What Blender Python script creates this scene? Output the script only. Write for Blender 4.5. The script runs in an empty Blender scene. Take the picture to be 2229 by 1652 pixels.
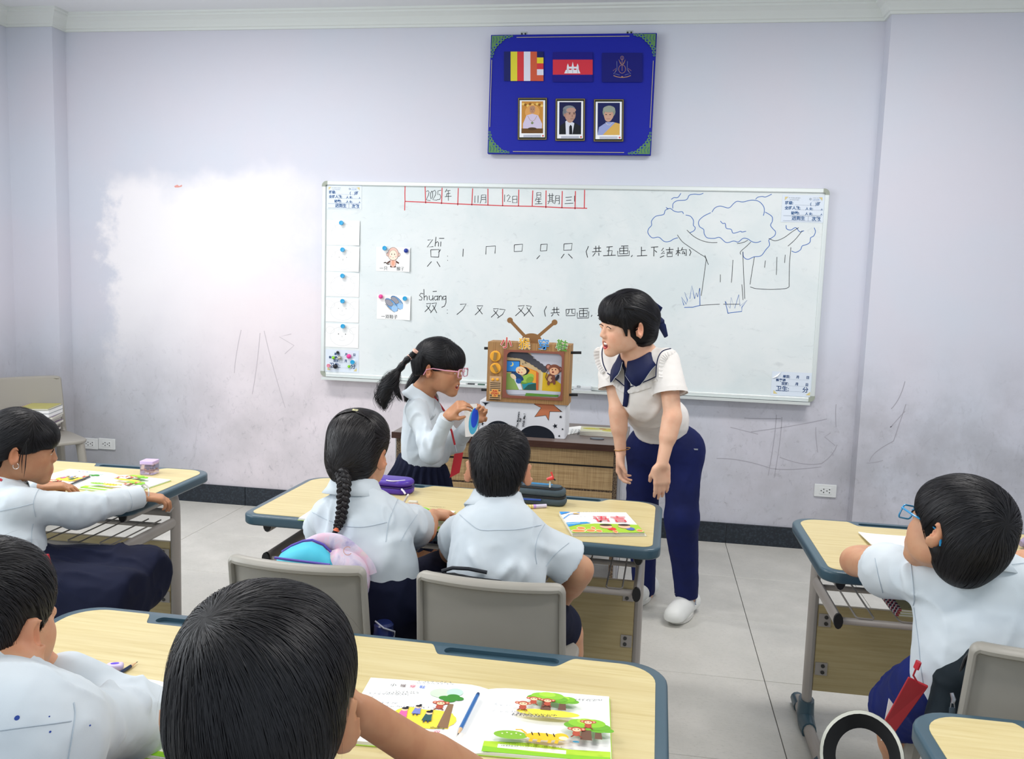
import bpy, bmesh, math, random
import numpy as np
from mathutils import Vector, Matrix
from mathutils.bvhtree import BVHTree
try:
    import openvdb as vdb
except ImportError:
    import pyopenvdb as vdb

PI = math.pi
S = bpy.context.scene
COL = S.collection
random.seed(7)
RNG = np.random.default_rng(7)

# ------------------------------------------------------------------ camera
F_PX, PITCH, ROLL, YAW, CAM_Z = 1874.47, -0.1115, 0.0335, -0.1572, 1.4715
WALL_Y = 5.066
cam_d = bpy.data.cameras.new('camera')
cam = bpy.data.objects.new('camera', cam_d)
COL.objects.link(cam)
cam_d.sensor_fit = 'HORIZONTAL'
cam_d.sensor_width = 36.0
cam_d.lens = F_PX / 2229.0 * 36.0
cam_d.clip_start = 0.05
_f = Vector((math.sin(YAW) * math.cos(PITCH), math.cos(YAW) * math.cos(PITCH), math.sin(PITCH)))
_r0 = Vector((math.cos(YAW), -math.sin(YAW), 0))
_u0 = _r0.cross(_f)
_r = _r0 * math.cos(ROLL) + _u0 * math.sin(ROLL)
_u = _u0 * math.cos(ROLL) - _r0 * math.sin(ROLL)
CAM = Vector((0, 0, CAM_Z))
cam.matrix_world = Matrix(((_r.x, _u.x, -_f.x, 0), (_r.y, _u.y, -_f.y, 0), (_r.z, _u.z, -_f.z, CAM_Z), (0, 0, 0, 1)))
S.camera = cam

# ------------------------------------------------------------------ light
w = bpy.data.worlds.new('daylight')
S.world = w
w.use_nodes = True
w.node_tree.nodes['Background'].inputs[0].default_value = (0.80, 0.90, 1.0, 1)
w.node_tree.nodes['Background'].inputs[1].default_value = 0.85


def area(name, loc, rot, sx, sy, power, color=(1, 1, 1)):
    d = bpy.data.lights.new(name, 'AREA')
    d.shape = 'RECTANGLE'
    d.size, d.size_y, d.energy, d.color = sx, sy, power, color
    o = bpy.data.objects.new(name, d)
    o.location, o.rotation_euler = loc, rot
    COL.objects.link(o)
    return o


for i, (lx, ly, pw) in enumerate(((-2.3, 3.4, 40), (1.0, 3.3, 36), (-2.3, 1.0, 28), (1.0, 0.8, 32))):
    area('ceiling_lamp_light', (lx, ly, 2.98), (0, 0, 0), 1.2, 0.3, pw, (1.0, 0.97, 0.95))
# daylight through the windows of the left wall (outside the frame)
area('window_daylight', (-3.9, 1.6, 1.9), (0, -PI / 2, 0), 1.5, 2.8, 62, (0.93, 0.97, 1.0))
S.view_settings.view_transform = 'Standard'
S.view_settings.look = 'None'
S.view_settings.gamma = 1
S.view_settings.exposure = 0.05
S.view_settings.use_curve_mapping = False
try:
    S.cycles.use_denoising = True
    S.cycles.max_bounces = 8
    S.cycles.transparent_max_bounces = 12
except Exception:
    pass


# ------------------------------------------------------------------ helpers
def ray(px, py):
    return _f + _r * ((px - 1114.5) / F_PX) - _u * ((py - 826.0) / F_PX)


def at(px, py, X=None, Y=None, Z=None):
    """world point where the line of sight of a photo pixel meets a plane of the room"""
    d = ray(px, py)
    if Y is not None:
        t = (Y - CAM.y) / d.y
    elif Z is not None:
        t = (Z - CAM.z) / d.z
    else:
        t = (X - CAM.x) / d.x
    return CAM + d * t


def lin(h):
    if isinstance(h, str):
        h = h.lstrip('#')
        c = [int(h[i:i + 2], 16) / 255 for i in (0, 2, 4)]
    else:
        c = list(h)
    return tuple((v / 12.92 if v <= 0.04045 else ((v + 0.055) / 1.055) ** 2.4) for v in c) + (1.0,)


MATS = {}


def mat(name, color='#808080', rough=0.5, metal=0.0, spec=0.5, **kw):
    if name in MATS:
        return MATS[name]
    m = bpy.data.materials.new(name)
    m.use_nodes = True
    b = m.node_tree.nodes['Principled BSDF']
    b.inputs['Base Color'].default_value = lin(color)
    b.inputs['Roughness'].default_value = rough
    b.inputs['Metallic'].default_value = metal
    b.inputs['Specular IOR Level'].default_value = spec
    for k, v in kw.items():
        b.inputs[k].default_value = v
    MATS[name] = m
    return m


class NT:
    """small wrapper for wiring node trees"""

    def __init__(self, m):
        self.t = m.node_tree
        self.b = self.t.nodes['Principled BSDF']

    def n(self, typ, **kw):
        x = self.t.nodes.new(typ)
        for k, v in kw.items():
            if k.startswith('i_'):
                key = k[2:]
                x.inputs[int(key) if key.isdigit() else key].default_value = v
            else:
                setattr(x, k, v)
        return x

    def l(self, a, b):
        self.t.links.new(a, b)

    def coords(self, scale=(1, 1, 1), kind='Object', rot=(0, 0, 0)):
        tc = self.n('ShaderNodeTexCoord')
        mp = self.n('ShaderNodeMapping')
        mp.inputs['Scale'].default_value = scale
        mp.inputs['Rotation'].default_value = rot
        self.l(tc.outputs[kind], mp.inputs['Vector'])
        return mp.outputs['Vector']

    def noise(self, vec, scale=5.0, detail=3.0, rough=0.5, dist=0.0):
        x = self.n('ShaderNodeTexNoise')
        x.inputs['Scale'].default_value = scale
        x.inputs['Detail'].default_value = detail
        x.inputs['Roughness'].default_value = rough
        x.inputs['Distortion'].default_value = dist
        if vec is not None:
            self.l(vec, x.inputs['Vector'])
        return x.outputs['Fac']

    def ramp(self, fac, stops, interp='LINEAR'):
        r = self.n('ShaderNodeValToRGB')
        r.color_ramp.interpolation = interp
        el = r.color_ramp.elements
        while len(el) < len(stops):
            el.new(0.5)
        for e, (p, c) in zip(el, stops):
            e.position = p
            e.color = lin(c) if isinstance(c, str) else ((c, c, c, 1) if not isinstance(c, tuple) else c)
        self.l(fac, r.inputs['Fac'])
        return r.outputs['Color']

    def mix(self, fac, a, b, mode='MIX'):
        x = self.n('ShaderNodeMix', data_type='RGBA', blend_type=mode)
        for src, idx in ((fac, 0), (a, 6), (b, 7)):
            if isinstance(src, (int, float)):
                x.inputs[idx].default_value = src
            elif isinstance(src, str):
                x.inputs[idx].default_value = lin(src)
            elif isinstance(src, tuple):
                x.inputs[idx].default_value = src
            else:
                self.l(src, x.inputs[idx])
        return x.outputs[2]

    def math(self, op, a, b=None, clamp=False):
        x = self.n('ShaderNodeMath', operation=op, use_clamp=clamp)
        for i, s in enumerate((a, b)):
            if s is None:
                continue
            if isinstance(s, (int, float)):
                x.inputs[i].default_value = s
            else:
                self.l(s, x.inputs[i])
        return x.outputs[0]

    def maprange(self, v, a, b, c=0.0, d=1.0, smooth=True):
        x = self.n('ShaderNodeMapRange', clamp=True)
        if smooth:
            x.interpolation_type = 'SMOOTHSTEP'
        self.l(v, x.inputs[0])
        for i, q in enumerate((a, b, c, d)):
            x.inputs[i + 1].default_value = q
        return x.outputs[0]

    def xyz(self, vec):
        x = self.n('ShaderNodeSeparateXYZ')
        self.l(vec, x.inputs[0])
        return x.outputs

    def bump(self, h, strength=0.3, dist=0.01):
        x = self.n('ShaderNodeBump')
        x.inputs['Strength'].default_value = strength
        x.inputs['Distance'].default_value = dist
        self.l(h, x.inputs['Height'])
        self.l(x.outputs['Normal'], self.b.inputs['Normal'])

    def base(self, c):
        self.l(c, self.b.inputs['Base Color'])


def tag(o, label=None, cat=None, group=None, kind=None):
    if label:
        o['label'] = label
    if cat:
        o['category'] = cat
    if group:
        o['group'] = group
    if kind:
        o['kind'] = kind
    return o


def empty(name, loc=(0, 0, 0), rz=0.0, **kw):
    o = bpy.data.objects.new(name, None)
    o.empty_display_size = 0.1
    o.location = loc
    o.rotation_euler = (0, 0, rz)
    COL.objects.link(o)
    if kw:
        tag(o, **kw)
    return o


def child(o, parent):
    """parent without moving: o's mesh is written in the parent's own frame"""
    o.parent = parent
    return o


def copy_tree(o, parent=None):
    c = o.copy()
    COL.objects.link(c)
    if parent is not None:
        c.parent = parent
        c.matrix_parent_inverse = o.matrix_parent_inverse.copy()
    for ch in list(o.children):
        copy_tree(ch, c)
    return c


class MB:
    """collects shapes into one mesh"""

    def __init__(self):
        self.v, self.f, self.m = [], [], []
        self.mi = 0

    def add(self, vs, fs):
        n = len(self.v)
        self.v += [tuple(p) for p in vs]
        self.f += [tuple(i + n for i in q) for q in fs]
        self.m += [self.mi] * len(fs)
        return self

    def box(self, a, b):
        x0, y0, z0 = a
        x1, y1, z1 = b
        v = [(x0, y0, z0), (x1, y0, z0), (x1, y1, z0), (x0, y1, z0), (x0, y0, z1), (x1, y0, z1), (x1, y1, z1), (x0, y1, z1)]
        return self.add(v, [(3, 2, 1, 0), (4, 5, 6, 7), (0, 1, 5, 4), (1, 2, 6, 5), (2, 3, 7, 6), (3, 0, 4, 7)])

    def tube(self, pts, r, n=10, caps=True, sx=1.0, up=None, closed=False):
        """sweep of a round (or, with sx, oval) section along pts; r number or list"""
        P = [Vector(p) for p in pts]
        k = len(P)
        R = r if isinstance(r, (list, tuple, np.ndarray)) else [r] * k
        vs, fs = [], []
        T0 = None
        for i in range(k):
            if closed:
                t = (P[(i + 1) % k] - P[i - 1]).normalized()
            else:
                t = (P[min(i + 1, k - 1)] - P[max(i - 1, 0)]).normalized()
            if T0 is None:
                a = Vector(up) if up else (Vector((0, 0, 1)) if abs(t.z) < 0.9 else Vector((1, 0, 0)))
                nrm = (a - t * a.dot(t)).normalized()
            else:
                q = T0.rotation_difference(t)
                nrm = (q @ nrm)
                nrm = (nrm - t * nrm.dot(t)).normalized()
            T0 = t
            bn = t.cross(nrm)
            for j in range(n):
                a = 2 * PI * j / n
                vs.append(P[i] + nrm * (math.cos(a) * R[i]) + bn * (math.sin(a) * R[i] * sx))
        m = k if closed else k - 1
        for i in range(m):
            for j in range(n):
                a, b = i * n + j, i * n + (j + 1) % n
                i2 = (i + 1) % k
                c, d = i2 * n + (j + 1) % n, i2 * n + j
                fs.append((a, b, c, d))
        if caps and not closed:
            fs.append(tuple(range(n))[::-1])
            fs.append(tuple((k - 1) * n + j for j in range(n)))
        return self.add(vs, fs)

    def cyl(self, a, b, r, n=16, r2=None):
        return self.tube([a, b], [r, r if r2 is None else r2], n)

    def prism(self, poly, z0, z1, M=None):
        """poly: 2D outline, extruded along local z; M places it"""
        k = len(poly)
        vs = [Vector((x, y, z0)) for x, y in poly] + [Vector((x, y, z1)) for x, y in poly]
        if M is not None:
            vs = [M @ p for p in vs]
        fs = [tuple(range(k))[::-1], tuple(range(k, 2 * k))]
        fs += [(i, (i + 1) % k, k + (i + 1) % k, k + i) for i in range(k)]
        return self.add(vs, fs)

    def lathe(self, prof, c=(0, 0, 0), n=20, axis=(0, 0, 1)):
        ax = Vector(axis).normalized()
        a = Vector((1, 0, 0)) if abs(ax.x) < 0.9 else Vector((0, 1, 0))
        u = (a - ax * a.dot(ax)).normalized()
        w2 = ax.cross(u)
        C0 = Vector(c)
        vs, fs = [], []
        for (r, h) in prof:
            for j in range(n):
                t = 2 * PI * j / n
                vs.append(C0 + ax * h + (u * math.cos(t) + w2 * math.sin(t)) * max(r, 1e-5))
        for i in range(len(prof) - 1):
            for j in range(n):
                fs.append((i * n + j, i * n + (j + 1) % n, (i + 1) * n + (j + 1) % n, (i + 1) * n + j))
        return self.add(vs, fs)

    def sphere(self, c, r, n=12, s=(1, 1, 1)):
        prof = [(math.sin(PI * i / n) * 1.0, -math.cos(PI * i / n)) for i in range(n + 1)]
        k = len(self.v)
        self.lathe(prof, (0, 0, 0), n * 2 if n < 10 else n + 8)
        for i in range(k, len(self.v)):
            x, y, z = self.v[i]
            self.v[i] = (c[0] + x * r * s[0], c[1] + y * r * s[1], c[2] + z * r * s[2])
        return self

    def ribbon(self, pts, wd, nrm, closed=False):
        """flat stroke of width wd lying in the plane with normal nrm"""
        P = [Vector(p) for p in pts]
        N = Vector(nrm)
        if closed:
            P.append(P[0])
        vs, fs = [], []
        k = len(P)
        for i in range(k):
            t = P[min(i + 1, k - 1)] - P[max(i - 1, 0)]
            if t.length < 1e-9:
                t = Vector((1, 0, 0))
            s = N.cross(t.normalized()) * (wd / 2)
            vs += [P[i] - s, P[i] + s]
        for i in range(k - 1):
            fs.append((2 * i, 2 * i + 2, 2 * i + 3, 2 * i + 1))
        return self.add(vs, fs)

    def build(self, name, m, parent=None, smooth=False, bevel=0.0, seg=2, loc=None, auto=None, weld=False):
        me = bpy.data.meshes.new(name)
        me.from_pydata(self.v, [], self.f)
        ms = m if isinstance(m, (list, tuple)) else [m]
        for q in ms:
            me.materials.append(q)
        if len(ms) > 1:
            me.polygons.foreach_set('material_index', self.m)
        if bevel > 0 or weld:
            bm = bmesh.new()
            bm.from_mesh(me)
            if weld:
                bmesh.ops.remove_doubles(bm, verts=bm.verts, dist=1e-5)
            if bevel > 0:
                ed = [e for e in bm.edges if len(e.link_faces) == 2 and e.calc_face_angle(0) > 0.6]
                bmesh.ops.bevel(bm, geom=ed, offset=bevel, segments=seg, profile=0.5, affect='EDGES', clamp_overlap=True)
            bm.to_mesh(me)
            bm.free()
        me.validate()
        me.update()
        if smooth:
            me.polygons.foreach_set('use_smooth', [True] * len(me.polygons))
            me.set_sharp_from_angle(angle=auto if auto else 0.7)
        o = bpy.data.objects.new(name, me)
        COL.objects.link(o)
        if parent is not None:
            o.parent = parent
        if loc:
            o.location = loc
        return o


def rrect(x0, y0, x1, y1, r, n=6):
    """rounded rectangle outline, counter-clockwise; r number or (bl, br, tr, tl)"""
    rs = r if isinstance(r, (tuple, list)) else (r,) * 4
    out = []
    for (cx, cy, a0), q in zip(((x0, y0, PI), (x1, y0, 1.5 * PI), (x1, y1, 0), (x0, y1, PI / 2)), rs):
        sx = 1 if cx == x0 else -1
        sy = 1 if cy == y0 else -1
        for i in range(n + 1):
            a = a0 + PI / 2 * i / n
            out.append((cx + sx * q + q * math.cos(a), cy + sy * q + q * math.sin(a)))
    return out


def frame_M(o, ex, ey):
    """matrix whose local x,y,z run along ex, ey, ex x ey from o"""
    ex, ey = Vector(ex), Vector(ey)
    ez = ex.cross(ey)
    return Matrix(((ex.x, ey.x, ez.x, o[0]), (ex.y, ey.y, ez.y, o[1]), (ex.z, ey.z, ez.z, o[2]), (0, 0, 0, 1)))


def text_mesh(body, size, M, m, name, parent=None, bold=0.0, depth=0.0003, align='LEFT', shear=0.0, sx=1.0):
    """printed lettering: the words as thin solid letters"""
    c = bpy.data.curves.new('lettering', 'FONT')
    c.body = body
    c.size = size
    c.align_x = align
    c.offset = bold
    c.shear = shear
    c.extrude = depth
    c.resolution_u = 2
    o = bpy.data.objects.new('lettering', c)
    COL.objects.link(o)
    me = bpy.data.meshes.new_from_object(o.evaluated_get(bpy.context.evaluated_depsgraph_get()))
    bpy.data.objects.remove(o)
    bpy.data.curves.remove(c)
    if sx != 1.0:
        me.transform(Matrix.Diagonal((sx, 1, 1, 1)))
    me.transform(M)
    me.materials.clear()
    me.materials.append(m)
    me.name = name
    r = bpy.data.objects.new(name, me)
    COL.objects.link(r)
    if parent is not None:
        r.parent = parent
    return r


def join_objs(objs, name, parent=None):
    """several pieces of one print joined into one part (materials kept)"""
    bm = bmesh.new()
    ms = []
    for o in objs:
        k = len(bm.faces)
        bm.from_mesh(o.data)
        bm.faces.ensure_lookup_table()
        mi = []
        for q in o.data.materials:
            if q not in ms:
                ms.append(q)
            mi.append(ms.index(q))
        for i in range(k, len(bm.faces)):
            bm.faces[i].material_index = mi[bm.faces[i].material_index] if mi else 0
    me = bpy.data.meshes.new(name)
    bm.to_mesh(me)
    bm.free()
    for q in ms:
        me.materials.append(q)
    for o in objs:
        d = o.data
        bpy.data.objects.remove(o)
        if d.users == 0:
            bpy.data.meshes.remove(d)
    r = bpy.data.objects.new(name, me)
    COL.objects.link(r)
    if parent is not None:
        r.parent = parent
    return r


def ell(cx, cy, rx, ry, n=20, rot=0.0, a0=0.0, a1=2 * PI):
    c, s = math.cos(rot), math.sin(rot)
    out = []
    k = n if abs(a1 - a0 - 2 * PI) < 1e-6 else n + 1
    for i in range(k):
        a = a0 + (a1 - a0) * i / n
        x, y = rx * math.cos(a), ry * math.sin(a)
        out.append((cx + x * c - y * s, cy + x * s + y * c))
    return out


class Print:
    """flat colour picture printed on a page or board: shapes are stacked in hair-thin layers.
    M maps picture coordinates (x right, y up, in metres) to the page."""

    def __init__(self, M, step=0.00006, z0=0.0002):
        self.M, self.z, self.step = M, z0, step
        self.mb = MB()
        self.ms = []

    def mi(self, c):
        m = mat('print_ink_' + c.lstrip('#'), c, 0.6, spec=0.25)
        if m not in self.ms:
            self.ms.append(m)
        self.mb.mi = self.ms.index(m)

    def poly(self, pts, c):
        self.mi(c)
        self.z += self.step
        self.mb.add([self.M @ Vector((x, y, self.z)) for x, y in pts], [tuple(range(len(pts)))])
        return self

    def ell(self, cx, cy, rx, ry, c, rot=0.0, n=18, a0=0.0, a1=2 * PI):
        return self.poly(ell(cx, cy, rx, ry, n, rot, a0, a1), c)

    def rect(self, x0, y0, x1, y1, c):
        return self.poly([(x0, y0), (x1, y0), (x1, y1), (x0, y1)], c)

    def line(self, pts, wd, c, closed=False):
        self.mi(c)
        self.z += self.step
        q = [self.M @ Vector((x, y, self.z)) for x, y in pts]
        nz = (self.M.to_3x3() @ Vector((0, 0, 1))).normalized()
        self.mb.ribbon(q, wd, nz, closed)
        return self

    def scrawl(self, x0, y0, x1, hgt, c, wd=0.0006, seed=0, gap=1.25):
        """a line of tiny characters"""
        rg = random.Random(seed)
        x = x0
        while x + hgt <= x1:
            u = lambda: hgt * rg.uniform(.05, .95)
            for k in range(rg.choice((2, 3))):
                yy = y0 + hgt * (.15 + .33 * k) + rg.uniform(-.1, .1) * hgt
                xa = hgt * rg.uniform(0, .45)
                self.line([(x + xa, yy), (x + xa + hgt * rg.uniform(.3, .5), yy + rg.uniform(-.08, .1) * hgt)], wd, c)
            for k in range(2):
                xx, ya = x + u(), y0 + hgt * rg.uniform(0, .5)
                self.line([(xx, ya), (xx + rg.uniform(-.3, .3) * hgt, ya + hgt * rg.uniform(.35, .55))], wd, c)
            x += hgt * gap * rg.uniform(.95, 1.15)
        return self

    def build(self, name, parent=None):
        return self.mb.build(name, self.ms, parent)


# ---- value noise for folds
def vnoise(P, seed=0):
    P = np.asarray(P, float)
    i = np.floor(P).astype(np.int64)
    f = P - i
    f = f * f * (3 - 2 * f)

    def hsh(x, y, z):
        n = (x * 374761393 + y * 668265263 + z * 2147483647 + seed * 974634777) & 0x7fffffff
        n = ((n ^ (n >> 13)) * 1274126177) & 0x7fffffff
        n = n ^ (n >> 16)
        return (n & 0xffff) / 32767.5 - 1.0
    r = 0
    for dx in (0, 1):
        for dy in (0, 1):
            for dz in (0, 1):
                wgt = (f[:, 0] if dx else 1 - f[:, 0]) * (f[:, 1] if dy else 1 - f[:, 1]) * (f[:, 2] if dz else 1 - f[:, 2])
                r = r + wgt * hsh(i[:, 0] + dx, i[:, 1] + dy, i[:, 2] + dz)
    return r


# ---- distance-field modelling: bodies and clothes grow as one smooth surface
class Field:
    def __init__(self, lo, hi, h):
        self.lo = np.array(lo, float)
        self.h = h
        n = np.ceil((np.array(hi, float) - self.lo) / h).astype(int) + 1
        self.n = n
        self.F = np.full(n, 1.0, np.float32)

    def _sub(self, a, b):
        i0 = np.maximum(0, np.floor((np.array(a) - self.lo) / self.h).astype(int))
        i1 = np.minimum(self.n, np.ceil((np.array(b) - self.lo) / self.h).astype(int) + 1)
        if np.any(i1 <= i0):
            return None, None
        sl = tuple(slice(p, q) for p, q in zip(i0, i1))
        ax = [self.lo[k] + self.h * np.arange(i0[k], i1[k]) for k in range(3)]
        G = np.stack(np.meshgrid(*ax, indexing='ij'), -1)
        return sl, G

    def _put(self, sl, d, k, op):
        A = self.F[sl]
        if op == 'u':
            if k > 0:
                hh = np.clip(0.5 + 0.5 * (A - d) / k, 0, 1)
                r = A + (d - A) * hh - k * hh * (1 - hh)
            else:
                r = np.minimum(A, d)
        else:
            d = -d
            if k > 0:
                hh = np.clip(0.5 - 0.5 * (A - d) / k, 0, 1)
                r = A + (d - A) * hh + k * hh * (1 - hh)
            else:
                r = np.maximum(A, d)
        self.F[sl] = r

    def cap(self, a, b, ra, rb=None, k=0.02, op='u', flat=None, fs=1.0):
        """tapered limb; flat = direction in which the section is squeezed by fs"""
        rb = ra if rb is None else rb
        a, b = np.array(a, float), np.array(b, float)
        e = max(ra, rb) + k + 3 * self.h
        sl, G = self._sub(np.minimum(a, b) - e, np.maximum(a, b) + e)
        if sl is None:
            return self
        ba = b - a
        q = G - a
        t = np.clip((q @ ba) / max(ba @ ba, 1e-12), 0, 1)
        dv = q - t[..., None] * ba
        if flat is not None:
            fl = np.array(flat, float)
            fl /= np.linalg.norm(fl)
            c = dv @ fl
            dv = dv + (c * (1 / fs - 1))[..., None] * fl
        d = np.linalg.norm(dv, axis=-1) - (ra + (rb - ra) * t)
        if flat is not None and fs < 1:
            d = d * (0.5 + 0.5 * fs)
        self._put(sl, d, k, op)
        return self

    def ell(self, c, r, R=None, k=0.02, op='u'):
        """ellipsoid, R: 3x3 with columns = its axes"""
        c, r = np.array(c, float), np.array(r, float)
        e = r.max() + k + 3 * self.h
        sl, G = self._sub(c - e, c + e)
        if sl is None:
            return self
        q = G - c
        if R is not None:
            q = q @ np.array(R)
        k0 = np.linalg.norm(q / r, axis=-1)
        k1 = np.linalg.norm(q / (r * r), axis=-1)
        d = k0 * (k0 - 1) / np.maximum(k1, 1e-9)
        self._put(sl, d, k, op)
        return self

    def rbox(self, c, hs, R, rad=0.01, k=0.01, op='u'):
        c, hs = np.array(c, float), np.array(hs, float)
        e = np.linalg.norm(hs) + rad + k + 3 * self.h
        sl, G = self._sub(c - e, c + e)
        if sl is None:
            return self
        q = np.abs((G - c) @ np.array(R)) - (hs - rad)
        d = np.linalg.norm(np.maximum(q, 0), axis=-1) + np.minimum(q.max(-1), 0) - rad
        self._put(sl, d, k, op)
        return self

    def cut(self, p, n, k=0.0, lo=None, hi=None):
        """remove the half-space on the side n points to (optionally only inside a box)"""
        lo = self.lo if lo is None else lo
        hi = self.lo + self.h * self.n if hi is None else hi
        sl, G = self._sub(lo, hi)
        if sl is None:
            return self
        n = np.array(n, float)
        n /= np.linalg.norm(n)
        d = (np.array(p, float) - G) @ n
        self._put(sl, d, k, 's')
        return self

    def join(self, G, k=0.02):
        """smooth union with another field on the same grid"""
        self._put(tuple(slice(0, q) for q in self.n), G.F, k, 'u')
        return self

    def mesh(self, adapt=0.0):
        g = vdb.FloatGrid(self.h * 3)
        A = self.F
        A[0], A[-1] = self.h * 3, self.h * 3
        A[:, 0], A[:, -1] = self.h * 3, self.h * 3
        A[:, :, 0], A[:, :, -1] = self.h * 3, self.h * 3
        g.copyFromArray(np.clip(A, -self.h * 3, self.h * 3), tolerance=1e-6)
        p, t, q = g.convertToPolygons(isovalue=0.0, adaptivity=adapt)
        p = np.asarray(p) * self.h + self.lo
        fs = [tuple(int(i) for i in x) for x in q] + [tuple(int(i) for i in x) for x in t]
        return p, fs


def mesh_obj(name, P, fs, m, parent=None, smooth=True, iters=0, disp=None, colour=None):
    me = bpy.data.meshes.new(name)
    me.from_pydata([tuple(x) for x in P], [], fs)
    me.validate()
    if iters:
        bm = bmesh.new()
        bm.from_mesh(me)
        for _ in range(iters):
            bmesh.ops.smooth_vert(bm, verts=bm.verts, factor=0.5, use_axis_x=True, use_axis_y=True, use_axis_z=True)
        bm.to_mesh(me)
        bm.free()
    if disp is not None:
        n = len(me.vertices)
        V = np.empty(n * 3, np.float32)
        me.vertices.foreach_get('co', V)
        V = V.reshape(-1, 3)
        N = np.empty(n * 3, np.float32)
        me.vertex_normals.foreach_get('vector', N)
        N = N.reshape(-1, 3)
        V = V + N * np.asarray(disp(V, N))[:, None]
        me.vertices.foreach_set('co', V.astype(np.float32).ravel())
        me.update()
    if colour is not None:
        n = len(me.vertices)
        V = np.empty(n * 3, np.float32)
        me.vertices.foreach_get('co', V)
        C = colour(V.reshape(-1, 3))
        at_ = me.color_attributes.new('tint', 'FLOAT_COLOR', 'POINT')
        at_.data.foreach_set('color', np.concatenate([C, np.ones((n, 1))], 1).astype(np.float32).ravel())
    for q in (m if isinstance(m, (list, tuple)) else [m]):
        me.materials.append(q)
    if smooth:
        me.polygons.foreach_set('use_smooth', [True] * len(me.polygons))
    o = bpy.data.objects.new(name, me)
    COL.objects.link(o)
    if parent is not None:
        o.parent = parent
    return o

# ------------------------------------------------------------------ the room
def wall_material(name, patch=True, base='#d3d2dc'):
    m = mat(name, base, 0.55, spec=0.3)
    t = NT(m)
    v = t.coords()
    x, y, z = t.xyz(v)
    n1 = t.noise(v, 1.3, 4, 0.55)
    n2 = t.noise(v, 14, 6, 0.65, 0.6)
    n3 = t.noise(t.coords((9, 9, 3)), 3.2, 5, 0.6, 1.2)
    c = t.mix(t.maprange(n1, 0.35, 0.7), base, '#cfd3de')
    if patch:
        # wavy white area left of the board: fresh paint plus glare put into colour
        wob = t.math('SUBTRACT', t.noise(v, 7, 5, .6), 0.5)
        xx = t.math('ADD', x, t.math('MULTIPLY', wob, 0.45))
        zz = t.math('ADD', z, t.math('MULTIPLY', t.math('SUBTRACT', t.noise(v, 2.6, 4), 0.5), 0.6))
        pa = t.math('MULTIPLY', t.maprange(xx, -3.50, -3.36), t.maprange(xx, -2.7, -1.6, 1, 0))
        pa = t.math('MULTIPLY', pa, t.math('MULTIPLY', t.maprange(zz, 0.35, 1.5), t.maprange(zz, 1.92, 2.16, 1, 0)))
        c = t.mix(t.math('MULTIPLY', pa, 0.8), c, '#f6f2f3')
        # faint pink of the overexposed light around it, mixed into the wall colour
        pk = t.math('MULTIPLY', t.maprange(x, -3.2, -2.4), t.maprange(x, -1.2, -.2, 1, 0))
        pk = t.math('MULTIPLY', pk, t.maprange(zz, 1.75, 1.2))
        c = t.mix(t.math('MULTIPLY', pk, .65), c, '#ecdfe2')
    # hand-height grime, scuffs and pencil rubbings
    low = t.maprange(z, 1.30, 0.45, 0.0, 1.0)
    rub = t.noise(t.coords((30, 30, 22)), 1.0, 8, 0.72, 1.0)
    smr = t.noise(t.coords((7, 7, 3.2), rot=(0, .5, 0)), 1.0, 7, 0.7, 2.2)
    big = t.noise(v, 2.4, 5, .6)
    c = t.mix(t.math('MULTIPLY', low, t.math('MULTIPLY', t.maprange(big, .3, .7), .42)), c, '#a3a2a4')
    c = t.mix(t.math('MULTIPLY', t.math('MULTIPLY', t.maprange(rub, 0.54, 0.74), low), 0.45), c, '#84828a')
    c = t.mix(t.math('MULTIPLY', t.math('MULTIPLY', t.maprange(smr, 0.55, 0.75), low), 0.32), c, '#8f8d96')
    corner_dim = t.math('MULTIPLY', t.maprange(x, -2.5, -3.6), t.maprange(z, 1.45, 0.2))  # dim lower left corner, its shade put into the wall colour
    c = t.mix(t.math('MULTIPLY', corner_dim, t.math('MULTIPLY', t.noise(v, 2.2, 5), 0.95)), c, '#8f9192')
    sm = t.math('MULTIPLY', t.maprange(x, 0.1, 1.5), t.maprange(z, 1.35, 0.7))
    c = t.mix(t.math('MULTIPLY', sm, t.math('MULTIPLY', t.maprange(t.noise(v, 3.5, 6, 0.65), .3, .7), 0.42)), c, '#949499')
    t.base(c)
    t.bump(t.noise(v, 60, 4), 0.06, 0.004)
    return m


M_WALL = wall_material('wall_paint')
M_WALLP = wall_material('pillar_paint', False)
M_CEIL = mat('ceiling_paint', '#e4e6e8', 0.8)
M_CORN = mat('cornice_plaster', '#dfe3df', 0.7)

H_CEIL = 3.03
X_L, X_R = -4.02, 3.2


def struct(mb, name, m, parent=None, **kw):
    o = mb.build(name, m, parent, **kw)
    if parent is None:
        o['kind'] = 'structure'
    return o


# floor: every 60 cm tile its own slab, open joints between them
M_TILE = []
for i, c in enumerate(('#c2c1ba', '#bebdb6', '#c6c5be')):
    m = mat('floor_tile_%s' % 'abc'[i], c, 0.42, spec=0.4)
    t = NT(m)
    v = t.coords()
    n = t.noise(v, 3.5, 5, 0.6)
    f = t.noise(t.coords((60, 190, 60), rot=(0, 0, .3)), 1.0, 4, 0.7, .8)
    cc = t.mix(t.maprange(n, .3, .7), c, '#d0cec7')
    cc = t.mix(t.math('MULTIPLY', t.maprange(f, .5, .75), .45), cc, '#9b9a93')
    t.base(cc)
    t.bump(f, .08, .003)
    M_TILE.append(m)
M_GROUT = mat('grout', '#55555a', .9)
fl = struct(MB().box((X_L - .3, -1.6, -.06), (X_R + .3, WALL_Y + .1, -.006)), 'floor', M_GROUT)
GX, GY = 0.4967, WALL_Y - .6163
tile_me = {}
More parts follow.
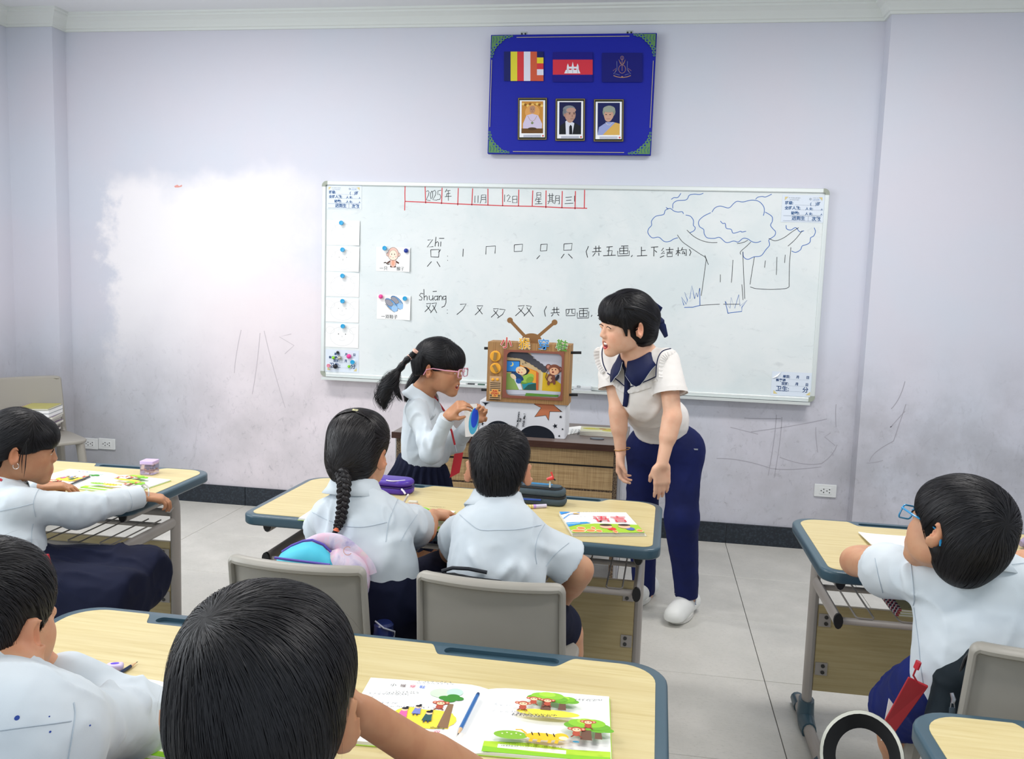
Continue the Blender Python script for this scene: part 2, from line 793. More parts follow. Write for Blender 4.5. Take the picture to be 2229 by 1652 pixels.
for i in range(-8, 5):
    for j in range(-1, 9):
        x0, y0 = GX + .6 * i, GY - .6 * j
        x1, y1 = min(x0 + .6, X_R + .2), min(y0 + .6, WALL_Y)
        if j == -1:
            y1 = WALL_Y
        x0 = max(x0, X_L - .2)
        if x1 - x0 < .05 or y1 - y0 < .01:
            continue
        key = (round(x1 - x0, 3), round(y1 - y0, 3), (i * 3 + j) % 3)
        if key not in tile_me:
            q = MB().prism([(.0013, .0013), (x1 - x0 - .0013, .0013), (x1 - x0 - .0013, y1 - y0 - .0013), (.0013, y1 - y0 - .0013)], -.0065, 0)
            o = q.build('floor_tile', M_TILE[key[2]], fl, bevel=.0012, seg=1)
            tile_me[key] = o.data
        else:
            o = bpy.data.objects.new('floor_tile', tile_me[key])
            COL.objects.link(o)
            o.parent = fl
        o.location = (x0, y0, 0)

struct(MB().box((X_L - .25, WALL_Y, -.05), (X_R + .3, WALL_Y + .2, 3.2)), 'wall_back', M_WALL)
struct(MB().box((X_L - .3, -1.6, H_CEIL), (X_R + .3, WALL_Y + .2, H_CEIL + .1)), 'ceiling', M_CEIL)
struct(MB().box((X_R, 2.0, -.05), (X_R + .2, WALL_Y + .1, H_CEIL + .05)), 'wall_right', M_WALLP)
# left wall with its window opening (outside the frame)
lw = MB()
lw.box((X_L - .2, 3.3, -.05), (X_L, WALL_Y + .1, H_CEIL + .05))
lw.box((X_L - .2, -1.6, -.05), (X_L, 3.3, .95))
lw.box((X_L - .2, -1.6, 2.7), (X_L, 3.3, H_CEIL + .05))
struct(lw, 'wall_left', M_WALLP)

# pillars
PY = WALL_Y - .12
pl0 = at(47, 300, Y=PY).x
pl1 = at(119, 300, Y=PY).x
pr0 = at(1936, 104, Y=PY).x
struct(MB().box((X_L - .1, PY, -.02), (pl1, WALL_Y + .05, H_CEIL)), 'trim_1', M_WALLP)
struct(MB().box((pr0, PY, -.02), (pr0 + .93, WALL_Y + .05, H_CEIL)), 'trim_2', M_WALLP)

# baseboard of dark stone tiles along back wall, each stone a part
M_STONE = mat('baseboard_stone', '#1d2630', .35, spec=.5)
t = NT(M_STONE)
t.base(t.mix(t.maprange(t.noise(t.coords(), 90, 3), .45, .7), '#18212b', '#2c3641'))
bb = struct(MB().box((pl1, WALL_Y - .004, 0), (pr0, WALL_Y, .118)), 'baseboard_back', mat('joint_cement', '#767a80', .9))
edges = [pl1, -2.503, 0.4967, pr0]
xs = [pl1 + .002, -3.703, -3.103, -2.503, -1.903, -1.303, -.703, -.103, .4967, pr0 - .002]
for a, b in zip(xs[:-1], xs[1:]):
    MB().box((a + .0015, WALL_Y - .014, .0), (b - .0015, WALL_Y - .003, .1195)).build('stone', M_STONE, bb, bevel=.001, seg=1)
b2 = struct(MB().box((pr0 - .012, PY - .012, 0), (pr0 + .94, PY, .1195)), 'baseboard_right', M_STONE, bevel=.001)

# cornice: moulded plaster running round the wall and both pillars
prof = [(0, 0), (.012, 0), (.014, .012), (.022, .016), (.030, .030), (.046, .052), (.066, .066), (.074, .070), (.076, .080), (.088, .084), (.090, .098), (0, .098)]
CZ = 2.935


def cornice(path, name):
    """path: wall line as (x, y), room on the right-hand side when walking"""
    k = len(path)
    mb = MB()
    vs = []
    for i in range(k):
        p = Vector(path[i])
        d0 = (p - Vector(path[i - 1])).normalized() if i else None
        d1 = (Vector(path[i + 1]) - p).normalized() if i < k - 1 else None
        n0 = Vector((d0.y, -d0.x)) if d0 else None
        n1 = Vector((d1.y, -d1.x)) if d1 else None
        nn = n0 if n1 is None else n1 if n0 is None else (n0 + n1)
        if n0 is not None and n1 is not None:
            nn = nn / (1 + n0.dot(n1))
        for o, hgt in prof:
            q = p + nn * o
            vs.append((q.x, q.y, CZ + hgt * 1.0))
    m = len(prof)
    fs = []
    for i in range(k - 1):
        for j in range(m - 1):
            fs.append((i * m + j, i * m + j + 1, (i + 1) * m + j + 1, (i + 1) * m + j))
    mb.add(vs, fs)
    return struct(mb, name, M_CORN)


cornice([(X_L, -1.5), (X_L, PY), (pl1, PY), (pl1, WALL_Y), (pr0, WALL_Y), (pr0, PY), (X_R, PY)], 'trim_3')

# things far right: edge of a dark door just past the pillar
struct(MB().box((pr0 + .93, WALL_Y - .05, 0), (pr0 + 1.75, WALL_Y, 2.1)), 'door_1', mat('door_paint', '#39424e', .45), bevel=.004)

# scribbles rubbed and drawn on the back wall
M_PENC = mat('pencil_scribble', '#a9a7b0', .8)
M_PENC2 = mat('faint_scribble', '#c4bcc2', .8)
wb = bpy.data.objects['wall_back']


def wall_lines(lst, wd, m, name, Y=WALL_Y, parent=None):
    mb = MB()
    for L in lst:
        mb.ribbon([at(px, py, Y=Y - .0006) for px, py in L], wd, (0, -1, 0))
    return mb.build(name, m, parent or wb)


def arcpts(a, b, c, n=12):
    """smooth curve through a control point"""
    a, b, c = Vector(a), Vector(b), Vector(c)
    return [tuple(a * (1 - s) ** 2 + b * 2 * s * (1 - s) + c * s * s) for s in [i / n for i in range(n + 1)]]


wall_lines([arcpts((560, 1000), (1, 1), (1, 1), 1)[:1] * 2, arcpts((525, 718), (512, 775), (510, 812)), arcpts((566, 725), (560, 800), (549, 858)),
            arcpts((575, 720), (590, 790), (621, 888)), [(634, 727), (608, 733), (640, 752), (620, 770)]], .004, M_PENC2, 'pencil_scribble')
wall_lines([arcpts((1635, 940), (1730, 928), (1800, 912)), arcpts((1560, 998), (1610, 996), (1680, 1020)) + arcpts((1680, 1020), (1720, 1025), (1788, 1016)),
            arcpts((1697, 995), (1755, 1018), (1790, 1008)) + arcpts((1790, 1008), (1815, 990), (1822, 968)),
            arcpts((1690, 903), (1688, 950), (1672, 1035)), arcpts((1702, 908), (1700, 960), (1685, 1040)), arcpts((1776, 930), (1775, 950), (1780, 985)),
            [(1808, 942), (1795, 951), (1818, 970)], arcpts((1620, 910), (1650, 912), (1700, 911)), arcpts((1820, 880), (1818, 900), (1820, 930)), arcpts((1590, 930), (1630, 940), (1650, 945))],
           .004, M_PENC, 'pencil_scribble')
wall_lines([arcpts((1945, 960), (1895, 985), (1893, 1005)), [(1945, 960), (1972, 880)], [(1944, 925), (1938, 930), (1970, 895)], arcpts((1886, 1008), (1905, 1008), (1922, 1002)),
            arcpts((1970, 830), (1960, 870), (1940, 890))], .004, M_PENC, 'pencil_scribble', PY, bpy.data.objects['trim_2'])
# a flake of missing paint, red plaster showing
mb = MB()
mb.add([at(px, py, Y=WALL_Y - .0008) for px, py in ((379, 405), (386, 402), (390, 405), (396, 402), (396, 406), (388, 408), (381, 408))], [tuple(range(7))])
mb.build('paint_chip', mat('bare_red_plaster', '#e3a097', .9), wb)


# sockets
M_PLATE = mat('socket_plastic', '#dfe2e2', .35)
M_HOLE = mat('socket_hole', '#16181a', .8)


def socket(px, py, wd, hg, label, Y=WALL_Y):
    c = at(px, py, Y=Y)
    r = empty('wall_socket', (c.x, c.y, c.z), label=label, cat='socket')
    MB().prism(rrect(-wd / 2, -hg / 2, wd / 2, hg / 2, .004), 0, .010, frame_M((0, 0, 0), (1, 0, 0), (0, 0, 1))).build('plate', M_PLATE, r, bevel=.0025)
    MB().prism(rrect(-wd * .28, -hg * .27, wd * .28, hg * .27, .002), .009, .0115, frame_M((0, 0, 0), (1, 0, 0), (0, 0, 1))).build('insert', M_PLATE, r, bevel=.0008, seg=1)
    mb = MB()
    for cx in (-wd * .12, wd * .14):
        for dx, dz in ((-.009, 0), (.005, .009), (.005, -.009)):
            mb.cyl((cx + dx, -.0105, dz), (cx + dx, -.0125, dz), .0032, 8)
    mb.build('pin_hole', M_HOLE, r)
    return r


socket(197, 965, .118, .072, 'white double power socket low on the wall, next to the grey chair')
socket(234, 966, .118, .072, 'white double power socket low on the wall, right one of the corner pair')
socket(1796, 1067.5, .122, .073, 'single white power socket low on the wall between whiteboard and right pillar')

# ------------------------------------------------------------------ school desks
def wood_mat(name, c1, c2, c3, sc=(1.2, 26, 26), rough=.38):
    m = mat(name, c1, rough, spec=.4)
    t = NT(m)
    v = t.coords(sc)
    a = t.noise(v, 3.0, 6, .65, .4)
    b = t.noise(t.coords((1, 3, 3)), 1.6, 3)
    c = t.mix(t.maprange(a, .32, .72), c1, c2)
    c = t.mix(t.math('MULTIPLY', t.maprange(a, .58, .8), .5), c, c3)
    c = t.mix(t.math('MULTIPLY', t.maprange(b, .5, .8), .35), c, c3)
    t.base(c)
    t.bump(a, .05, .002)
    return m


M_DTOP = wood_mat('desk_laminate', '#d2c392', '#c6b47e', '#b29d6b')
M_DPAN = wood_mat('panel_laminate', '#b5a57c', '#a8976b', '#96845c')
M_RIM = mat('slate_plastic_edge', '#395360', .32, spec=.5)
M_STEEL = mat('grey_painted_steel', '#a09a94', .38, spec=.5)
M_WIRE = mat('rack_wire', '#8a8580', .4, spec=.5)
M_BLACK = mat('black_rubber', '#0c0d0f', .5)
M_SCREW = mat('screw_metal', '#4c4c4c', .35, .8)

DH = .678
DW2, DD2 = .667, .28


def make_desk(label):
    r = empty('school_desk', label=label, cat='desk', group='pale wood double school desks')
    # slate edge slab, with pen grooves pressed into it
    out = rrect(-DW2 - .025, -DD2 - .025, DW2 + .025, DD2 + .022, (.055, .055, .085, .085), 8)
    rim = MB().prism(out, DH - .036, DH - .0012).build('edge_band', M_RIM, r, bevel=.008, seg=3, smooth=True)
    gm = MB()
    for s in (-1, 1):
        gm.prism(rrect(min(s * .215, s * .465), DD2 - .036, max(s * .215, s * .465), DD2 - .006, .014, 5), DH - .010, DH + .02)
    g = gm.build('cutter', M_RIM)
    bo = rim.modifiers.new('groove', 'BOOLEAN')
    bo.operation, bo.object, bo.solver = 'DIFFERENCE', g, 'EXACT'
    me = bpy.data.meshes.new_from_object(rim.evaluated_get(bpy.context.evaluated_depsgraph_get()))
    rim.modifiers.clear()
    rim.data = me
    me.polygons.foreach_set('use_smooth', [True] * len(me.polygons))
    me.set_sharp_from_angle(angle=.6)
    bpy.data.objects.remove(g)
    # laminate board with two notches for the grooves
    pts = []
    base = rrect(-DW2, -DD2, DW2, DD2, (.035, .035, .075, .075), 8)
    rt = [p for p in base]
    # base order: bl, br, tr, tl corners; insert the notches between tr and tl
    n = 9
    pts = rt[:27]
    for a, b in ((.50, .18), (-.18, -.50)):
        for i in range(8):
            s = i / 7
            e = s * s * (3 - 2 * s)
            pts.append((a - .045 * s, DD2 - .048 * e))
        for i in range(8):
            s = i / 7
            e = 1 - s * s * (3 - 2 * s)
            pts.append((b + .03 * (1 - s), DD2 - .048 * e))
    pts += rt[27:]
    MB().prism(pts, DH - .006, DH).build('desktop', M_DTOP, r)
    # steel side frames
    for s in (-1, 1):
        x = s * .625
        path = [(x, .11, .06), (x, .11, .52), (x, .108, .575), (x, .095, .605), (x, .07, .622), (x, .03, .628), (x, -.235, .628)]
        MB().tube(path, .0165, 12, sx=1.6, up=(1, 0, 0)).build('leg_frame', M_STEEL, r, smooth=True)
        MB().tube([(x, .105, .512), (x, -.245, .512)], .0125, 12, sx=1.75, up=(1, 0, 0)).build('rack_arm', M_STEEL, r, smooth=True)
        for z, y in ((.628, -.235), (.512, -.245)):
            MB().tube([(x, y + .004, z), (x, y - .006, z)], .0135, 12, sx=1.75, up=(1, 0, 0)).build('end_cap', M_BLACK, r, smooth=True)
        foot = [(x, .25, .022), (x, -.22, .022)]
        MB().tube(foot, .019, 12, sx=1.2, up=(1, 0, 0)).build('foot_bar', M_STEEL, r, smooth=True)
        MB().tube([(x, .11, .095), (x, .11, .045), (x, .09, .024), (x, .03, .020)], [.026, .028, .028, .024], 12, sx=1.35, up=(1, 0, 0)).build('foot_sleeve', M_RIM, r, smooth=True)
        MB().tube([(x, .27, .02), (x, .2, .02)], .023, 12).build('foot_cap', M_RIM, r, smooth=True)
        MB().tube([(x, -.16, .02), (x, -.24, .018)], .023, 12).build('foot_cap', M_RIM, r, smooth=True)
        # bag hook
        MB().tube([(x + s * .004, .09, .575), (x + s * .004, .06, .565), (x + s * .004, .04, .572), (x + s * .004, .036, .59)], .005, 8).build('bag_hook', M_STEEL, r, smooth=True)
        for z in (.385, .215):
            b = MB().box((x - s * .016, .088, z - .022), (x - s * .055, .091, z + .022)).build('bracket', M_STEEL, r)
            sc = MB()
            for dz in (-.011, .011):
                sc.cyl((x - s * .040, .088, z + dz), (x - s * .040, .085, z + dz), .0065, 10)
            sc.build('screw', M_SCREW, b)
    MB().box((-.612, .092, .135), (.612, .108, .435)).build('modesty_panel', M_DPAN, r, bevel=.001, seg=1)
    MB().tube([(-.625, .115, .545), (.625, .115, .545)], .011, 10, sx=1.4, up=(0, 1, 0)).build('cross_bar', M_STEEL, r, smooth=True)
    MB().tube([(-.625, .085, .50), (.625, .085, .50)], .010, 10).build('cross_bar', M_STEEL, r, smooth=True)
    MB().tube([(-.625, -.225, .506), (.625, -.225, .506)], .011, 10).build('front_rail', M_STEEL, r, smooth=True)
    # wire rack: U-shaped wires running front to back
    for k in range(10):
        xa = -.57 + k * .122
        MB().tube([(xa, .085, .522), (xa, -.22, .520), (xa + .006, -.228, .519), (xa + .045, -.228, .519), (xa + .051, -.22, .520), (xa + .051, .085, .522)], .0028, 6).build('rack_wire', M_WIRE, r, smooth=True)
    return r


DESK_M = make_desk('school desk in the middle, shared by the braided girl and the short-haired boy')
DESK_M.location, DESK_M.rotation_euler = (-.6205, 2.9098, 0), (0, 0, -.0223)
for (x, y, th, lb) in ((-2.397, 2.88, .021, 'school desk at far left under a purple sharpener, gripped by the seated girl'),
                       (1.2149, 2.8258, .004, 'school desk at right in front of the pupil with blue glasses'),
                       (-.6227, 1.491, -.009, 'nearest school desk across the bottom, with two open picture books'),
                       (1.212, 1.400, 0, 'empty school desk corner at the bottom right edge')):
    d = copy_tree(DESK_M)
    d.location, d.rotation_euler = (x, y, 0), (0, 0, th)
    d['label'] = lb


def on_desk(x, y, desk=None):
    return Vector((x, y, DH))


# ------------------------------------------------------------------ grey plastic chairs
M_CHAIR = mat('grey_chair_plastic', '#9b978e', .42, spec=.45)
t = NT(M_CHAIR)
t.base(t.mix(t.maprange(t.noise(t.coords(), 4, 4), .55, .8), '#9b978e', '#85817a'))


def make_chair(label):
    r = empty('plastic_chair', label=label, cat='chair', group='grey plastic pupil chairs')
    # backrest: gently curved shell with a rolled rim; the sitter faces +y
    W2, z0, z1 = .185, .40, .748
    mb = MB()
    nx, nz = 16, 12

    def pt(u, v, off):
        x = W2 * u * (1 - .04 * (v))
        z = z0 + (z1 - z0) * v
        y = -.20 - .055 * v + .028 * (1 - u * u) * -1 + .02
        return (x, y + off, z)
    vs, fs = [], []
    for off in (0, .012):
        for j in range(nz + 1):
            for i in range(nx + 1):
                vs.append(pt(-1 + 2 * i / nx, j / nz, off))
    n1 = (nx + 1) * (nz + 1)
    for j in range(nz):
        for i in range(nx):
            a = j * (nx + 1) + i
            fs.append((a, a + 1, a + nx + 2, a + nx + 1))
            fs.append((n1 + a + nx + 1, n1 + a + nx + 2, n1 + a + 1, n1 + a))
    for j in range(nz):
        for i in (0, nx):
            a = j * (nx + 1) + i
            q = (a, a + nx + 1, n1 + a + nx + 1, n1 + a)
            fs.append(q if i == 0 else q[::-1])
    for i in range(nx):
        a = nz * (nx + 1) + i
        fs.append((a, a + 1, n1 + a + 1, n1 + a))
        fs.append((i + 1, i, n1 + i, n1 + i + 1))
    mb.add(vs, fs)
    mb.build('backrest', M_CHAIR, r, smooth=True)
    # rim: a flat lip down both sides and a broader roll along the top
    rim = [pt(-1, v / 10 * .955, -.003) for v in range(11)]
    top = []
    b = pt(-1, .955, -.003)
    for i in range(1, 6):
        a = PI - PI / 2 * i / 5
        top.append((b[0] + .014 + .014 * math.cos(a), b[1] - .002 * i / 5, b[2] + .0145 * math.sin(a)))
    mid = [pt(-1 + 2 * i / 12, 1, -.004) for i in range(1, 12)]
    one = rim + top
    rad = [.0085] * len(rim) + [.0095, .0105, .0115, .012, .0125]
    loop = one + mid + [(-x, y, z) for x, y, z in one][::-1]
    MB().tube(loop, rad + [.013] * len(mid) + rad[::-1], 10, sx=1.25, up=(1, 0, 0)).build('rim', M_CHAIR, r, smooth=True)
    # seat
    st = MB().prism(rrect(-.19, -.19, .19, .19, (.05, .05, .07, .07), 6), .425, .445)
    st.build('seat', M_CHAIR, r, bevel=.007, seg=3, smooth=True)
    for sx in (-1, 1):
        for (y, yt, z) in ((-.17, -.23, .43), (.15, .19, .43)):
            MB().tube([(sx * .15, y, z), (sx * .165, y + (yt - y) * .4, .25), (sx * .185, yt, .004)], [.022, .02, .017], 10, sx=1.3).build('leg', M_CHAIR, r, smooth=True)
        # struts that carry the back
        MB().tube([(sx * .165, -.16, .435), (sx * .172, -.195, .46), (sx * .172, -.205, .55)], [.016, .015, .012], 8).build('back_strut', M_CHAIR, r, smooth=True)
    return r


CHAIR = make_chair('grey plastic chair at middle desk with a pastel backpack hung behind the braided girl')
CHAIR.location, CHAIR.rotation_euler = (-.845, 2.235, 0), (0, 0, -.03)


def chair(x, y, rz, lb):
    c = copy_tree(CHAIR)
    c.location, c.rotation_euler = (x, y, 0), (0, 0, rz)
    c['label'] = lb
    return c


chair(-.347, 2.235, -.03, 'grey plastic chair at middle desk under the short-haired boy in white')
chair(.885, 2.10, -.02, 'grey plastic chair at right edge holding a black backpack')
chair(-2.05, 2.34, -1.35, 'grey plastic chair under the seated girl at far left desk')
big = chair(-3.52, 4.50, -2.2, 'larger grey plastic chair in the far left corner carrying a pile of books')
del big['group']
big.scale = (1.12, 1.12, 1.06)
chair(-1.0, .78, -.1, 'grey plastic chair under the boy with folded sleeves at bottom left')
chair(-.42, .70, 0, 'grey plastic chair under the nearest boy in the bottom middle')

# ------------------------------------------------------------------ teacher's desk
M_BROWN = wood_mat('dark_walnut_edge', '#4a3027', '#3a241d', '#5c4034', (2, 40, 40))
M_TTOP = mat('taupe_desk_top', '#6f625d', .4)
M_WEAVE = mat('woven_oak_laminate', '#b8986c', .5)
t = NT(M_WEAVE)
a = t.noise(t.coords((4, 4, 160)), 1.5, 3)
b = t.noise(t.coords((160, 160, 4)), 1.5, 3)
t.base(t.mix(t.maprange(t.math('ADD', t.math('MULTIPLY', a, .5), t.math('MULTIPLY', b, .5)), .35, .65), '#a3845a', '#c9ab7e'))
M_CHIP = mat('raw_chipboard', '#6b5a48', .9)
t = NT(M_CHIP)
t.base(t.mix(t.maprange(t.noise(t.coords(), 160, 2), .4, .65), '#4e4036', '#8c7860'))
TD = empty('teacher_desk', (-.60, 3.97, 0), label='low teacher desk with dark brown top and pale woven oak panels', cat='desk')
TZ = .742
MB().box((-.60, -.02, TZ - .026), (.52, .55, TZ)).build('desktop', [M_TTOP], TD, bevel=.002, seg=1)
MB().box((-.603, -.026, TZ - .030), (.523, -.019, TZ + .0005)).build('front_edge', M_BROWN, TD, bevel=.001, seg=1)
for a, b in ((.637, .712), (.522, .628), (.25, .512)):
    MB().box((-.565, .0, a), (.462, .018, b)).build('front_panel', M_WEAVE, TD, bevel=.001, seg=1)
MB().box((-.565, .004, .628), (.462, .02, .637)).build('metal_strip', M_BLACK, TD)
MB().box((-.565, .005, .512), (.462, .021, .522)).build('raw_edge', M_CHIP, TD)
for x in (-.585, .462):
    MB().box((x, .0, 0), (x + .02, .5, .714)).build('side_panel', M_CHIP, TD)
    MB().box((x + (.02 if x > 0 else -.006), .004, 0), (x + (.034 if x > 0 else 0), .5, .714)).build('side_facing', mat('grey_facing', '#b9b9bd', .5), TD)

# ------------------------------------------------------------------ whiteboard
M_ALU = mat('board_aluminium', '#dfe5e3', .32, .35)
M_WB = mat('whiteboard_enamel', '#e6edec', .28, spec=.35)
t = NT(M_WB)
v = t.coords()
n = t.noise(v, 2.2, 5, .6, .5)
s1 = t.noise(t.coords((5, 5, 9)), 2.0, 6, .7, 1.5)
c = t.mix(t.maprange(n, .35, .7), '#e3e8e8', '#d7e0e1')
c = t.mix(t.math('MULTIPLY', t.maprange(s1, .56, .78), .40), c, '#a9b0b4')
t.base(c)
M_CORNER = mat('board_corner_plastic', '#9aa093', .5)
BX0, BX1, BZ0, BZ1 = -1.9989, .9368, .8593, 2.0457
WB = empty('whiteboard', (BX0, WALL_Y, BZ0), label='large white board on the back wall with marker writing and drawn trees', cat='whiteboard')
BW_, BH_ = BX1 - BX0, BZ1 - BZ0
UPR = frame_M((0, 0, 0), (1, 0, 0), (0, 0, 1))     # local x right, y up, z towards the room
MB().box((.02, -.016, .02), (BW_ - .02, 0, BH_ - .02)).build('panel', M_WB, WB)
fw = .024
for a, b in (((.03, BH_ - fw), (BW_ - .03, BH_)), ((.03, 0), (BW_ - .03, fw)), ((0, .03), (fw, BH_ - .03)), ((BW_ - fw, .03), (BW_, BH_ - .03))):
    MB().box((a[0], -.027, a[1]), (b[0], 0, b[1])).build('frame_rail', M_ALU, WB, bevel=.004, seg=2)
for cx, cz, sx, sz in ((0, 0, 1, 1), (BW_, 0, -1, 1), (0, BH_, 1, -1), (BW_, BH_, -1, -1)):
    pts = [(cx + sx * .03, cz), (cx + sx * .034, cz), (cx + sx * .034, cz + sz * .024), (cx + sx * .024, cz + sz * .024), (cx + sx * .024, cz + sz * .034), (cx, cz + sz * .034), (cx, cz + sz * .03)]
    pts += [(cx + sx * .03 * (1 - math.sin(a)), cz + sz * .03 * (1 - math.cos(a))) for a in [PI / 2 * (1 - i / 6) for i in range(1, 6)]]
    if sx * sz < 0:
        pts = pts[::-1]
    MB().prism(pts, 0, .0285, UPR).build('corner_cap', M_CORNER, WB)
MB().box((.03, -.085, -.012), (BW_ - .035, -.002, -.008)).box((.03, -.088, -.012), (BW_ - .035, -.084, .004)).build('pen_tray', M_ALU, WB)


def kk(x0, y0, sc):
    return lambda cx, cy: (x0 + cx / sc, y0 + cy / sc)


K3, K4 = kk(690, 380, 3.9105), kk(1240, 390, 3.8414)
SURF = WALL_Y - .0165


def bl(pxy):
    q = at(pxy[0], pxy[1], Y=SURF)
    return Vector((q.x - BX0, SURF - WALL_Y, q.z - BZ0))


def smooth(pts, n=5):
    """Catmull-Rom through pts"""
    P = [Vector(p) for p in pts]
    if len(P) < 3:
        return P
    Q = [P[0]] + P + [P[-1]]
    out = []
    for i in range(1, len(Q) - 2):
        a, b, c2, d = Q[i - 1:i + 3]
        for k in range(n):
            s = k / n
            out.append(.5 * (2 * b + (c2 - a) * s + (2 * a - 5 * b + 4 * c2 - d) * s * s + (3 * b - a - 3 * c2 + d) * s ** 3))
    out.append(P[-1])
    return out


def strokes(txt, K, wd, m, name, curve=False, label=None):
    """strokes written as 'x,y x,y;x,y ...' in the coordinates of a close-up of the board"""
    mb = MB()
    for L in txt.replace('\n', '').split(';'):
        L = L.strip()
        if not L:
            continue
        cl = L.endswith('c')
        if cl:
            L = L[:-1]
        pts = [K(*map(float, q.split(','))) for q in L.split()]
        if len(pts) == 1:
            pts = [pts[0], (pts[0][0] + .9, pts[0][1] + .9)]
        P = [bl(q) for q in pts]
        if cl:
            P.append(P[0])
        if curve:
            P = smooth(P)
        mb.ribbon(P, wd, (0, -1, 0))
    o = mb.build(name, m, WB)
    o['kind'] = 'stuff'
    if label:
        o['label'] = label
    return o


M_MK = mat('black_marker', '#1c2026', .6)
M_MR = mat('red_marker', '#d23a44', .6)
M_MBL = mat('blue_marker', '#2a63b4', .6)
strokes('750,95 748,160 749,230;750,228 920,235 1065,243 1205,250 1320,255 1455,260 1580,265 1715,268 1835,270 1950,275 2085,282 2229,285 2300,287;'
        '748,230 746,305;920,100 925,245;1065,112 1060,250;1203,115 1198,262;1325,118 1318,262;1455,120 1455,262;1580,122 1580,268;1718,128 1715,270;1837,135 1832,268;1950,135 1948,285;2088,140 2085,285;2200,140 2196,295;2278,130 2275,285',
        K3, .0056, M_MR, 'drawn_grid', label='red marker date grid')
strokes('930,145 945,135 955,150 948,175 930,215 965,222;985,145 1003,133 1012,150 1008,175 985,215 1022,217;1057,133 1030,138 1028,172 1045,166 1054,190 1045,212 1022,214;'
        '978,140 968,155 965,180 970,208 980,200 985,175 983,150 978,140;'
        '1105,122 1092,150;1102,138 1135,135;1105,162 1135,160;1105,162 1103,186;1088,188 1145,184;1118,138 1118,222;'
        '1345,180 1343,240;1372,178 1370,240;1400,175 1398,215 1388,245;1400,175 1437,172 1438,240 1428,238;1402,195 1435,193;1402,213 1435,211;'
        '1598,170 1596,232;1615,185 1630,172 1645,185 1620,228 1650,230;1665,185 1703,183 1703,240 1665,240c;1667,212 1702,210;'
        '1870,155 1905,152 1905,195 1872,197c;1872,175 1905,173;1868,200 1858,225;1868,212 1910,208;1870,230 1905,228;1888,200 1888,248;1855,250 1918,247;'
        '1965,180 2018,176;1980,160 1980,225;2003,158 2003,225;1982,195 2002,194;1982,210 2002,209;1962,228 2022,224;1978,232 1965,250;2003,230 2015,245;'
        '2032,180 2030,225 2022,250;2032,180 2062,178 2063,252 2052,248;2034,202 2060,200;2034,220 2060,219;2115,195 2170,190;2120,220 2165,216;2108,247 2182,243;2192,180 2192,230',
        K3, .0034, M_MK, 'handwriting')
strokes('942,558 985,553 938,618 990,612;1013,530 1005,612;1008,585 1025,570 1035,580 1033,612;1055,570 1052,612;1040,543 1083,543;'
        '968,640 970,700 1035,703;968,640 1040,637 1035,703;1052,637 1035,665;975,740 938,783;1020,740 1048,785;1110,692;1110,728;'
        '1245,632 1242,698;1437,680 1440,612 1520,608 1515,672;1680,598 1678,655 1745,652 1750,593c;1905,595 1902,650 1955,648 1960,592c;1897,688 1870,718;2103,590 2100,645 2165,642 2172,585c;2105,675 2078,712;2138,675 2175,713;'
        '905,1015 885,1010 872,1028 895,1048 890,1068 868,1066;910,975 912,1070;912,1045 928,1030 938,1040 938,1070;955,1030 955,1060 970,1070 985,1055;985,1028 988,1072;1025,1035 1005,1035 995,1055 1008,1070 1026,1058;1028,1030 1028,1072;985,995 1020,993;1040,1030 1040,1070;1040,1045 1053,1030 1065,1040 1065,1070;1096,1035 1078,1036 1070,1052 1080,1066 1097,1055;1098,1030 1098,1090 1085,1120 1060,1130;'
        '930,1100 968,1095 955,1130 918,1168;932,1115 970,1165;975,1098 1018,1092 1000,1135 965,1178;985,1112 1020,1178;1108,1150;1108,1178;'
        '1218,1105 1270,1100 1240,1150 1190,1192;1360,1118 1412,1115 1390,1150 1345,1195;1365,1130 1408,1188;1500,1143 1545,1140 1525,1175 1482,1215;1503,1155 1548,1208;1552,1145 1602,1150 1580,1190 1535,1222;1710,1120 1765,1113 1740,1155 1688,1203;1715,1135 1770,1195;1780,1115 1825,1122 1800,1165 1760,1205;1785,1130 1843,1208;'
        '1955,1120 1935,1160 1945,1208;2000,1150 2062,1146;2018,1128 2018,1175;2042,1126 2042,1175;1990,1178 2065,1174;2012,1185 1995,1207;2045,1183 2060,1200;2120,1148 2122,1202 2195,1200 2198,1145c;2145,1150 2143,1175 2130,1190;2170,1148 2170,1180 2190,1182',
        K3, .0042, M_MK, 'handwriting')
strokes('78,1082 158,1080;82,1100 82,1150 145,1148 148,1098c;82,1124 146,1122;115,1085 115,1150;63,1115 65,1162 158,1160 160,1105;187,1135 180,1150;245,1130 232,1142;238,1163 290,1160;232,1142 285,1138;255,1120 258,1160;'
        '158,560 138,605 150,655;200,580 262,575;218,558 220,605;245,555 245,605;188,608 265,603;215,615 192,645;243,615 245,640;308,568 360,563;330,568 322,640;312,600 355,597 350,640;280,640 385,636;'
        '430,560 490,558;418,578 418,625 485,623 487,575c;418,600 486,598;452,560 452,624;402,600 403,642 498,638 497,597;525,635 515,650;600,565 600,640;602,598 635,595;563,642 648,638;680,570 740,565;705,570 703,645;710,595 730,612;'
        '785,575 768,598 790,600 765,625 795,618;755,655 790,640;805,590 868,587;835,568 835,610;812,612 862,609;815,622 815,648 858,646 858,620c;890,600 925,597;908,570 907,642;905,605 888,630;912,608 925,622;945,570 930,600;938,590 975,588 975,640 962,635;950,600 940,625 962,620;955,605 965,628;1000,585 1015,610 1002,640',
        K4, .0042, M_MK, 'handwriting')
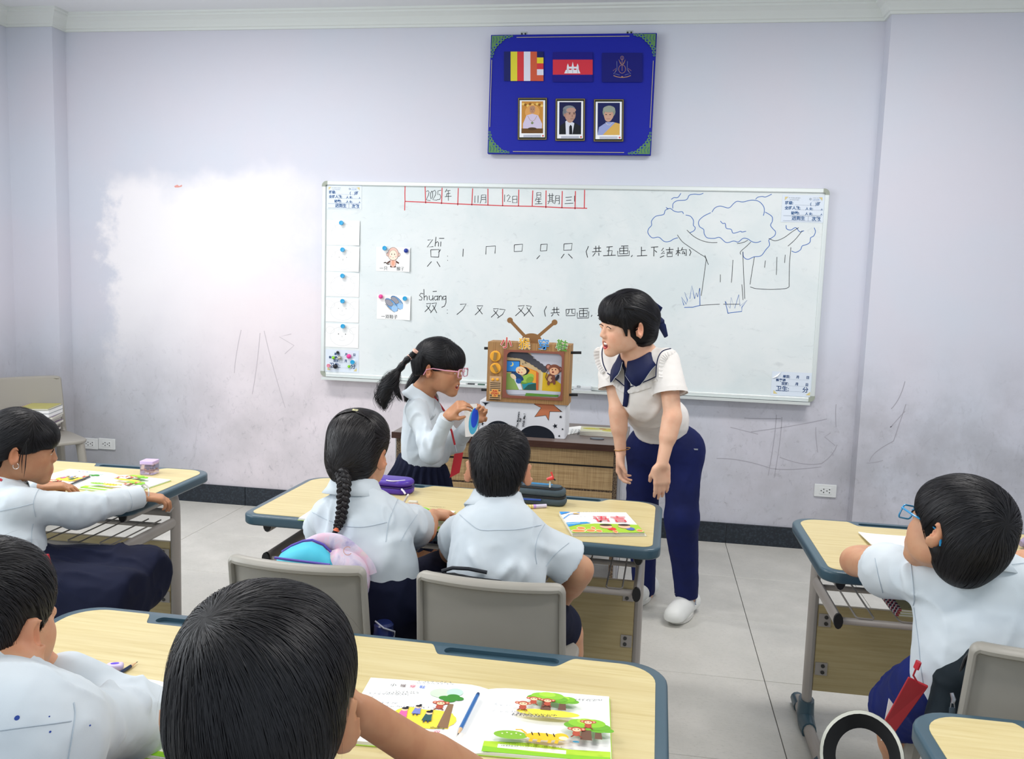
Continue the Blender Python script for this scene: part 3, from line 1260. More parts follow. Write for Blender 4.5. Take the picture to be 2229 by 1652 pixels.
strokes('905,490 870,500 835,520 790,520 745,485 690,490 655,450 660,415 685,385 685,350 720,310 785,295 800,260 840,245 870,265 905,275 940,272 952,290;970,300 1010,310 1035,345 1035,385 1050,405 1040,430 1005,448;'
        '850,170 870,155 905,152 930,118;862,245 865,205 900,180 975,172 1000,135 1040,125 1085,128 1118,118;1555,168 1575,150 1610,145 1640,148 1690,125;805,235 825,250;'
        '1190,275 1215,240 1260,225 1330,240 1370,205 1400,185 1450,190 1520,175 1580,185 1620,225 1628,265 1620,305;1635,275 1690,310 1695,350 1680,385 1700,415 1722,440 1715,470 1690,490 1665,510 1672,550 1640,590 1600,640 1540,650 1490,670 1455,650 1450,610;'
        '1180,280 1120,310 1080,350 1085,395 1120,420 1125,455 1150,490 1210,495 1255,487 1310,530 1370,517 1410,525 1450,495 1490,500 1520,520 1560,530 1600,518;1260,350 1280,370 1300,370 1310,410 1350,420 1365,450 1400,445 1430,435 1440,442 1475,435;'
        '1810,385 1815,415 1850,425 1890,405 1925,440 1960,430;2045,405 2055,440 2040,475 2015,490 2010,525 1985,545 1945,558 1930,590 1890,612 1855,600', K4, .0036, M_MBL, 'drawn_cloud', True, 'blue marker tree crowns')
strokes('900,465 940,520 1000,565 1090,625 1138,660 1135,720 1115,870 1100,975;980,425 1040,480 1110,515 1180,530 1235,530;1130,635 1160,715;1400,538 1450,530 1490,510;1515,525 1480,560 1430,605 1430,630;1448,605 1455,800 1465,1000;1440,880 1450,1010;1365,675 1360,770 1352,865;1260,797 1260,862;1090,1055 1170,1050 1255,1045;1285,1045 1420,1045;'
        '1665,495 1720,515 1790,490 1860,440 1915,405;1945,430 1890,500 1825,560;1850,570 1838,720 1835,900;1545,650 1525,770 1508,880;1510,900 1560,915 1680,922 1800,915 1835,900;1637,680 1630,740;1733,650 1728,800;1803,632 1797,700', K4, .003, M_MK, 'drawn_trunk', True)
strokes('955,1055 935,985 975,1045 985,1010 960,945 1005,1000 1022,890 1045,1000 1060,950 1070,985 1088,910 1090,1055;958,1072 1030,1070 1090,1055;1325,1125 1300,1020 1340,1080 1350,990 1380,1080 1415,965 1425,1060 1485,1012 1440,1070 1440,1105 1322,1120', K4, .0038, M_MBL, 'drawn_grass')

# ---- sheets and magnets on the board
M_PAPER = mat('white_paper', '#f4f4f2', .8, spec=.2)
M_CARD = mat('pale_blue_card', '#dbe4ef', .35)


def sheet(name, px0, py0, px1, py1, m, label, cat, group=None, curl=.004, out=.0004):
    """paper held on the board; returns root, size and print matrix"""
    a, b = at(px0, py0, Y=SURF), at(px1, py1, Y=SURF)
    wd, hg = b.x - a.x, a.z - b.z
    r = empty(name, (a.x, SURF - out, b.z), label=label, cat=cat, group=group)
    mb = MB()
    nx = 10
    vs, fs = [], []
    for dz in (0, .0007):
        for j in (0, 1):
            for i in range(nx + 1):
                u = i / nx
                vs.append((wd * u, -dz - curl * (max(0, u - .7) / .3) ** 2 * (1 - .5 * j), hg * j))
    n1 = 2 * (nx + 1)
    for i in range(nx):
        fs.append((n1 + i, n1 + i + 1, n1 + nx + 2 + i, n1 + nx + 1 + i))
        fs.append((i + 1, i, nx + 1 + i, nx + 2 + i))
        fs.append((i, i + 1, n1 + i + 1, n1 + i))
        fs.append((nx + 2 + i, nx + 1 + i, n1 + nx + 1 + i, n1 + nx + 2 + i))
    fs.append((0, n1, n1 + nx + 1, nx + 1))
    fs.append((nx, 2 * nx + 1, n1 + 2 * nx + 1, n1 + nx))
    mb.add(vs, fs)
    mb.build('sheet', m, r)
    return r, wd, hg, frame_M((0, -.0010, 0), (1, 0, 0), (0, 0, 1))


INK_B, INK_D = '#2b5d92', '#33404f'


def status_card(px0, py0, px1, py1, label):
    r, wd, hg, M = sheet('class_card', px0, py0, px1, py1, M_CARD, label, 'card', curl=0)
    p = Print(M)
    for x0, sx in ((.06, 1), (.94, -1)):
        p.poly([(wd * x0, hg * .93), (wd * (x0 + .08 * sx), hg * .93), (wd * x0, hg * .80)][::sx], '#d9c98f')
    p.line([(wd * .30, hg * .72 - .012), (wd * .86, hg * .70 - .012)], .0008, '#7d8898')
    for k, yy in enumerate((.50, .31)):
        p.line([(wd * .33, hg * (yy - .04)), (wd * .58, hg * (yy - .04))], .0008, '#7d8898')
        p.line([(wd * .70, hg * (yy - .04)), (wd * .93, hg * (yy - .04))], .0008, '#7d8898')
    for yy in (.235, .05):
        p.line([(wd * .05, hg * yy), (wd * .95, hg * yy)], .0012, '#6e7b90')
    p.line([(wd * .64, hg * .235), (wd * .64, hg * .05)], .0012, '#6e7b90')
    p.ell(wd * .66, hg * .86, .0055, .0055, '#5c6a7c')
    p.ell(wd * .66, hg * .86, .004, .004, '#c3cfdd')
    p.scrawl(wd * .15, hg * .88, wd * .42, .004, INK_D, .0008, 1)
    p.scrawl(wd * .17, hg * .81, wd * .40, .004, INK_D, .0008, 2)
    p.scrawl(wd * .71, hg * .89, wd * .88, .003, INK_D, .0007, 3)
    p.scrawl(wd * .71, hg * .81, wd * .88, .007, '#5f86b8', .0010, 4, .8)
    o = [p.build('print', None)]
    mb = mat('print_ink_blue_text', INK_B, .6)
    for s, x, y, sz in (('班级:', .07, .66, .020), ('(    )班', .66, .64, .020), ('全班人数:', .07, .475, .020), ('人 女:', .56, .465, .016), ('人', .92, .46, .010), ('缺勤:', .23, .285, .020), ('人 女:', .56, .28, .016), ('人', .92, .28, .010), ('迟到生', .25, .09, .024), ('次数', .72, .08, .024)):
        o.append(text_mesh(s, sz, M @ Matrix.Translation((wd * x, hg * y, .0006)), mb, 'print', None, .0006, .0001))
    join_objs(o, 'print', r)
    return r


status_card(711, 403, 787, 456.5, 'pale blue class attendance card taped in the top left board corner')
status_card(1703.5, 424, 1792, 485, 'pale blue class attendance card taped in the top right board corner')


def score_card(px0, py0, px1, py1, label, fold):
    r, wd, hg, M = sheet('class_card', px0, py0, px1, py1, M_CARD, label, 'card', curl=0)
    p = Print(M)
    p.poly([(wd * .06, hg * .07), (wd * .16, hg * .07), (wd * .06, hg * .22)], '#d9c98f')
    p.poly([(wd * .94, hg * .07), (wd * .94, hg * .22), (wd * .84, hg * .07)], '#d9c98f')
    for yy in (.70, .43, .20):
        p.line([(wd * .38, hg * yy), (wd * .88, hg * yy)], .0008, '#aab4c2')
    o = [p.build('print', None)]
    mb = mat('print_ink_navy_text', '#27497a', .6)
    for s, x, y, sz in (('单双:', .26, .76, .018), ('月', .58, .76, .018), ('日', .82, .76, .018), ('体育课', .10, .60, .018), ('双班:', .24, .46, .018), ('月', .57, .47, .018), ('日', .81, .46, .018), ('卫生:', .11, .21, .033), ('分', .75, .20, .033)):
        o.append(text_mesh(s, sz, M @ Matrix.Translation((wd * x, hg * y, .0006)), mb, 'print', None, .0006, .0001))
    join_objs(o, 'print', r)
    if fold:
        f = MB().add([(0, -.0015, hg * .70), (wd * .22, -.0015, hg), (wd * .13, -.010, hg * .80), (wd * .06, -.008, hg * .74)], [(0, 3, 2, 1)])
        f.build('folded_corner', M_PAPER, r)
    return r


score_card(709, 760, 781, 812, 'pale class card under coloured magnets in the bottom left board corner', False)
score_card(1681, 808, 1768, 864.5, 'pale class card with a peeled corner in the bottom right board corner', True)

# five pencil drawings of an animal face in a column
names5 = ('topmost faint pencil face drawing in the column at the left board edge', 'faint pencil face with dark nose ring, second sheet of the left board column', 'faintest pencil face drawing, middle sheet of the left board column',
          'faint pencil face with few dots, fourth sheet of the left board column', 'pencil face with two dark dot eyes, lowest sheet of the left board column')
ys = (478.5, 534.7, 592, 647, 702.7, 758)
for i in range(5):
    r, wd, hg, M = sheet('pencil_drawing', 711.5 - .6 * i, ys[i] + .6, 783 - .7 * i, ys[i + 1] - .2, M_PAPER, names5[i], 'drawing', 'pencil drawings at the board edge', .010 if i < 2 else .002)
    p = Print(M)
    g = '#d0d0d2'
    cx, cy = wd * .5, hg * .47
    p.line(ell(cx, cy, wd * .36, hg * .40, 28), .0012, g, True)
    p.line(ell(cx - wd * .36, cy + hg * .25, wd * .13, hg * .15, 16), .0012, g, True)
    p.line(ell(cx + wd * .36, cy + hg * .25, wd * .13, hg * .15, 16), .0012, g, True)
    p.line([(cx - .02, cy - .02), (cx, cy - .028), (cx + .02, cy - .02)], .0012, g)
    p.line(ell(cx, cy, .004, .004, 8), .0012, '#8b8b8d' if i == 1 else g, True)
    if i in (1, 3, 4):
        for dx in (-.03, .03):
            p.ell(cx + dx * (.8 if i < 4 else .75), cy + .014, .0028 if i == 4 else .0018, .0028 if i == 4 else .0018, '#1c1c20')
    p.build('pencil_lines', r)

M_MAGB = mat('cyan_magnet_plastic', '#1d9fd4', .3)


def push_magnet(px, py, label, c=M_MAGB, group='cyan push magnets on the board', s=1.0):
    q = at(px, py, Y=SURF - .012)
    r = empty('push_magnet', (q.x, SURF - .0012, q.z), label=label, cat='magnet', group=group)
    MB().lathe([(0, 0), (.0145 * s, 0), (.0145 * s, .006), (.012 * s, .0075), (0, .0075)], axis=(0, -1, 0)).build('base', mat('clear_magnet_rim', '#e8f2f5', .2), r, smooth=True)
    MB().lathe([(.0085 * s, .007), (.0085 * s, .016), (.0135 * s, .018), (.0138 * s, .024), (.012 * s, .027), (.006 * s, .0265), (0, .0262)], axis=(0, -1, 0)).build('grip', c, r, smooth=True)
    return r


for i, (cx, cy) in enumerate(((212, 412), (222, 640), (222, 862), (222, 1077), (225, 1290))):
    push_magnet(*K3(cx, cy), 'cyan push magnet on ' + ('the topmost', 'the second', 'the middle', 'the fourth', 'the lowest')[i] + ' pencil drawing of the left board column')
push_magnet(*K3(580, 627), 'cyan push magnet on the monkey card')
push_magnet(*K3(752, 1055), 'cyan push magnet on the shoe card')
push_magnet(768.5, 788, 'cyan push magnet on the class card in the bottom left board corner')
push_magnet(716.5, 795.5, 'small pink cup magnet in the bottom left board corner', mat('pink_magnet', '#e08a9d', .35), 'magnets in the bottom left board corner', .85)


def ball_magnet(px, py, rad, c, label, grp='round magnets on the board', **kw):
    q = at(px, py, Y=SURF - rad * .7)
    o = MB().sphere((0, 0, 0), rad, 10).build('ball_magnet', mat('magnet_' + c.lstrip('#'), c, .25, **kw), None, smooth=True, loc=(q.x, SURF - .001 - rad, q.z))
    return tag(o, label, 'magnet', grp)


ball_magnet(*K3(760, 648), .0135, '#14369c', 'navy ball magnet on the monkey card')
ball_magnet(*K3(545, 1038), .0135, '#f04c9c', 'pink ball magnet on the shoe card')
ball_magnet(735.5, 767, .009, '#0f1a22', 'small black ball magnet at the top of the bottom left board corner')
ball_magnet(760, 775.5, .0145, '#f0449c', 'big pink ball magnet in the bottom left board corner')
ball_magnet(726, 778.5, .0095, '#8fdc1e', 'lime ball magnet left of the glass bead in the bottom left board corner')
ball_magnet(760, 797.5, .009, '#86d61c', 'lime ball magnet under the big pink one in the bottom left board corner')
ball_magnet(739.8, 779, .0135, '#b9b6a8', 'silvery glass bead magnet in the bottom left board corner', metal=.6)
ball_magnet(730.8, 797.5, .0145, '#10131c', 'big black ball magnet beside the pink cup magnet')

# two picture cards
r, wd, hg, M = sheet('picture_card', 819.5, 537, 892.5, 592, M_PAPER, 'white picture card of a pink monkey under two blue magnets', 'card', 'picture cards on the board', .012)
p = Print(M)
cx = wd * .5
LN = '#5c3a30'
p.line(smooth([(cx - .034, hg * .32, 0), (cx - .05, hg * .36, 0), (cx - .06, hg * .40, 0), (cx - .05, hg * .38, 0)]) and [(q.x, q.y) for q in smooth([(cx - .022, hg * .30, 0), (cx - .036, hg * .30, 0), (cx - .046, hg * .36, 0), (cx - .058, hg * .34, 0)])], .006, '#55483f')
for s in (-1, 1):
    p.ell(cx + s * .034, hg * .70, .010, .012, LN).ell(cx + s * .034, hg * .70, .008, .010, '#f0cdbf')
    p.line([(cx + s * .018, hg * .42), (cx + s * .036, hg * .34)], .009, LN)
    p.ell(cx + s * .010, hg * .20, .009, .005, LN)
p.ell(cx, hg * .36, .020, .028, LN).ell(cx, hg * .36, .018, .026, '#efc6b8').ell(cx, hg * .35, .010, .018, '#e9a98f')
p.ell(cx, hg * .72, .034, .040, LN).ell(cx, hg * .72, .032, .038, '#efc6b8')
p.ell(cx, hg * .68, .025, .030, LN).ell(cx, hg * .68, .0238, .0288, '#fbe6d2')
p.ell(cx, hg * .60, .026, .018, '#fbe6d2')
for s in (-1, 1):
    p.ell(cx + s * .009, hg * .71, .0025, .004, '#2a2424')
    p.ell(cx + s * .017, hg * .61, .006, .004, '#f3b9b0')
p.line([(cx - .004, hg * .575), (cx, hg * .565), (cx + .004, hg * .575)], .0014, LN)
o = [p.build('print')]
for s, x in (('一只', .10), ('猴子', .60)):
    o.append(text_mesh(s, .026, M @ Matrix.Translation((wd * x, hg * .055, .0012)), M_MK, 'print', None, -.0002, .0001))
join_objs(o, 'picture', r)

r, wd, hg, M = sheet('picture_card', 821, 641, 893.5, 697, M_PAPER, 'white picture card of blue shoes under a pink and a cyan magnet', 'card', 'picture cards on the board', .012)
p = Print(M)
for dx, dy in ((.022, .016), (-.014, 0)):
    x, y = wd * .5 + dx, hg * .60 + dy
    p.ell(x, y, .052, .024, '#27384f', -.75).ell(x, y, .050, .022, '#6ea4dc', -.75)
    p.ell(x + .020, y - .022, .020, .020, '#9cc4ea', -.75)
    p.ell(x - .016, y + .012, .028, .017, '#3b3b42', -.62).ell(x - .016, y + .012, .0265, .0155, '#9a99a2', -.62)
    for k in range(3):
        a = (x + .006 + k * .007, y + .006 - k * .008)
        p.line([(a[0] - .006, a[1] - .004), (a[0] + .008, a[1] + .006)], .0016, '#d8c14e')
    p.line([(x - .04, y + .004), (x - .012, y - .026), (x + .02, y - .044)], .0016, '#1d2f4a')
o = [p.build('print')]
o.append(text_mesh('一双鞋子', .026, M @ Matrix.Translation((wd * .13, hg * .05, .0016)), M_MK, 'print', None, -.0002, .0001))
join_objs(o, 'picture', r)

# markers and eraser in the tray
TRZ = BZ0 - .0075


def marker(px, c, label, ln=.115):
    q = at(px, 835, Y=WALL_Y - .055)
    r = empty('board_marker', (q.x, WALL_Y - .055, TRZ + .0085), label=label, cat='marker', group='markers in the pen tray')
    MB().cyl((0, 0, 0), (ln * .62, 0, 0), .008, 12).build('barrel', mat('marker_barrel', '#d9d9d9', .4), r, smooth=True)
    MB().cyl((ln * .62, 0, 0), (ln, 0, 0), .0085, 12).build('cap', mat('marker_' + c.lstrip('#'), c, .4), r, smooth=True)
    return r


marker(993, '#23262b', 'board marker lying in the tray left of the toy television, leftmost of three')
marker(1015, '#2c5444', 'board marker lying in the tray left of the toy television, second of three')
marker(1040, '#e4e4e4', 'white capped board marker in the tray right beside the toy television')
q = at(1268, 845, Y=WALL_Y - .05)
r = empty('board_eraser', (q.x, WALL_Y - .05, TRZ), label='grey translucent board eraser in the tray, right of the toy television', cat='eraser')
MB().prism(rrect(-.052, -.022, .052, .022, .006), 0, .018).build('felt', mat('eraser_felt', '#c9ccd0', .9), r)
MB().prism(rrect(-.052, -.022, .052, .022, .006), .018, .036).build('grip', mat('eraser_shell', '#d4d9dc', .3), r, bevel=.004)
MB().tube([(-.03, -.023, .028), (-.03, -.023, .036), (-.012, -.023, .036), (-.012, -.023, .028)], .0015, 6, closed=True).build('tab', mat('eraser_tab', '#7d8388', .4), r)

# ------------------------------------------------------------------ blue notice panel
M_BLUE = mat('royal_blue_vinyl', '#06189a', .5, spec=.3)
t = NT(M_BLUE)
t.bump(t.noise(t.coords((1, 1, 60)), 3, 2), .12, .003)
NPx, NPz = -.984, 2.212
NP = empty('notice_panel', (NPx, WALL_Y, NPz), label='royal blue printed panel with flags and three portraits, high on the wall', cat='panel')
PW, PH = .937, .664
NPY = WALL_Y - .05
MB().box((0, -.048, 0), (PW, -.018, PH)).build('board', M_BLUE, NP, bevel=.002, seg=1)
M_TAB = mat('zinc_tab', '#bcc4c2', .4, .6)
for px in (1140, 1370):
    q = at(px, 75, Y=WALL_Y)
    b = MB().box((q.x - NPx - .018, -.004, PH - .02), (q.x - NPx + .018, 0, PH + .028)).build('hanger', M_TAB, NP)
    mb = MB()
    for dx in (-.010, .010):
        mb.cyl((q.x - NPx + dx, -.004, PH + .016), (q.x - NPx + dx, -.007, PH + .016), .005, 10)
    mb.build('screw', M_BLACK, b)
MN = frame_M((0, -.0482, 0), (1, 0, 0), (0, 0, 1))
KP = kk(1040, 50, 5.307)


def pn(cx, cy):
    q = at(*KP(cx, cy), Y=NPY)
    return (q.x - NPx, q.z - NPz)


p = Print(MN)
GRN = '#5e8a5a'
# corner scrolls
for cx, cy, sx, sy in ((0, 0, 1, 1), (PW, 0, -1, 1), (0, PH, 1, -1), (PW, PH, -1, -1)):
    def q(x, y):
        return (cx + sx * x, cy + sy * y)
    o = 1 if sx * sy > 0 else -1
    p.poly([q(.006, .006), q(.075, .006), q(.055, .03), q(.03, .055), q(.006, .075)][::o], GRN)
    for k, (x, y, rr) in enumerate(((.085, .014, .012), (.105, .012, .010), (.122, .009, .007), (.014, .085, .012), (.012, .105, .010), (.009, .122, .007), (.052, .040, .013), (.036, .054, .013), (.068, .026, .012), (.024, .070, .012))):
        p.ell(*q(x, y), rr, rr * .8, GRN)
        p.ell(*q(x, y), rr * .45, rr * .4, '#16309a')
    for k in range(3):
        p.line([q(.015 + .018 * k, .012), q(.02 + .018 * k, .03), q(.012 + .016 * k, .045)], .0025, '#2d5f86')
for a, b in (((.15, PH - .017), (PW - .15, PH - .017)), ((.15, .013), (PW - .15, .013)), ((.010, .15), (.010, PH - .14)), ((PW - .012, .15), (PW - .012, PH - .15))):
    p.line([a, b], .003, '#c2b98a')


def quad(x0, y0, x1, y1, c):
    """rectangle given in close-up coordinates"""
    p.poly([pn(x0, y1), pn(x1, y1), pn(x1, y0), pn(x0, y0)], c)


# striped flag
for k, c in enumerate(('#141c60', '#d9cf3a', '#d23a40', '#dcdcea', '#cc5a3c')):
    quad(305 + 76 * k, 333, 305 + 76 * (k + 1), 672, c)
for k, c in enumerate(('#141c60', '#e2cf30', '#d23a40', '#dcdcea', '#cc5a3c')):
    quad(685, 333 + 68 * k, 760, 333 + 68 * (k + 1), c)
# red and navy flag with temple
quad(868, 340, 1328, 684, '#15127e')
quad(868, 426, 1328, 600, '#d03444')
W_ = '#e6e6ee'
p.poly([pn(1000, 585), pn(1186, 585), pn(1170, 545), pn(1018, 545)], W_)
for xx, top in ((1042, 470), (1098, 450), (1154, 470)):
    p.poly([pn(xx - 14, 548), pn(xx + 14, 548), pn(xx + 11, 500), pn(xx, top), pn(xx - 11, 500)], W_)
    p.line([pn(xx, 582), pn(xx, 505)], .0015, '#4b5a78')
p.poly([pn(1030, 530), pn(1166, 530), pn(1160, 508), pn(1036, 508)], W_)
# navy flag with golden crest
quad(1436, 348, 1900, 686, '#0d1270')
GO = '#b98d63'
ccx, ccy = 1668, 535
p.line([pn(ccx + 40 * math.sin(a), ccy - 48 * math.cos(a)) for a in [i * 2 * PI / 16 for i in range(16)]], .0018, GO, True)
p.line([pn(ccx, ccy - 140), pn(ccx, ccy + 20)], .002, GO)
p.line([pn(ccx + 18 * math.sin(a), ccy - 128 - 22 * math.cos(a)) for a in [i * 2 * PI / 12 for i in range(12)]], .0016, GO, True)
for s in (-1, 1):
    p.line([pn(ccx + s * 10, ccy - 60), pn(ccx + s * 40, ccy - 110), pn(ccx + s * 25, ccy - 70), pn(ccx + s * 8, ccy - 50)], .0018, GO)
    p.line([pn(ccx + s * 62, ccy - 90), pn(ccx + s * 58, ccy + 10), pn(ccx + s * 100, ccy + 55), pn(ccx + s * 60, ccy + 60), pn(ccx + s * 30, ccy + 70)], .0018, '#7b86a8')
    p.line([pn(ccx + s * 100, ccy + 75), pn(ccx + s * 60, ccy + 90), pn(ccx + s * 10, ccy + 98)], .0035, GO)
    p.line([pn(ccx + s * 105, ccy + 20), pn(ccx + s * 70, ccy - 10), pn(ccx + s * 80, ccy + 40)], .0016, GO)
p.ell(*pn(ccx, ccy + 92), .006, .004, GO)


# portraits
def portrait(x0, y0, x1, y1, kind):
    wd, hg = x1 - x0, y1 - y0

    def f(u, v2):
        return pn(x0 + wd * u - (v2 - .5) * 4, y0 + hg * v2)

    def el(u, v2, ru, rv, c, rot=0.0):
        a = f(u, v2)
        p.ell(a[0], a[1], ru * wd / 5.307 * .00259, rv * hg / 5.307 * .00259, c, rot)

    def R(a, b, c2, d, col):
        p.poly([f(a, d), f(c2, d), f(c2, b), f(a, b)], col)
    R(0, 0, 1, 1, '#20241f')
    R(.012, .008, .988, .992, '#8c7a4a')
    R(.035, .022, .965, .978, '#20241f')
    R(.065, .06, .935, .94, '#eef0f4')
    bg = {0: '#c58a3c', 1: '#141a48', 2: '#161d55'}[kind]
    R(.13, .085, .87, .845, bg)
    if kind == 0:
        for k in range(9):
            el(.18 + .08 * k, .15 + .02 * (k % 3), .05, .03, ('#e7c36a', '#8b5a22')[k % 2])
        el(.5, .34, .26, .17, '#dca05a')
        p.poly([f(.18, .845), f(.82, .845), f(.84, .62), f(.70, .42), f(.5, .38), f(.30, .42), f(.18, .62)], '#cdc3dd')
        R(.13, .73, .87, .845, '#6b4a26')
        el(.5, .74, .16, .035, '#4e3a24')
        p.line([f(.34, .43), f(.42, .53), f(.5, .56), f(.58, .53), f(.66, .43)], .002, '#a88a58')
        el(.5, .60, .045, .03, '#7b8a62')
        el(.5, .29, .095, .085, '#b98a6c')
        el(.5, .25, .098, .055, '#b0866d')
        for s in (-1, 1):
            el(.5 + .035 * s, .275, .018, .006, '#4a342c')
        R(.47, .318, .53, .324, '#7d4a40')
    elif kind == 1:
        p.poly([f(.13, .845), f(.87, .845), f(.87, .66), f(.66, .57), f(.5, .62), f(.36, .55), f(.16, .64)], '#171c22')
        p.poly([f(.36, .845), f(.58, .845), f(.64, .58), f(.42, .50), f(.34, .54)], '#d8dbe6')
        p.poly([f(.47, .845), f(.58, .845), f(.56, .65), f(.51, .62), f(.47, .66)], '#10141c')
        el(.50, .39, .185, .155, '#b08a7c')
        el(.50, .44, .14, .13, '#b79180')
        el(.46, .25, .21, .085, '#7f868c')
        el(.53, .275, .165, .06, '#b69284')
        el(.30, .33, .055, .09, '#6f767c')
        el(.315, .39, .03, .04, '#a98374')
        for s in (-.07, .08):
            el(.55 + s, .36, .03, .010, '#3b2c2a')
            el(.55 + s, .335, .04, .008, '#5b4a46')
        el(.57, .41, .025, .03, '#a37b6e')
        R(.51, .478, .63, .486, '#74473f')
    else:
        p.poly([f(.13, .845), f(.87, .845), f(.87, .63), f(.68, .54), f(.44, .54), f(.18, .66)], '#97a2d2')
        p.poly([f(.30, .845), f(.87, .845), f(.87, .58), f(.72, .55)], '#d8ae5a')
        el(.51, .30, .215, .145, '#8a9285')
        el(.50, .38, .16, .125, '#c39a86')
        el(.49, .43, .13, .10, '#c79f8b')
        p.line([f(.40, .54), f(.46, .60), f(.54, .61), f(.64, .54)], .002, '#e4dccb')
        el(.51, .235, .20, .075, '#959c90')
        for s in (-.065, .065):
            el(.48 + s, .365, .028, .010, '#3b2f2c')
        R(.42, .462, .55, .470, '#9b5a54')
    for k in range(2):
        a, b = f(.2, .895 + .03 * k), f(.8, .893 + .03 * k)
        p.line([a, b], .0022, '#26407c')
    el(.87, .905, .03, .02, '#d05050')


portrait(464, 866, 800, 1352, 0)
portrait(898, 876, 1240, 1366, 1)
portrait(1340, 884, 1686, 1374, 2)
p.build('print', NP)

# ------------------------------------------------------------------ white carton and cardboard television
def loc_front(px, py, Y, org):
    q = at(px, py, Y=Y)
    return (q.x - org[0], q.z - org[2])


BY = 4.03
a, b = at(1043, 940, Y=BY), at(1228.5, 960, Y=BY)
BOX = empty('carton', (a.x, BY, TZ), label='white cardboard carton printed with black stars, on the teacher desk', cat='box')
bw, bh, bd = b.x - a.x, at(1140, 876.5, Y=BY).z - TZ, .20
M_CARTON = mat('white_carton', '#e6e9ef', .55)
MB().box((0, 0, 0), (bw, bd, bh)).build('body', M_CARTON, BOX, bevel=.0015, seg=1)
MB().box((bw, .004, .002), (bw + .003, bd - .01, bh * .93)).build('side_flap', M_CARTON, BOX)
MC = frame_M((0, -.0006, 0), (1, 0, 0), (0, 0, 1))
KB = kk(1080, 840, 12.383)


def bx(cx, cy):
    return loc_front(*KB(cx, cy), BY, (a.x, BY, TZ))


def star(cx, cy, r, rot, r2=.42, n=5):
    return [(cx + (r if i % 2 == 0 else r * r2) * math.sin(rot + i * PI / n), cy + (r if i % 2 == 0 else r * r2) * math.cos(rot + i * PI / n)) for i in range(2 * n)][::-1]


p = Print(MC)
K_ = '#161d28'
p.poly([bx(1030, 500), bx(1205, 590), bx(1030, 835), bx(1335, 795), bx(1415, 940), bx(1450, 695), bx(1790, 700), bx(1560, 515), bx(1560, 470), bx(1030, 470)], '#3a2620')
p.poly([bx(1050, 500), bx(1220, 588), bx(1050, 825), bx(1338, 785), bx(1412, 905), bx(1440, 682), bx(1740, 690), bx(1550, 515), bx(1550, 475), bx(1050, 475)], '#c87a55')
for cx, cy, r, rot in ((1738, 835, .0065, .2), (1590, 1080, .0098, -.3), (1790, 1165, .0047, .3), (1700, 1350, .0050, .1)):
    p.poly(star(*bx(cx, cy), r * 1.35, rot), K_)
x, y = bx(1090, 1500)
p.poly([(x + .086 * math.cos(t_), max(.0005, .058 * math.sin(t_))) for t_ in [PI * i / 24 for i in range(25)]], K_)
x, y = bx(60, 1480)
p.poly([(x + .075 * math.cos(t_), max(.0005, .070 * math.sin(t_))) for t_ in [PI * i / 24 for i in range(25)]], K_)
for (px_, py_, r) in ((1049.5, 922, .012), (1063, 928.5, .009), (1052, 938, .008)):
    p.poly(star(*loc_front(px_, py_, BY, (a.x, BY, TZ)), r * .95, .2), K_)
x, y = loc_front(1057, 878, BY, (a.x, BY, TZ))
p.poly([(x - .020, y + .005), (x - .006, y - .001), (x - .002, y - .012), (x + .006, y - .002), (x + .020, y + .005)], K_)
x, y = loc_front(1050, 908, BY, (a.x, BY, TZ))
p.line(rrect(x - .004, y - .013, x + .004, y + .013, .001, 2), .0012, K_, True)
o = [p.build('print')]
m_k = mat('print_ink_dark_text', K_, .6)
for s, cx, cy, sz in (('The Monsters', 590, 1118, .0135), ('Fall', 672, 968, .0135), ('With Me !', 760, 1105, .0155)):
    x, y = bx(cx, cy)
    o.append(text_mesh(s, sz, MC @ Matrix.Translation((x, y, .0022)) @ Matrix.Rotation(PI / 2 - .08, 4, 'Z'), m_k, 'print', None, .0004, .0001))
join_objs(o, 'print', BOX)

M_KRAFT = mat('kraft_cardboard', '#a47c52', .75, spec=.25)
t = NT(M_KRAFT)
t.base(t.mix(t.maprange(t.noise(t.coords((130, 2, 2)), 1.5, 2), .35, .65), '#98724a', '#ad8659'))
M_KEDGE = mat('reddish_card_frame', '#8c5140', .7)
M_ORANGE = mat('yellow_orange_card', '#f0ac33', .6)
M_ROD = mat('black_rod', '#101418', .4)
TY = 4.02
TB = TZ + bh
a2 = at(1058.5, 871, Y=TY)
b2 = at(1237, 880, Y=TY)
TV = empty('cardboard_television', (a2.x, TY, TB), label='toy television cut from brown cardboard, standing on the white carton', cat='toy')
tw, th_, td = b2.x - a2.x, at(1150, 747.5, Y=TY).z - TB, .14
KT = kk(1000, 680, 5.5055)


def tv(cx, cy):
    return loc_front(*KT(cx, cy), TY, (a2.x, TY, TB))


# shell: sides, back and a front sheet with a rounded window
s0, s1 = tv(555, 995), tv(1232, 490)
wx0, wx1, wz0, wz1 = s0[0], s1[0], tv(900, 1010)[1], tv(900, 485)[1]
win = rrect(wx0, wz0, wx1, wz1, .022, 6)


def holed_plate(outer, inner, M, d, m, name, parent):
    """flat sheet with a window: outer and inner loops have the same corner sampling"""
    k = len(outer)
    vs = [M @ Vector((x, y, z)) for z in (0, d) for L in (outer, inner) for x, y in L]
    fs = []
    for i in range(k):
        j = (i + 1) % k
        fs.append((2 * k + i, 2 * k + j, 3 * k + j, 3 * k + i))
        fs.append((j, i, k + i, k + j))
        fs.append((i, j, 2 * k + j, 2 * k + i))
        fs.append((k + j, k + i, 3 * k + i, 3 * k + j))
    return MB().add(vs, fs).build(name, m, parent)


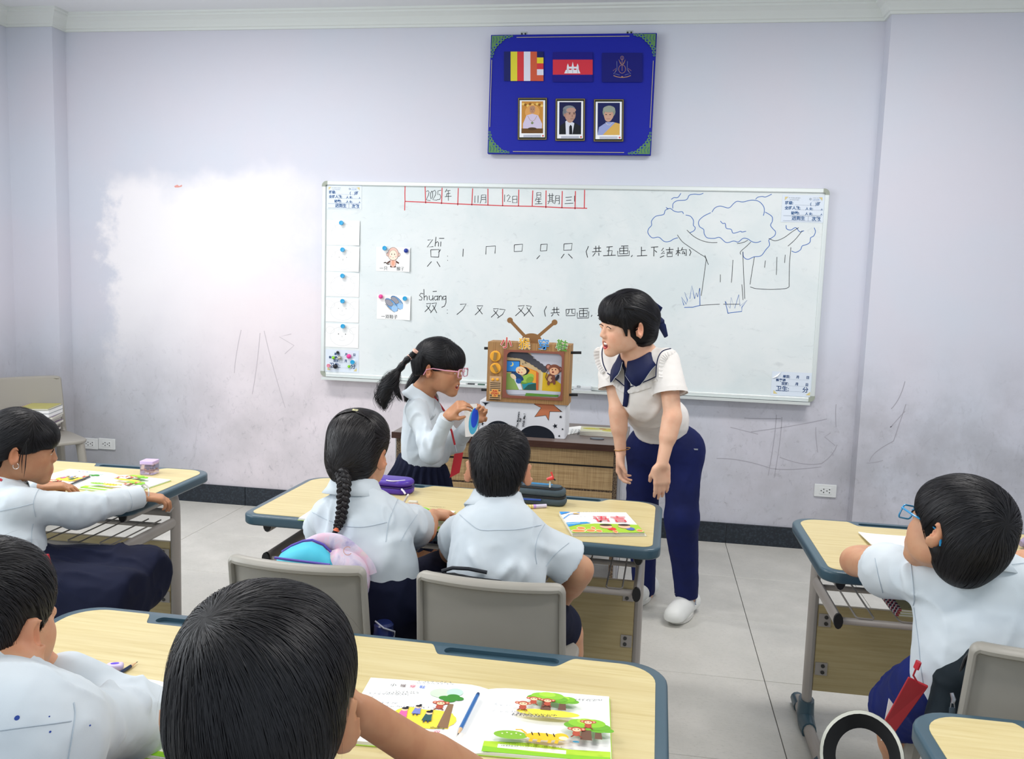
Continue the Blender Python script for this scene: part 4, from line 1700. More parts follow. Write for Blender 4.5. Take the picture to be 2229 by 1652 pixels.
MT = frame_M((0, 0, 0), (1, 0, 0), (0, 0, 1))
holed_plate(rrect(0, 0, tw, th_, .002, 6), win, frame_M((0, .004, 0), (1, 0, 0), (0, 0, 1)), .004, M_KRAFT, 'front_sheet', TV)
MB().box((0, .004, 0), (.004, td, th_)).box((tw - .004, .004, 0), (tw, td, th_)).box((.004, td - .004, 0), (tw - .004, td, th_)).box((.004, .004, th_ - .004), (tw - .004, td - .004, th_)).box((.004, .004, 0), (tw - .004, td - .004, .004)).build('case', M_KRAFT, TV)
holed_plate(rrect(wx0 - .016, wz0 - .012, wx1 + .010, wz1 + .010, .0008, 6), win, frame_M((0, 0, 0), (1, 0, 0), (0, 0, 1)), .003, M_KEDGE, 'screen_frame', TV)
# picture roll behind the window
p = Print(frame_M((0, .014, 0), (1, 0, 0), (0, 0, 1)), z0=.0006)
MB().box((wx0 - .006, .0135, wz0 - .006), (wx1 + .006, .0145, wz1 + .006)).build('picture_roll', mat('glossy_paper', '#d5d6e0', .3), TV)


def poly(L, c):
    p.poly([tv(*q) for q in L][::-1], c)


def cel(cx, cy, rx, ry, c, rot=0.0):
    x, y = tv(cx, cy)
    k = tw / 980.0
    p.ell(x, y, rx * k, ry * k, c, -rot)


poly([(545, 480), (980, 480), (985, 940), (545, 930)], '#cdb48a')
poly([(830, 470), (1240, 470), (1240, 960), (975, 940), (985, 700)], '#c9cad6')
poly([(985, 690), (1240, 880), (1240, 960), (975, 940)], '#d9b42c')
poly([(975, 690), (1000, 700), (985, 940), (950, 940)], '#d8c9a0')
for i in range(11):
    s = i / 10
    cel(575 + 435 * s, 500 + 18 * math.sin(3 * s) + 190 * max(0, s - .35) ** 1.35 * 1.7, 62 * (1 - .35 * s), 40, '#4c4c54')
poly([(548, 480), (800, 480), (900, 545), (700, 520), (560, 520)], '#4c4c54')
poly([(552, 575), (722, 580), (718, 722), (550, 714)], '#2a2a33')
poly([(560, 585), (714, 590), (710, 714), (558, 706)], '#3a8fe0')
cel(618, 622, 26, 26, '#f3e27a')
cel(606, 616, 24, 24, '#3a8fe0')
poly([(720, 630), (930, 710), (940, 930), (885, 930), (870, 760), (730, 700)], '#e0872c')
poly([(725, 640), (915, 715), (915, 930), (880, 930), (865, 770), (735, 700)], '#eca83c')
poly([(915, 715), (945, 725), (940, 935), (912, 930)], '#d0683a')
poly([(548, 730), (620, 730), (720, 930), (548, 925)], '#8fae5e')
poly([(640, 780), (720, 830), (750, 930), (710, 930)], '#dfe4ec')
poly([(735, 830), (915, 850), (915, 935), (760, 930)], '#2f8f9e')
poly([(820, 870), (915, 850), (915, 935), (760, 930)], '#2f5a52')
cel(800, 800, 90, 52, '#6c9a3c', -.5)
cel(815, 790, 80, 46, '#9cc254', -.5)
cel(840, 810, 48, 34, '#7fa844', -.5)
cel(690, 770, 85, 36, '#24446e', .5)
cel(640, 770, 42, 26, '#f0d9b4', .7)
cel(705, 825, 34, 30, '#2d5aa0', .3)
cel(775, 705, 52, 48, '#26232a')
cel(735, 700, 66, 48, '#f0d3a6', .25)
cel(822, 700, 14, 18, '#26232a')
cel(705, 720, 14, 8, '#b24a3c', .6)
cel(715, 690, 12, 10, '#e89a86')
cel(742, 722, 12, 10, '#e89a86')
p.line([tv(742, 678), tv(762, 690)], .0012, '#3a2a24')
cel(1065, 655, 34, 34, '#6e3f38')
cel(1200, 685, 28, 32, '#6e3f38')
cel(1065, 655, 22, 22, '#c98a78')
cel(1200, 685, 17, 20, '#c98a78')
cel(1095, 790, 50, 58, '#7a4a3c', .2)
cel(1085, 800, 26, 36, '#c9a27c', .2)
for dx, dy in ((-30, 60), (38, 52)):
    cel(1095 + dx, 790 + dy, 16, 28, '#7a4a3c')
cel(1135, 688, 72, 62, '#84503f')
cel(1132, 708, 56, 44, '#eab48e')
p.line([tv(1050, 820), tv(1030, 780), tv(1045, 730), tv(1058, 700)], .004, '#6a4136')
cel(1112, 795, 20, 16, '#7a4a3c')
cel(1170, 785, 18, 40, '#2d2f3a', .4)
for dx in (-22, 18):
    cel(1132 + dx, 688, 7, 8, '#2a1c18')
cel(1118, 718, 12, 10, '#7d2a26')
poly([(560, 930), (1225, 955), (1220, 990), (575, 985)], '#c7cddb')
poly([(795, 968), (1180, 992), (1185, 1015), (780, 1003)], '#5f9440')
o = [p.build('print')]
m_k2 = mat('print_ink_black_text', '#15151a', .6)
for s, cx, cy, sz in (('z', 748, 625, .014), ('Z', 775, 612, .017)):
    x, y = tv(cx, cy)
    o.append(text_mesh(s, sz, frame_M((x, .0105, y), (1, 0, 0), (0, 0, 1)), m_k2, 'print', None, .0002, .0001))
join_objs(o, 'picture', TV)
# knobs, loudspeaker plate, rods, antenna, title letters
for cx, cy, rt in ((433, 524, .12), (435, 668, -.5)):
    x, y = tv(cx, cy)
    kn = MB().lathe([(0, 0), (.026, 0), (.026, .006), (.024, .008), (0, .008)], (x, 0, y), 28, (0, -1, 0)).build('knob', M_ORANGE, TV, smooth=True)
    MB().prism([(-.007, -.018), (.007, -.018), (.007, .018), (-.007, .018)], .008, .014, frame_M((x, 0, y), (math.cos(rt), 0, -math.sin(rt)), (math.sin(rt), 0, math.cos(rt)))).build('knob_bar', mat('olive_card', '#97763f', .7), kn)
x0, z0 = tv(355, 1035)
x1, z1 = tv(507, 768)
sp = MB().box((x0, -.003, z0), (x1, .001, z1)).build('speaker_plate', mat('pale_card', '#c9a67c', .7), TV)
mb = MB()
for k in range(10):
    zz = z1 - .032 - k * .0088
    mb.box((x0 + .004, -.0036, zz - .0016), (x1 - .004, -.003, zz + .0016))
mb.build('speaker_slot', mat('slot_dark', '#2c2119', .8), sp)
for cx in (402, 458):
    x, y = tv(cx, 803)
    MB().lathe([(0, 0), (.0068, 0), (.0068, .004), (.005, .007), (0, .008)], (x, -.003, y), 16, (0, -1, 0)).build('button', M_ORANGE, TV, smooth=True)
x, y = tv(428, 968)
MB().prism([(-.026, -.004), (-.014, -.004), (-.014, -.018), (.014, -.018), (.014, -.004), (.026, -.004), (.026, .008), (.016, .008), (.016, .020), (-.016, .020), (-.016, .008), (-.026, .008)], .0037, .0055, frame_M((x, 0, y), (1, 0, 0), (0, 0, 1))).build('badge', mat('badge_orange', '#f0b45c', .6), sp)
o = []
m_r = mat('print_ink_red_text', '#c8322c', .6)
for s, dz in (('FUN', .007), ('STORY', -.004), ('TV', -.015)):
    o.append(text_mesh(s, .0115, frame_M((x, -.0058, y + dz), (1, 0, 0), (0, 0, 1)), m_r, 'badge_text', None, .0005, .0002, 'CENTER'))
join_objs(o, 'badge_text', sp)
for cx0, cx1, cy in ((285, 345, 434), (1325, 1455, 488), (250, 325, 935), (1310, 1412, 997)):
    q0, q1 = tv(cx0, cy), tv(cx1, cy)
    MB().cyl((q0[0], .03, q0[1]), (q1[0] + (.01 if cx0 < 600 else 0), .03, q1[1]), .0065, 12).build('rod', M_ROD, TV, smooth=True)
an = MB()
A0, A1 = tv(595, 97), tv(1133, 122)
B0, B1 = tv(775, 290), tv(935, 290)
MA = frame_M((0, .03, 0), (1, 0, 0), (0, 0, 1))


def bar2(q0, q1, hw):
    d = Vector((q1[0] - q0[0], q1[1] - q0[1])).normalized()
    n_ = Vector((-d.y, d.x)) * hw
    return [(q0[0] - n_.x, q0[1] - n_.y), (q1[0] - n_.x, q1[1] - n_.y), (q1[0] + n_.x, q1[1] + n_.y), (q0[0] + n_.x, q0[1] + n_.y)]


an.prism(bar2(B0, A0, .0075), 0, .006, MA)
an.prism(bar2(B1, A1, .0075), .0005, .0065, MA)
an.prism(ell(A0[0], A0[1], .0135, .0135, 20), -.0005, .0068, MA)
an.prism(ell(A1[0], A1[1], .0135, .0135, 20), -.0006, .0069, MA)
c0 = tv(857, 330)
an.prism([(c0[0] + .047 * math.cos(a_), c0[1] + .030 * math.sin(a_)) for a_ in [PI * i / 16 for i in range(17)]] + [(c0[0] - .028, c0[1] - .02), (c0[0] + .028, c0[1] - .02)], .001, .0074, MA)
an.build('antenna', mat('antenna_card', '#8a6238', .75), TV)
for s, cx, cy, c, rt in (('小', 565, 362, '#c9423c', -.05), ('猴', 780, 372, '#edb53a', .03), ('穿', 1012, 382, '#4a94d8', .04), ('鞋', 1230, 395, '#5a9c3a', -.12)):
    x, y = tv(cx, cy)
    R_ = Matrix.Rotation(rt, 4, 'Z')
    L1 = text_mesh(s, .056, frame_M((x, -.003, y), (1, 0, 0), (0, 0, 1)) @ R_ @ Matrix.Translation((-.028, -.021, 0)), mat('letter_paper', '#f2eee4', .7), 'title_letter', TV, .0024, .0006)
    text_mesh(s, .056, frame_M((x, -.0042, y), (1, 0, 0), (0, 0, 1)) @ R_ @ Matrix.Translation((-.028, -.021, 0)), mat('letter_' + c.lstrip('#'), c, .6), 'letter_face', L1, .0006, .0006)

# papers on the teacher desk
a = at(1262, 937, Z=TZ + .004)
sh = MB()
q = [at(*k, Z=TZ + .0012) for k in ((1236, 946), (1297, 933), (1262, 927), (1236, 930))]
sh.add([tuple(v_) for v_ in q] + [(v_.x, v_.y, v_.z - .0008) for v_ in q], [(0, 1, 2, 3), (7, 6, 5, 4), (0, 4, 5, 1), (1, 5, 6, 2), (2, 6, 7, 3), (3, 7, 4, 0)])
o = sh.build('printed_sheet', M_PAPER)
tag(o, 'white sheet of printed characters on the teacher desk beside the carton', 'paper')
M2 = frame_M((q[0].x, q[0].y, TZ + .0013), (1, 0, 0), (0, 1, 0))
p = Print(M2, z0=.0001)
for k in range(6):
    p.scrawl(.006, .014 + k * .021, .10 - .002 * k, .012, '#2a2a2a', .003, k, 1.35)
pr = p.build('print', o)
for k in range(3):
    c_ = at(1300, 948, Z=TZ)
    r = empty('picture_book', (c_.x, c_.y, TZ + .004 + .0075 * k), -.03 + .03 * k, label=('lowest', 'middle', 'topmost')[k] + ' picture book of the small stack on the teacher desk', cat='book', group='picture books on the teacher desk')
    r.location.z = TZ + .0076 * k
    MB().box((-.085, -.02, 0), (.13, .12, .0074)).build('pages', mat('page_edges', '#e2e0d2', .8), r, bevel=.001, seg=1)
    if k == 2:
        p = Print(frame_M((-.085, -.02, .0075), (1, 0, 0), (0, 1, 0)))
        p.rect(.002, .002, .213, .138, '#d9d8b8').ell(.06, .08, .05, .03, '#c9c35a').ell(.15, .05, .045, .03, '#c6bd4c').ell(.12, .10, .05, .02, '#bcc488').ell(.11, .085, .02, .015, '#b0704a').ell(.15, .09, .025, .01, '#c98a3c')
        p.build('cover_print', r)
c_ = at(1300, 955, Z=TZ)
o = MB().prism(ell(0, 0, .034, .022, 24), 0, .006).build('oval_tape_case', mat('slate_grey_plastic', '#5e646c', .4), None, bevel=.002, loc=(c_.x, c_.y - .012, TZ))
tag(o, 'flat grey oval plastic case at the front of the teacher desk', 'case')

# ------------------------------------------------------------------ people
def V3(*a):
    return np.array(a, float)


def nz(v):
    v = np.array(v, float)
    return v / np.linalg.norm(v)


def basis(f, up=(0, 0, 1)):
    """columns: forward, left, up"""
    f = nz(f)
    l = nz(np.cross(up, f))
    u = np.cross(f, l)
    return np.stack([f, l, u], 1)


def skin_material(name, col, red):
    m = mat(name, col, .5, spec=.35)
    t = NT(m)
    a = t.n('ShaderNodeAttribute', attribute_name='tint')
    n = t.noise(t.coords(), 30, 3)
    c = t.mix(t.maprange(n, .4, .7), col, red)
    t.base(t.mix(1.0, c, a.outputs['Color'], 'MULTIPLY'))
    m.node_tree.nodes['Principled BSDF'].inputs['Subsurface Weight'].default_value = .12
    m.node_tree.nodes['Principled BSDF'].inputs['Subsurface Radius'].default_value = (.008, .003, .002)
    m.node_tree.nodes['Principled BSDF'].inputs['Subsurface Scale'].default_value = .5
    return m


M_SKIN = skin_material('child_skin', '#c99877', '#c48f70')
M_SKIN_T = skin_material('teacher_skin', '#e3b598', '#dfab8e')
M_SKIN_D = skin_material('tan_skin', '#b98663', '#b27d5c')
M_EYE = mat('eye_white', '#e9e6e2', .2)
M_IRIS = mat('dark_iris', '#1d120d', .15)
M_TEETH = mat('teeth', '#f1ede6', .25)
M_MOUTH = mat('mouth_inside', '#7a2b2b', .5)
M_TONGUE = mat('tongue', '#d05a5c', .4)


def cloth_mat(name, col, col2, rough=.8, weave=900, sheen=0.0):
    m = mat(name, col, rough, spec=.25)
    t = NT(m)
    v = t.coords()
    t.base(t.mix(t.maprange(t.noise(v, 6, 4), .35, .7), col, col2))
    t.bump(t.noise(v, weave, 2), .08, .001)
    if sheen:
        t.b.inputs['Sheen Weight'].default_value = sheen
    return m


M_SHIRT = cloth_mat('white_school_cotton', '#d0d8dd', '#c8d2d9')
M_SATIN = cloth_mat('ivory_satin_blouse', '#e9e5e0', '#e2ddd8', .55)
M_NAVY = cloth_mat('navy_trouser_cloth', '#101b52', '#0d1644', .8)
M_SKIRT = cloth_mat('navy_skirt_cloth', '#10162f', '#0d1128', .85)
M_ROYAL = cloth_mat('royal_navy_cloth', '#17256b', '#131f58', .85)
M_COLLAR = cloth_mat('navy_collar_cloth', '#16204c', '#131b40', .6)
M_HAIR = mat('black_hair', '#0b0a0c', .48, spec=.38)
M_HAIRD = mat('plain_black_hair', '#0d0b0d', .6, spec=.25)  # plain black of the hair base, lashes, brows and wisps
t = NT(M_HAIR)
a_ = t.n('ShaderNodeAttribute', attribute_name='tint')
t.base(t.mix(1.0, '#0f0e13', a_.outputs['Color'], 'MULTIPLY'))


class Person:
    def __init__(self, label, base, group=None):
        self.loc = Vector(base)
        self.root = empty('person', base, label=label, cat='person')

    def put(self, o, parent=None):
        """take a part made in room coordinates into the person's own frame"""
        if o.type == 'MESH':
            o.data.transform(Matrix.Translation(-self.loc))
        o.parent = self.root if parent is None else parent
        return o


def head_field(F, c, R, s, mouth=0.0, k=.016, ear=0.0, nose=.4):
    """skull, face, nose, ears; c = point between the ears, R = (forward, left, up)"""
    f, l, u = R[:, 0], R[:, 1], R[:, 2]

    def P(a, b, d):
        return c + (f * a + l * b + u * d) * s

    def E(a, b, d, ra, rb, rc, kk_=k, op='u', RR=None):
        F.ell(P(a, b, d), V3(ra, rb, rc) * s, R if RR is None else RR, kk_ * s, op)
    E(-.008, 0, .035, .094, .073, .086)
    E(.026, 0, -.022, .064, .059, .072, .02)
    E(.052, 0, -.070, .036, .034, .030, .03)
    E(.070, 0, -.096, .020, .022, .017, .022)
    E(.068, 0, -.058, .025, .029, .026, .018)
    for q in (-1, 1):
        E(.052, q * .034, -.026, .034, .028, .032, .02)
        E(.024, q * .040, -.058, .040, .017, .026, .025)
    E(.070, 0, .045, .022, .050, .030, .03)
    F.cap(P(.088, 0, .006), P(.098 + .007 * nose, 0, -.026), .0065 * s, .0078 * s + .0022 * s * nose, .014 * s)
    for q in (-1, 1):
        E(.094 + .003 * nose, q * .0105, -.030, .0095, .0080, .0080, .006)
        E(.106, q * .030, .004, .018, .019, .013, .012, 's')
        E(.082, q * .030, .004, .0145, .0165, .0115, .006)
    # lips
    F.cap(P(.089, .016, -.060), P(.089, -.016, -.060), .0065 * s, None, .008 * s)
    F.cap(P(.087, .013, -.071), P(.087, -.013, -.071), .0075 * s, None, .008 * s)
    if mouth:
        E(.098, 0, -.066, .026, .021, .012 * mouth, .004, 's')
    # ears
    for q in (-1, 1):
        ax = nz(l * q * (.80 - ear * 18) - f * (.60 + ear * 12))
        ay = nz(np.cross(u, ax))
        RR = np.stack([ay, ax, np.cross(ay, ax)], 1)
        E(-.016, q * (.080 + ear), -.004, .021, .0080, .033, .006, 'u', RR)
        E(-.010, q * (.0870 + ear), .000, .011, .005, .019, .004, 's', RR)
        F.cap(P(-.004, q * .074, -.010), P(-.006, q * .074, -.026), .006 * s, .005 * s, .006 * s)
    return P


def head_tint(c, R, s, lip=(1.0, .62, .60), cheek=.25):
    def fn(Vx):
        q = (Vx - c) @ R / s
        T = np.ones((len(Vx), 3))
        d = np.sqrt((np.maximum(0, .080 - q[:, 0]) / .012) ** 2 + (q[:, 1] / .021) ** 2 + ((q[:, 2] + .066) / .0125) ** 2)
        wgt = np.clip(1.5 - d, 0, 1)[:, None]
        T = T * (1 - wgt) + wgt * np.array(lip)
        for sg in (-1, 1):
            d = np.sqrt(((q[:, 0] - .075) / .03) ** 2 + ((q[:, 1] - sg * .042) / .022) ** 2 + ((q[:, 2] + .03) / .022) ** 2)
            wgt = (cheek * np.exp(-d * d))[:, None]
            T = T * (1 - wgt) + wgt * np.array((1.05, .72, .68))
            d = np.sqrt(((q[:, 0] + .012) / .03) ** 2 + ((q[:, 1] - sg * .08) / .014) ** 2 + ((q[:, 2] + .004) / .045) ** 2)
            wgt = (.55 * np.clip(1.6 - d, 0, 1))[:, None]
            T = T * (1 - wgt) + wgt * np.array((1.05, .74, .66))
        return T
    return fn


def hand_field(F, wr, d, pn_, thumb, s=1.0, curl=(.5, .6, .4), spread=.10, k=.007, thumb_in=.5):
    """palm and five fingers. d: towards the fingers, pn_: the way the palm faces, thumb: +1/-1 side along d x pn"""
    d = nz(d)
    pn_ = nz(pn_ - d * np.dot(pn_, d))
    ac = np.cross(d, pn_) * thumb          # across, towards the thumb
    wr = np.array(wr, float)
    R = np.stack([d, ac, pn_], 1)
    F.rbox(wr + d * .046 * s, V3(.044, .037, .0125) * s, R, .012 * s, .016 * s)
    F.cap(wr + d * .022 * s + ac * .024 * s + pn_ * .006 * s, wr + d * .045 * s + ac * .030 * s + pn_ * .007 * s, .015 * s, .013 * s, .012 * s)
    lens = (.066, .074, .069, .054)
    for i in range(4):
        off = .028 - .0185 * i
        a = wr + (d * (.083 - .004 * abs(i - 1.2)) + ac * off) * s
        ang = 0.0
        seg = (.46, .30, .24)
        r = (.0088, .0080, .0072, .0062) if i < 3 else (.0078, .0072, .0064, .0056)
        dd = nz(d + ac * spread * (1.5 - i) * .5)
        for j in range(3):
            ang += curl[j] * (1 + .10 * (i - 1))
            v = dd * math.cos(ang) + pn_ * math.sin(ang)
            b = a + v * lens[i] * seg[j] * s
            F.cap(a, b, r[j] * s, r[j + 1] * s, k * s if j == 0 else .003 * s)
            a = b
    a = wr + (d * .026 + ac * .030 + pn_ * .006) * s
    v1 = nz(d * (.60 + .25 * thumb_in) + ac * (.75 - .50 * thumb_in) + pn_ * (.25 + .30 * thumb_in))
    b = a + v1 * .036 * s
    F.cap(a, b, .0125 * s, .0100 * s, .010 * s)
    v2 = nz(d * .9 + ac * (.30 - .35 * thumb_in) + pn_ * (.25 + .35 * thumb_in))
    F.cap(b, b + v2 * .030 * s, .0098 * s, .0078 * s, .004 * s)


def limb(F, a, b, c, r, k=.02):
    """two-segment limb a-b-c with radii r = (root, before joint, after joint, end) and a muscle swell"""
    a, b, c = (np.array(q, float) for q in (a, b, c))
    F.cap(a, b, r[0], r[1], k)
    F.cap(b, c, r[2], r[3], min(k, .012))
    F.cap(b + (c - b) * .12, b + (c - b) * .42, r[2] * 1.06, r[2] * .98, .02)


def folds(seed=0, amp=.004, sc=(16, 16, 6), extra=(), rot=None, fine=.0008):
    """cloth relief: soft draped ridges plus explicit folds (a, b, width, height)"""
    A = np.eye(3) if rot is None else np.array(rot)

    def fn(Vx, N):
        q = Vx @ A * np.array(sc)
        w_ = vnoise(q * .45 + 7.1, seed + 5)
        q2 = q + .9 * np.stack([w_, -w_, .5 * w_], 1)
        r1 = (1 - np.abs(vnoise(q2, seed)) * 1.6).clip(0, 1) ** 2.2
        q3 = (Vx @ A)[:, [1, 2, 0]] * np.array(sc)[[1, 2, 0]] * .8 + w_[:, None]
        r2 = (1 - np.abs(vnoise(q3 + 3.3, seed + 3)) * 1.8).clip(0, 1) ** 2.5
        m1 = np.clip(vnoise(Vx * 6.0, seed + 9) + .45, 0, 1)
        m2 = np.clip(vnoise(Vx * 5.0 + 2.2, seed + 11) + .15, 0, 1)
        dv = amp * (2.3 * (r1 - .35) * m1 + 1.7 * r2 * m2)
        dv = np.maximum(dv, -.25 * amp) + fine * vnoise(Vx * 60, seed + 2)
        for a, b, wd, hh in extra:
            a, b = np.array(a, float), np.array(b, float)
            ba = b - a
            t_ = np.clip((Vx - a) @ ba / (ba @ ba), 0, 1)
            dist = np.linalg.norm(Vx - a - t_[:, None] * ba, axis=1)
            dv = dv + 1.8 * hh * np.exp(-(dist / wd) ** 2) * np.sin(PI * np.clip(t_, .03, .97)) ** .6
        return dv
    return fn


def on_surface(o, pts, off=.0012):
    """points dropped on the nearest place of an object's surface"""
    me = o.data
    bv = BVHTree.FromPolygons([v_.co for v_ in me.vertices], [p_.vertices for p_ in me.polygons])
    out = []
    for q in pts:
        hit = bv.find_nearest(Vector(q))
        if hit[0] is not None:
            out.append(hit[0] + hit[1] * off)
    return out


def seen_path(o, pix, n=30, off=.0012, toward=None):
    """a line on an object's surface: where sight lines through the photo pixels first meet it"""
    me = o.data
    bv = BVHTree.FromPolygons([v_.co for v_ in me.vertices], [p_.vertices for p_ in me.polygons])
    P = smooth([(a, b, 0) for a, b in pix], max(2, n // max(1, len(pix) - 1)))
    out = []
    for q in P:
        h = bv.ray_cast(CAM, ray(q.x, q.y).normalized())
        if h[0] is not None:
            out.append(h[0] + h[1] * off)
    return out


M_SEAM = mat('seam_thread', '#b4c0ca', .8)


def seams(person, o, lst, r=.0009, m=None, name='seam'):
    for px_ in lst:
        pt = seen_path(o, px_)
        if len(pt) > 2:
            person.put(MB().tube(pt, r, 5).build(name, m or M_SEAM, None, smooth=True), None)


def shirt_field(J, h, e=.012, sleeve='short', cw=.125, ww=.115, pw=.125, dep=.72, sr=.055, ar=(.048, .050), sl=(.62, .62), hem=None, fwd=None, low=0.0, neck=.055):
    """shirt as a closed shell body with open sleeves; J: joints"""
    pts = [np.array(J[k], float) for k in ('N', 'C', 'W', 'P', 'SL', 'SR', 'EL', 'ER')]
    if sleeve == 'long':
        pts += [np.array(J['WL'], float), np.array(J['WR'], float)]
    lo, hi = np.min(pts, 0) - .17, np.max(pts, 0) + .17
    F = Field(lo, hi, h)
    N, C, W_, P_ = pts[:4]
    F.cap(C, W_, cw + e, ww + e, .05, flat=fwd, fs=dep)
    F.cap(W_, P_, ww + e, pw + e, .05, flat=fwd, fs=dep + .05)
    mid = (pts[4] + pts[5]) / 2
    F.cap(pts[4] * .84 + mid * .16, pts[5] * .84 + mid * .16, sr, None, .05)
    F.cap(mid, N - (N - mid) * .25, .060, neck - .006, .05)
    F.cap(C, mid - (mid - C) * .25, cw * .95, cw * .80, .05, flat=fwd, fs=dep)
    for sd, (a, b) in (('L', (pts[4], pts[6])), ('R', (pts[5], pts[7]))):
        if sleeve == 'short':
            # flared short sleeve, cut square and hollow at the opening
            G = Field(lo, hi, h)
            q = sl[0] if sd == 'L' else sl[1]
            en = a + (b - a) * q
            ax = nz(b - a)
            rr = ar[1] + e
            G.cap(a - ax * .01, en + ax * .03, sr, rr + .003, 0)
            G.cut(en, ax, .003)
            G.cap(en + ax * .03, en - ax * .028, rr - .009, rr - .018, .002, 's')
            F.join(G, .022)
        else:
            wv = np.array(J['W' + sd], float)
            F.cap(a, b, sr + e * .2, ar[0] + e * .5, .045)
            F.cap(b, b + (wv - b) * .86, ar[0] + e * .5, ar[1] + e * .2, .03)
    if hem is not None:
        F.cut((0, 0, hem[2]) if len(hem) < 4 else hem[:3], (0, 0, -1) if len(hem) < 4 else hem[3], 0)
    return F


def collar_mesh(N, R, r_in=.052, hgt=.028, drop=.026, spread=.030, m=None, gap=.55, name='collar', pts_drop=.028, tilt=0.0, edge_m=None):
    """turned-down shirt collar round the neck; R: (forward, left, up) of the neck"""
    f, l, u = R[:, 0], R[:, 1], R[:, 2]
    N = np.array(N, float)
    n = 40
    vs, fs = [], []
    prof_n = 7
    for i in range(n + 1):
        a = -PI + gap * .5 + (2 * PI - gap) * i / n      # 0 = back
        ca, sa = math.cos(a), math.sin(a)
        front = max(0.0, -ca)
        dv = -f * ca + l * sa
        k_ = math.exp(-((abs(a) - 2.45) / .42) ** 2)
        low = drop + pts_drop * k_
        fr = -.022 * front ** 1.3
        sp = spread * (1 + .5 * front) * (1 - .55 * max(0, (abs(a) - 2.55) / .6))
        low = low * (1 - .5 * max(0, (abs(a) - 2.6) / .55))
        pr = [(r_in - .004, -.012), (r_in, .006), (r_in + .001, hgt * .9), (r_in + .004, hgt), (r_in + .008, hgt * .92), (r_in + sp * .6, hgt * .3 - low * .3), (r_in + sp, hgt * .35 - low)]
        for r_, z_ in pr:
            vs.append(N + dv * r_ * (1.0 + .10 * abs(sa)) + u * (z_ + fr) + f * (.010 * front))
    for i in range(n):
        for j in range(prof_n - 1):
            fs.append((i * prof_n + j, (i + 1) * prof_n + j, (i + 1) * prof_n + j + 1, i * prof_n + j + 1))
    edge = [tuple(vs[i * prof_n + prof_n - 1]) for i in range(n + 1)]
    edge = [tuple(vs[j]) for j in range(4, prof_n)] + edge[1:-1] + [tuple(vs[n * prof_n + j]) for j in range(prof_n - 1, 3, -1)]
    o = MB().add(vs, fs).build(name, m or M_SHIRT, None, smooth=True, auto=1.2)
    so = o.modifiers.new('thick', 'SOLIDIFY')
    so.thickness = .0022
    so.offset = 1
    me = bpy.data.meshes.new_from_object(o.evaluated_get(bpy.context.evaluated_depsgraph_get()))
    o.modifiers.clear()
    o.data = me
    me.polygons.foreach_set('use_smooth', [True] * len(me.polygons))
    if edge_m is not None:
        e_ = MB().tube(edge, .0013, 6).build('collar_piping', edge_m, None, smooth=True)
        return o, e_
    return o


def hair_cap(c, R, s, kind, h=.005, extra=None):
    """solid base of the hairdo"""
    f, l, u = R[:, 0], R[:, 1], R[:, 2]
    F = Field(c - .19 * s, c + .19 * s, h)

    def P(a, b, d):
        return c + (f * a + l * b + u * d) * s

    def E(a, b, d, ra, rb, rc, k=.02, op='u'):
        F.ell(P(a, b, d), V3(ra, rb, rc) * s, R, k * s, op)
    th = {'crop': .006, 'bowl': .020, 'pulled': .009, 'bangs': .012}[kind]
    E(-.010, 0, .036, .094 + th, .0735 + th, .087 + th)
    for q in (-1, 1):
        E(-.012, q * .026, .062, .068 + th, .044 + th, .052 + th, .03)
    if kind == 'bowl':
        E(-.040, 0, .000, .070 + th * .8, .066 + th, .085)
        E(-.052, 0, -.050, .045, .052, .045, .03)
        F.cut(P(.060, 0, .040), f * .9 - u * .55, .012)
        for q in (-1, 1):
            F.ell(P(-.008, q * .112, -.026), V3(.036, .044, .046) * s, R, .008 * s, 's')
        E(.075, 0, -.040, .070, .090, .078, .01, 's')
    elif kind == 'crop':
        E(-.046, 0, .000, .056 + th, .060 + th, .070, .03)
        E(-.052, 0, -.050, .034, .042, .036, .03)
        F.cut(P(.072, 0, .050), f * .9 - u * .35, .01)
        E(.060, 0, -.045, .070, .090, .088, .01, 's')
        for q in (-1, 1):
            F.ell(P(-.004, q * .092, -.020), V3(.030, .026, .044) * s, R, .008 * s, 's')
    elif kind == 'pulled':
        E(-.048, 0, -.010, .055 + th, .062 + th, .070, .03)
        E(-.060, 0, -.050, .030, .038, .030, .03)
        F.cut(P(.066, 0, .060), f * .85 - u * .5, .012)
        E(.066, 0, -.052, .068, .092, .082, .01, 's')
        for q in (-1, 1):
            F.ell(P(-.006, q * .092, -.024), V3(.028, .026, .046) * s, R, .008 * s, 's')
    else:
        E(-.048, 0, -.010, .055 + th, .064 + th, .078, .03)
        E(.050, 0, .050, .052, .062, .036, .02)
        F.cut(P(.076, 0, .016), f * .30 - u * .95, .006, P(.02, 0, 0) - .13 * s, P(.09, 0, 0) + .09 * s)
        E(.070, 0, -.052, .060, .090, .072, .008, 's')
        for q in (-1, 1):
            F.ell(P(-.006, q * .096, -.018), V3(.032, .032, .046) * s, R, .008 * s, 's')
    if extra:
        extra(F, P)
    return F, P


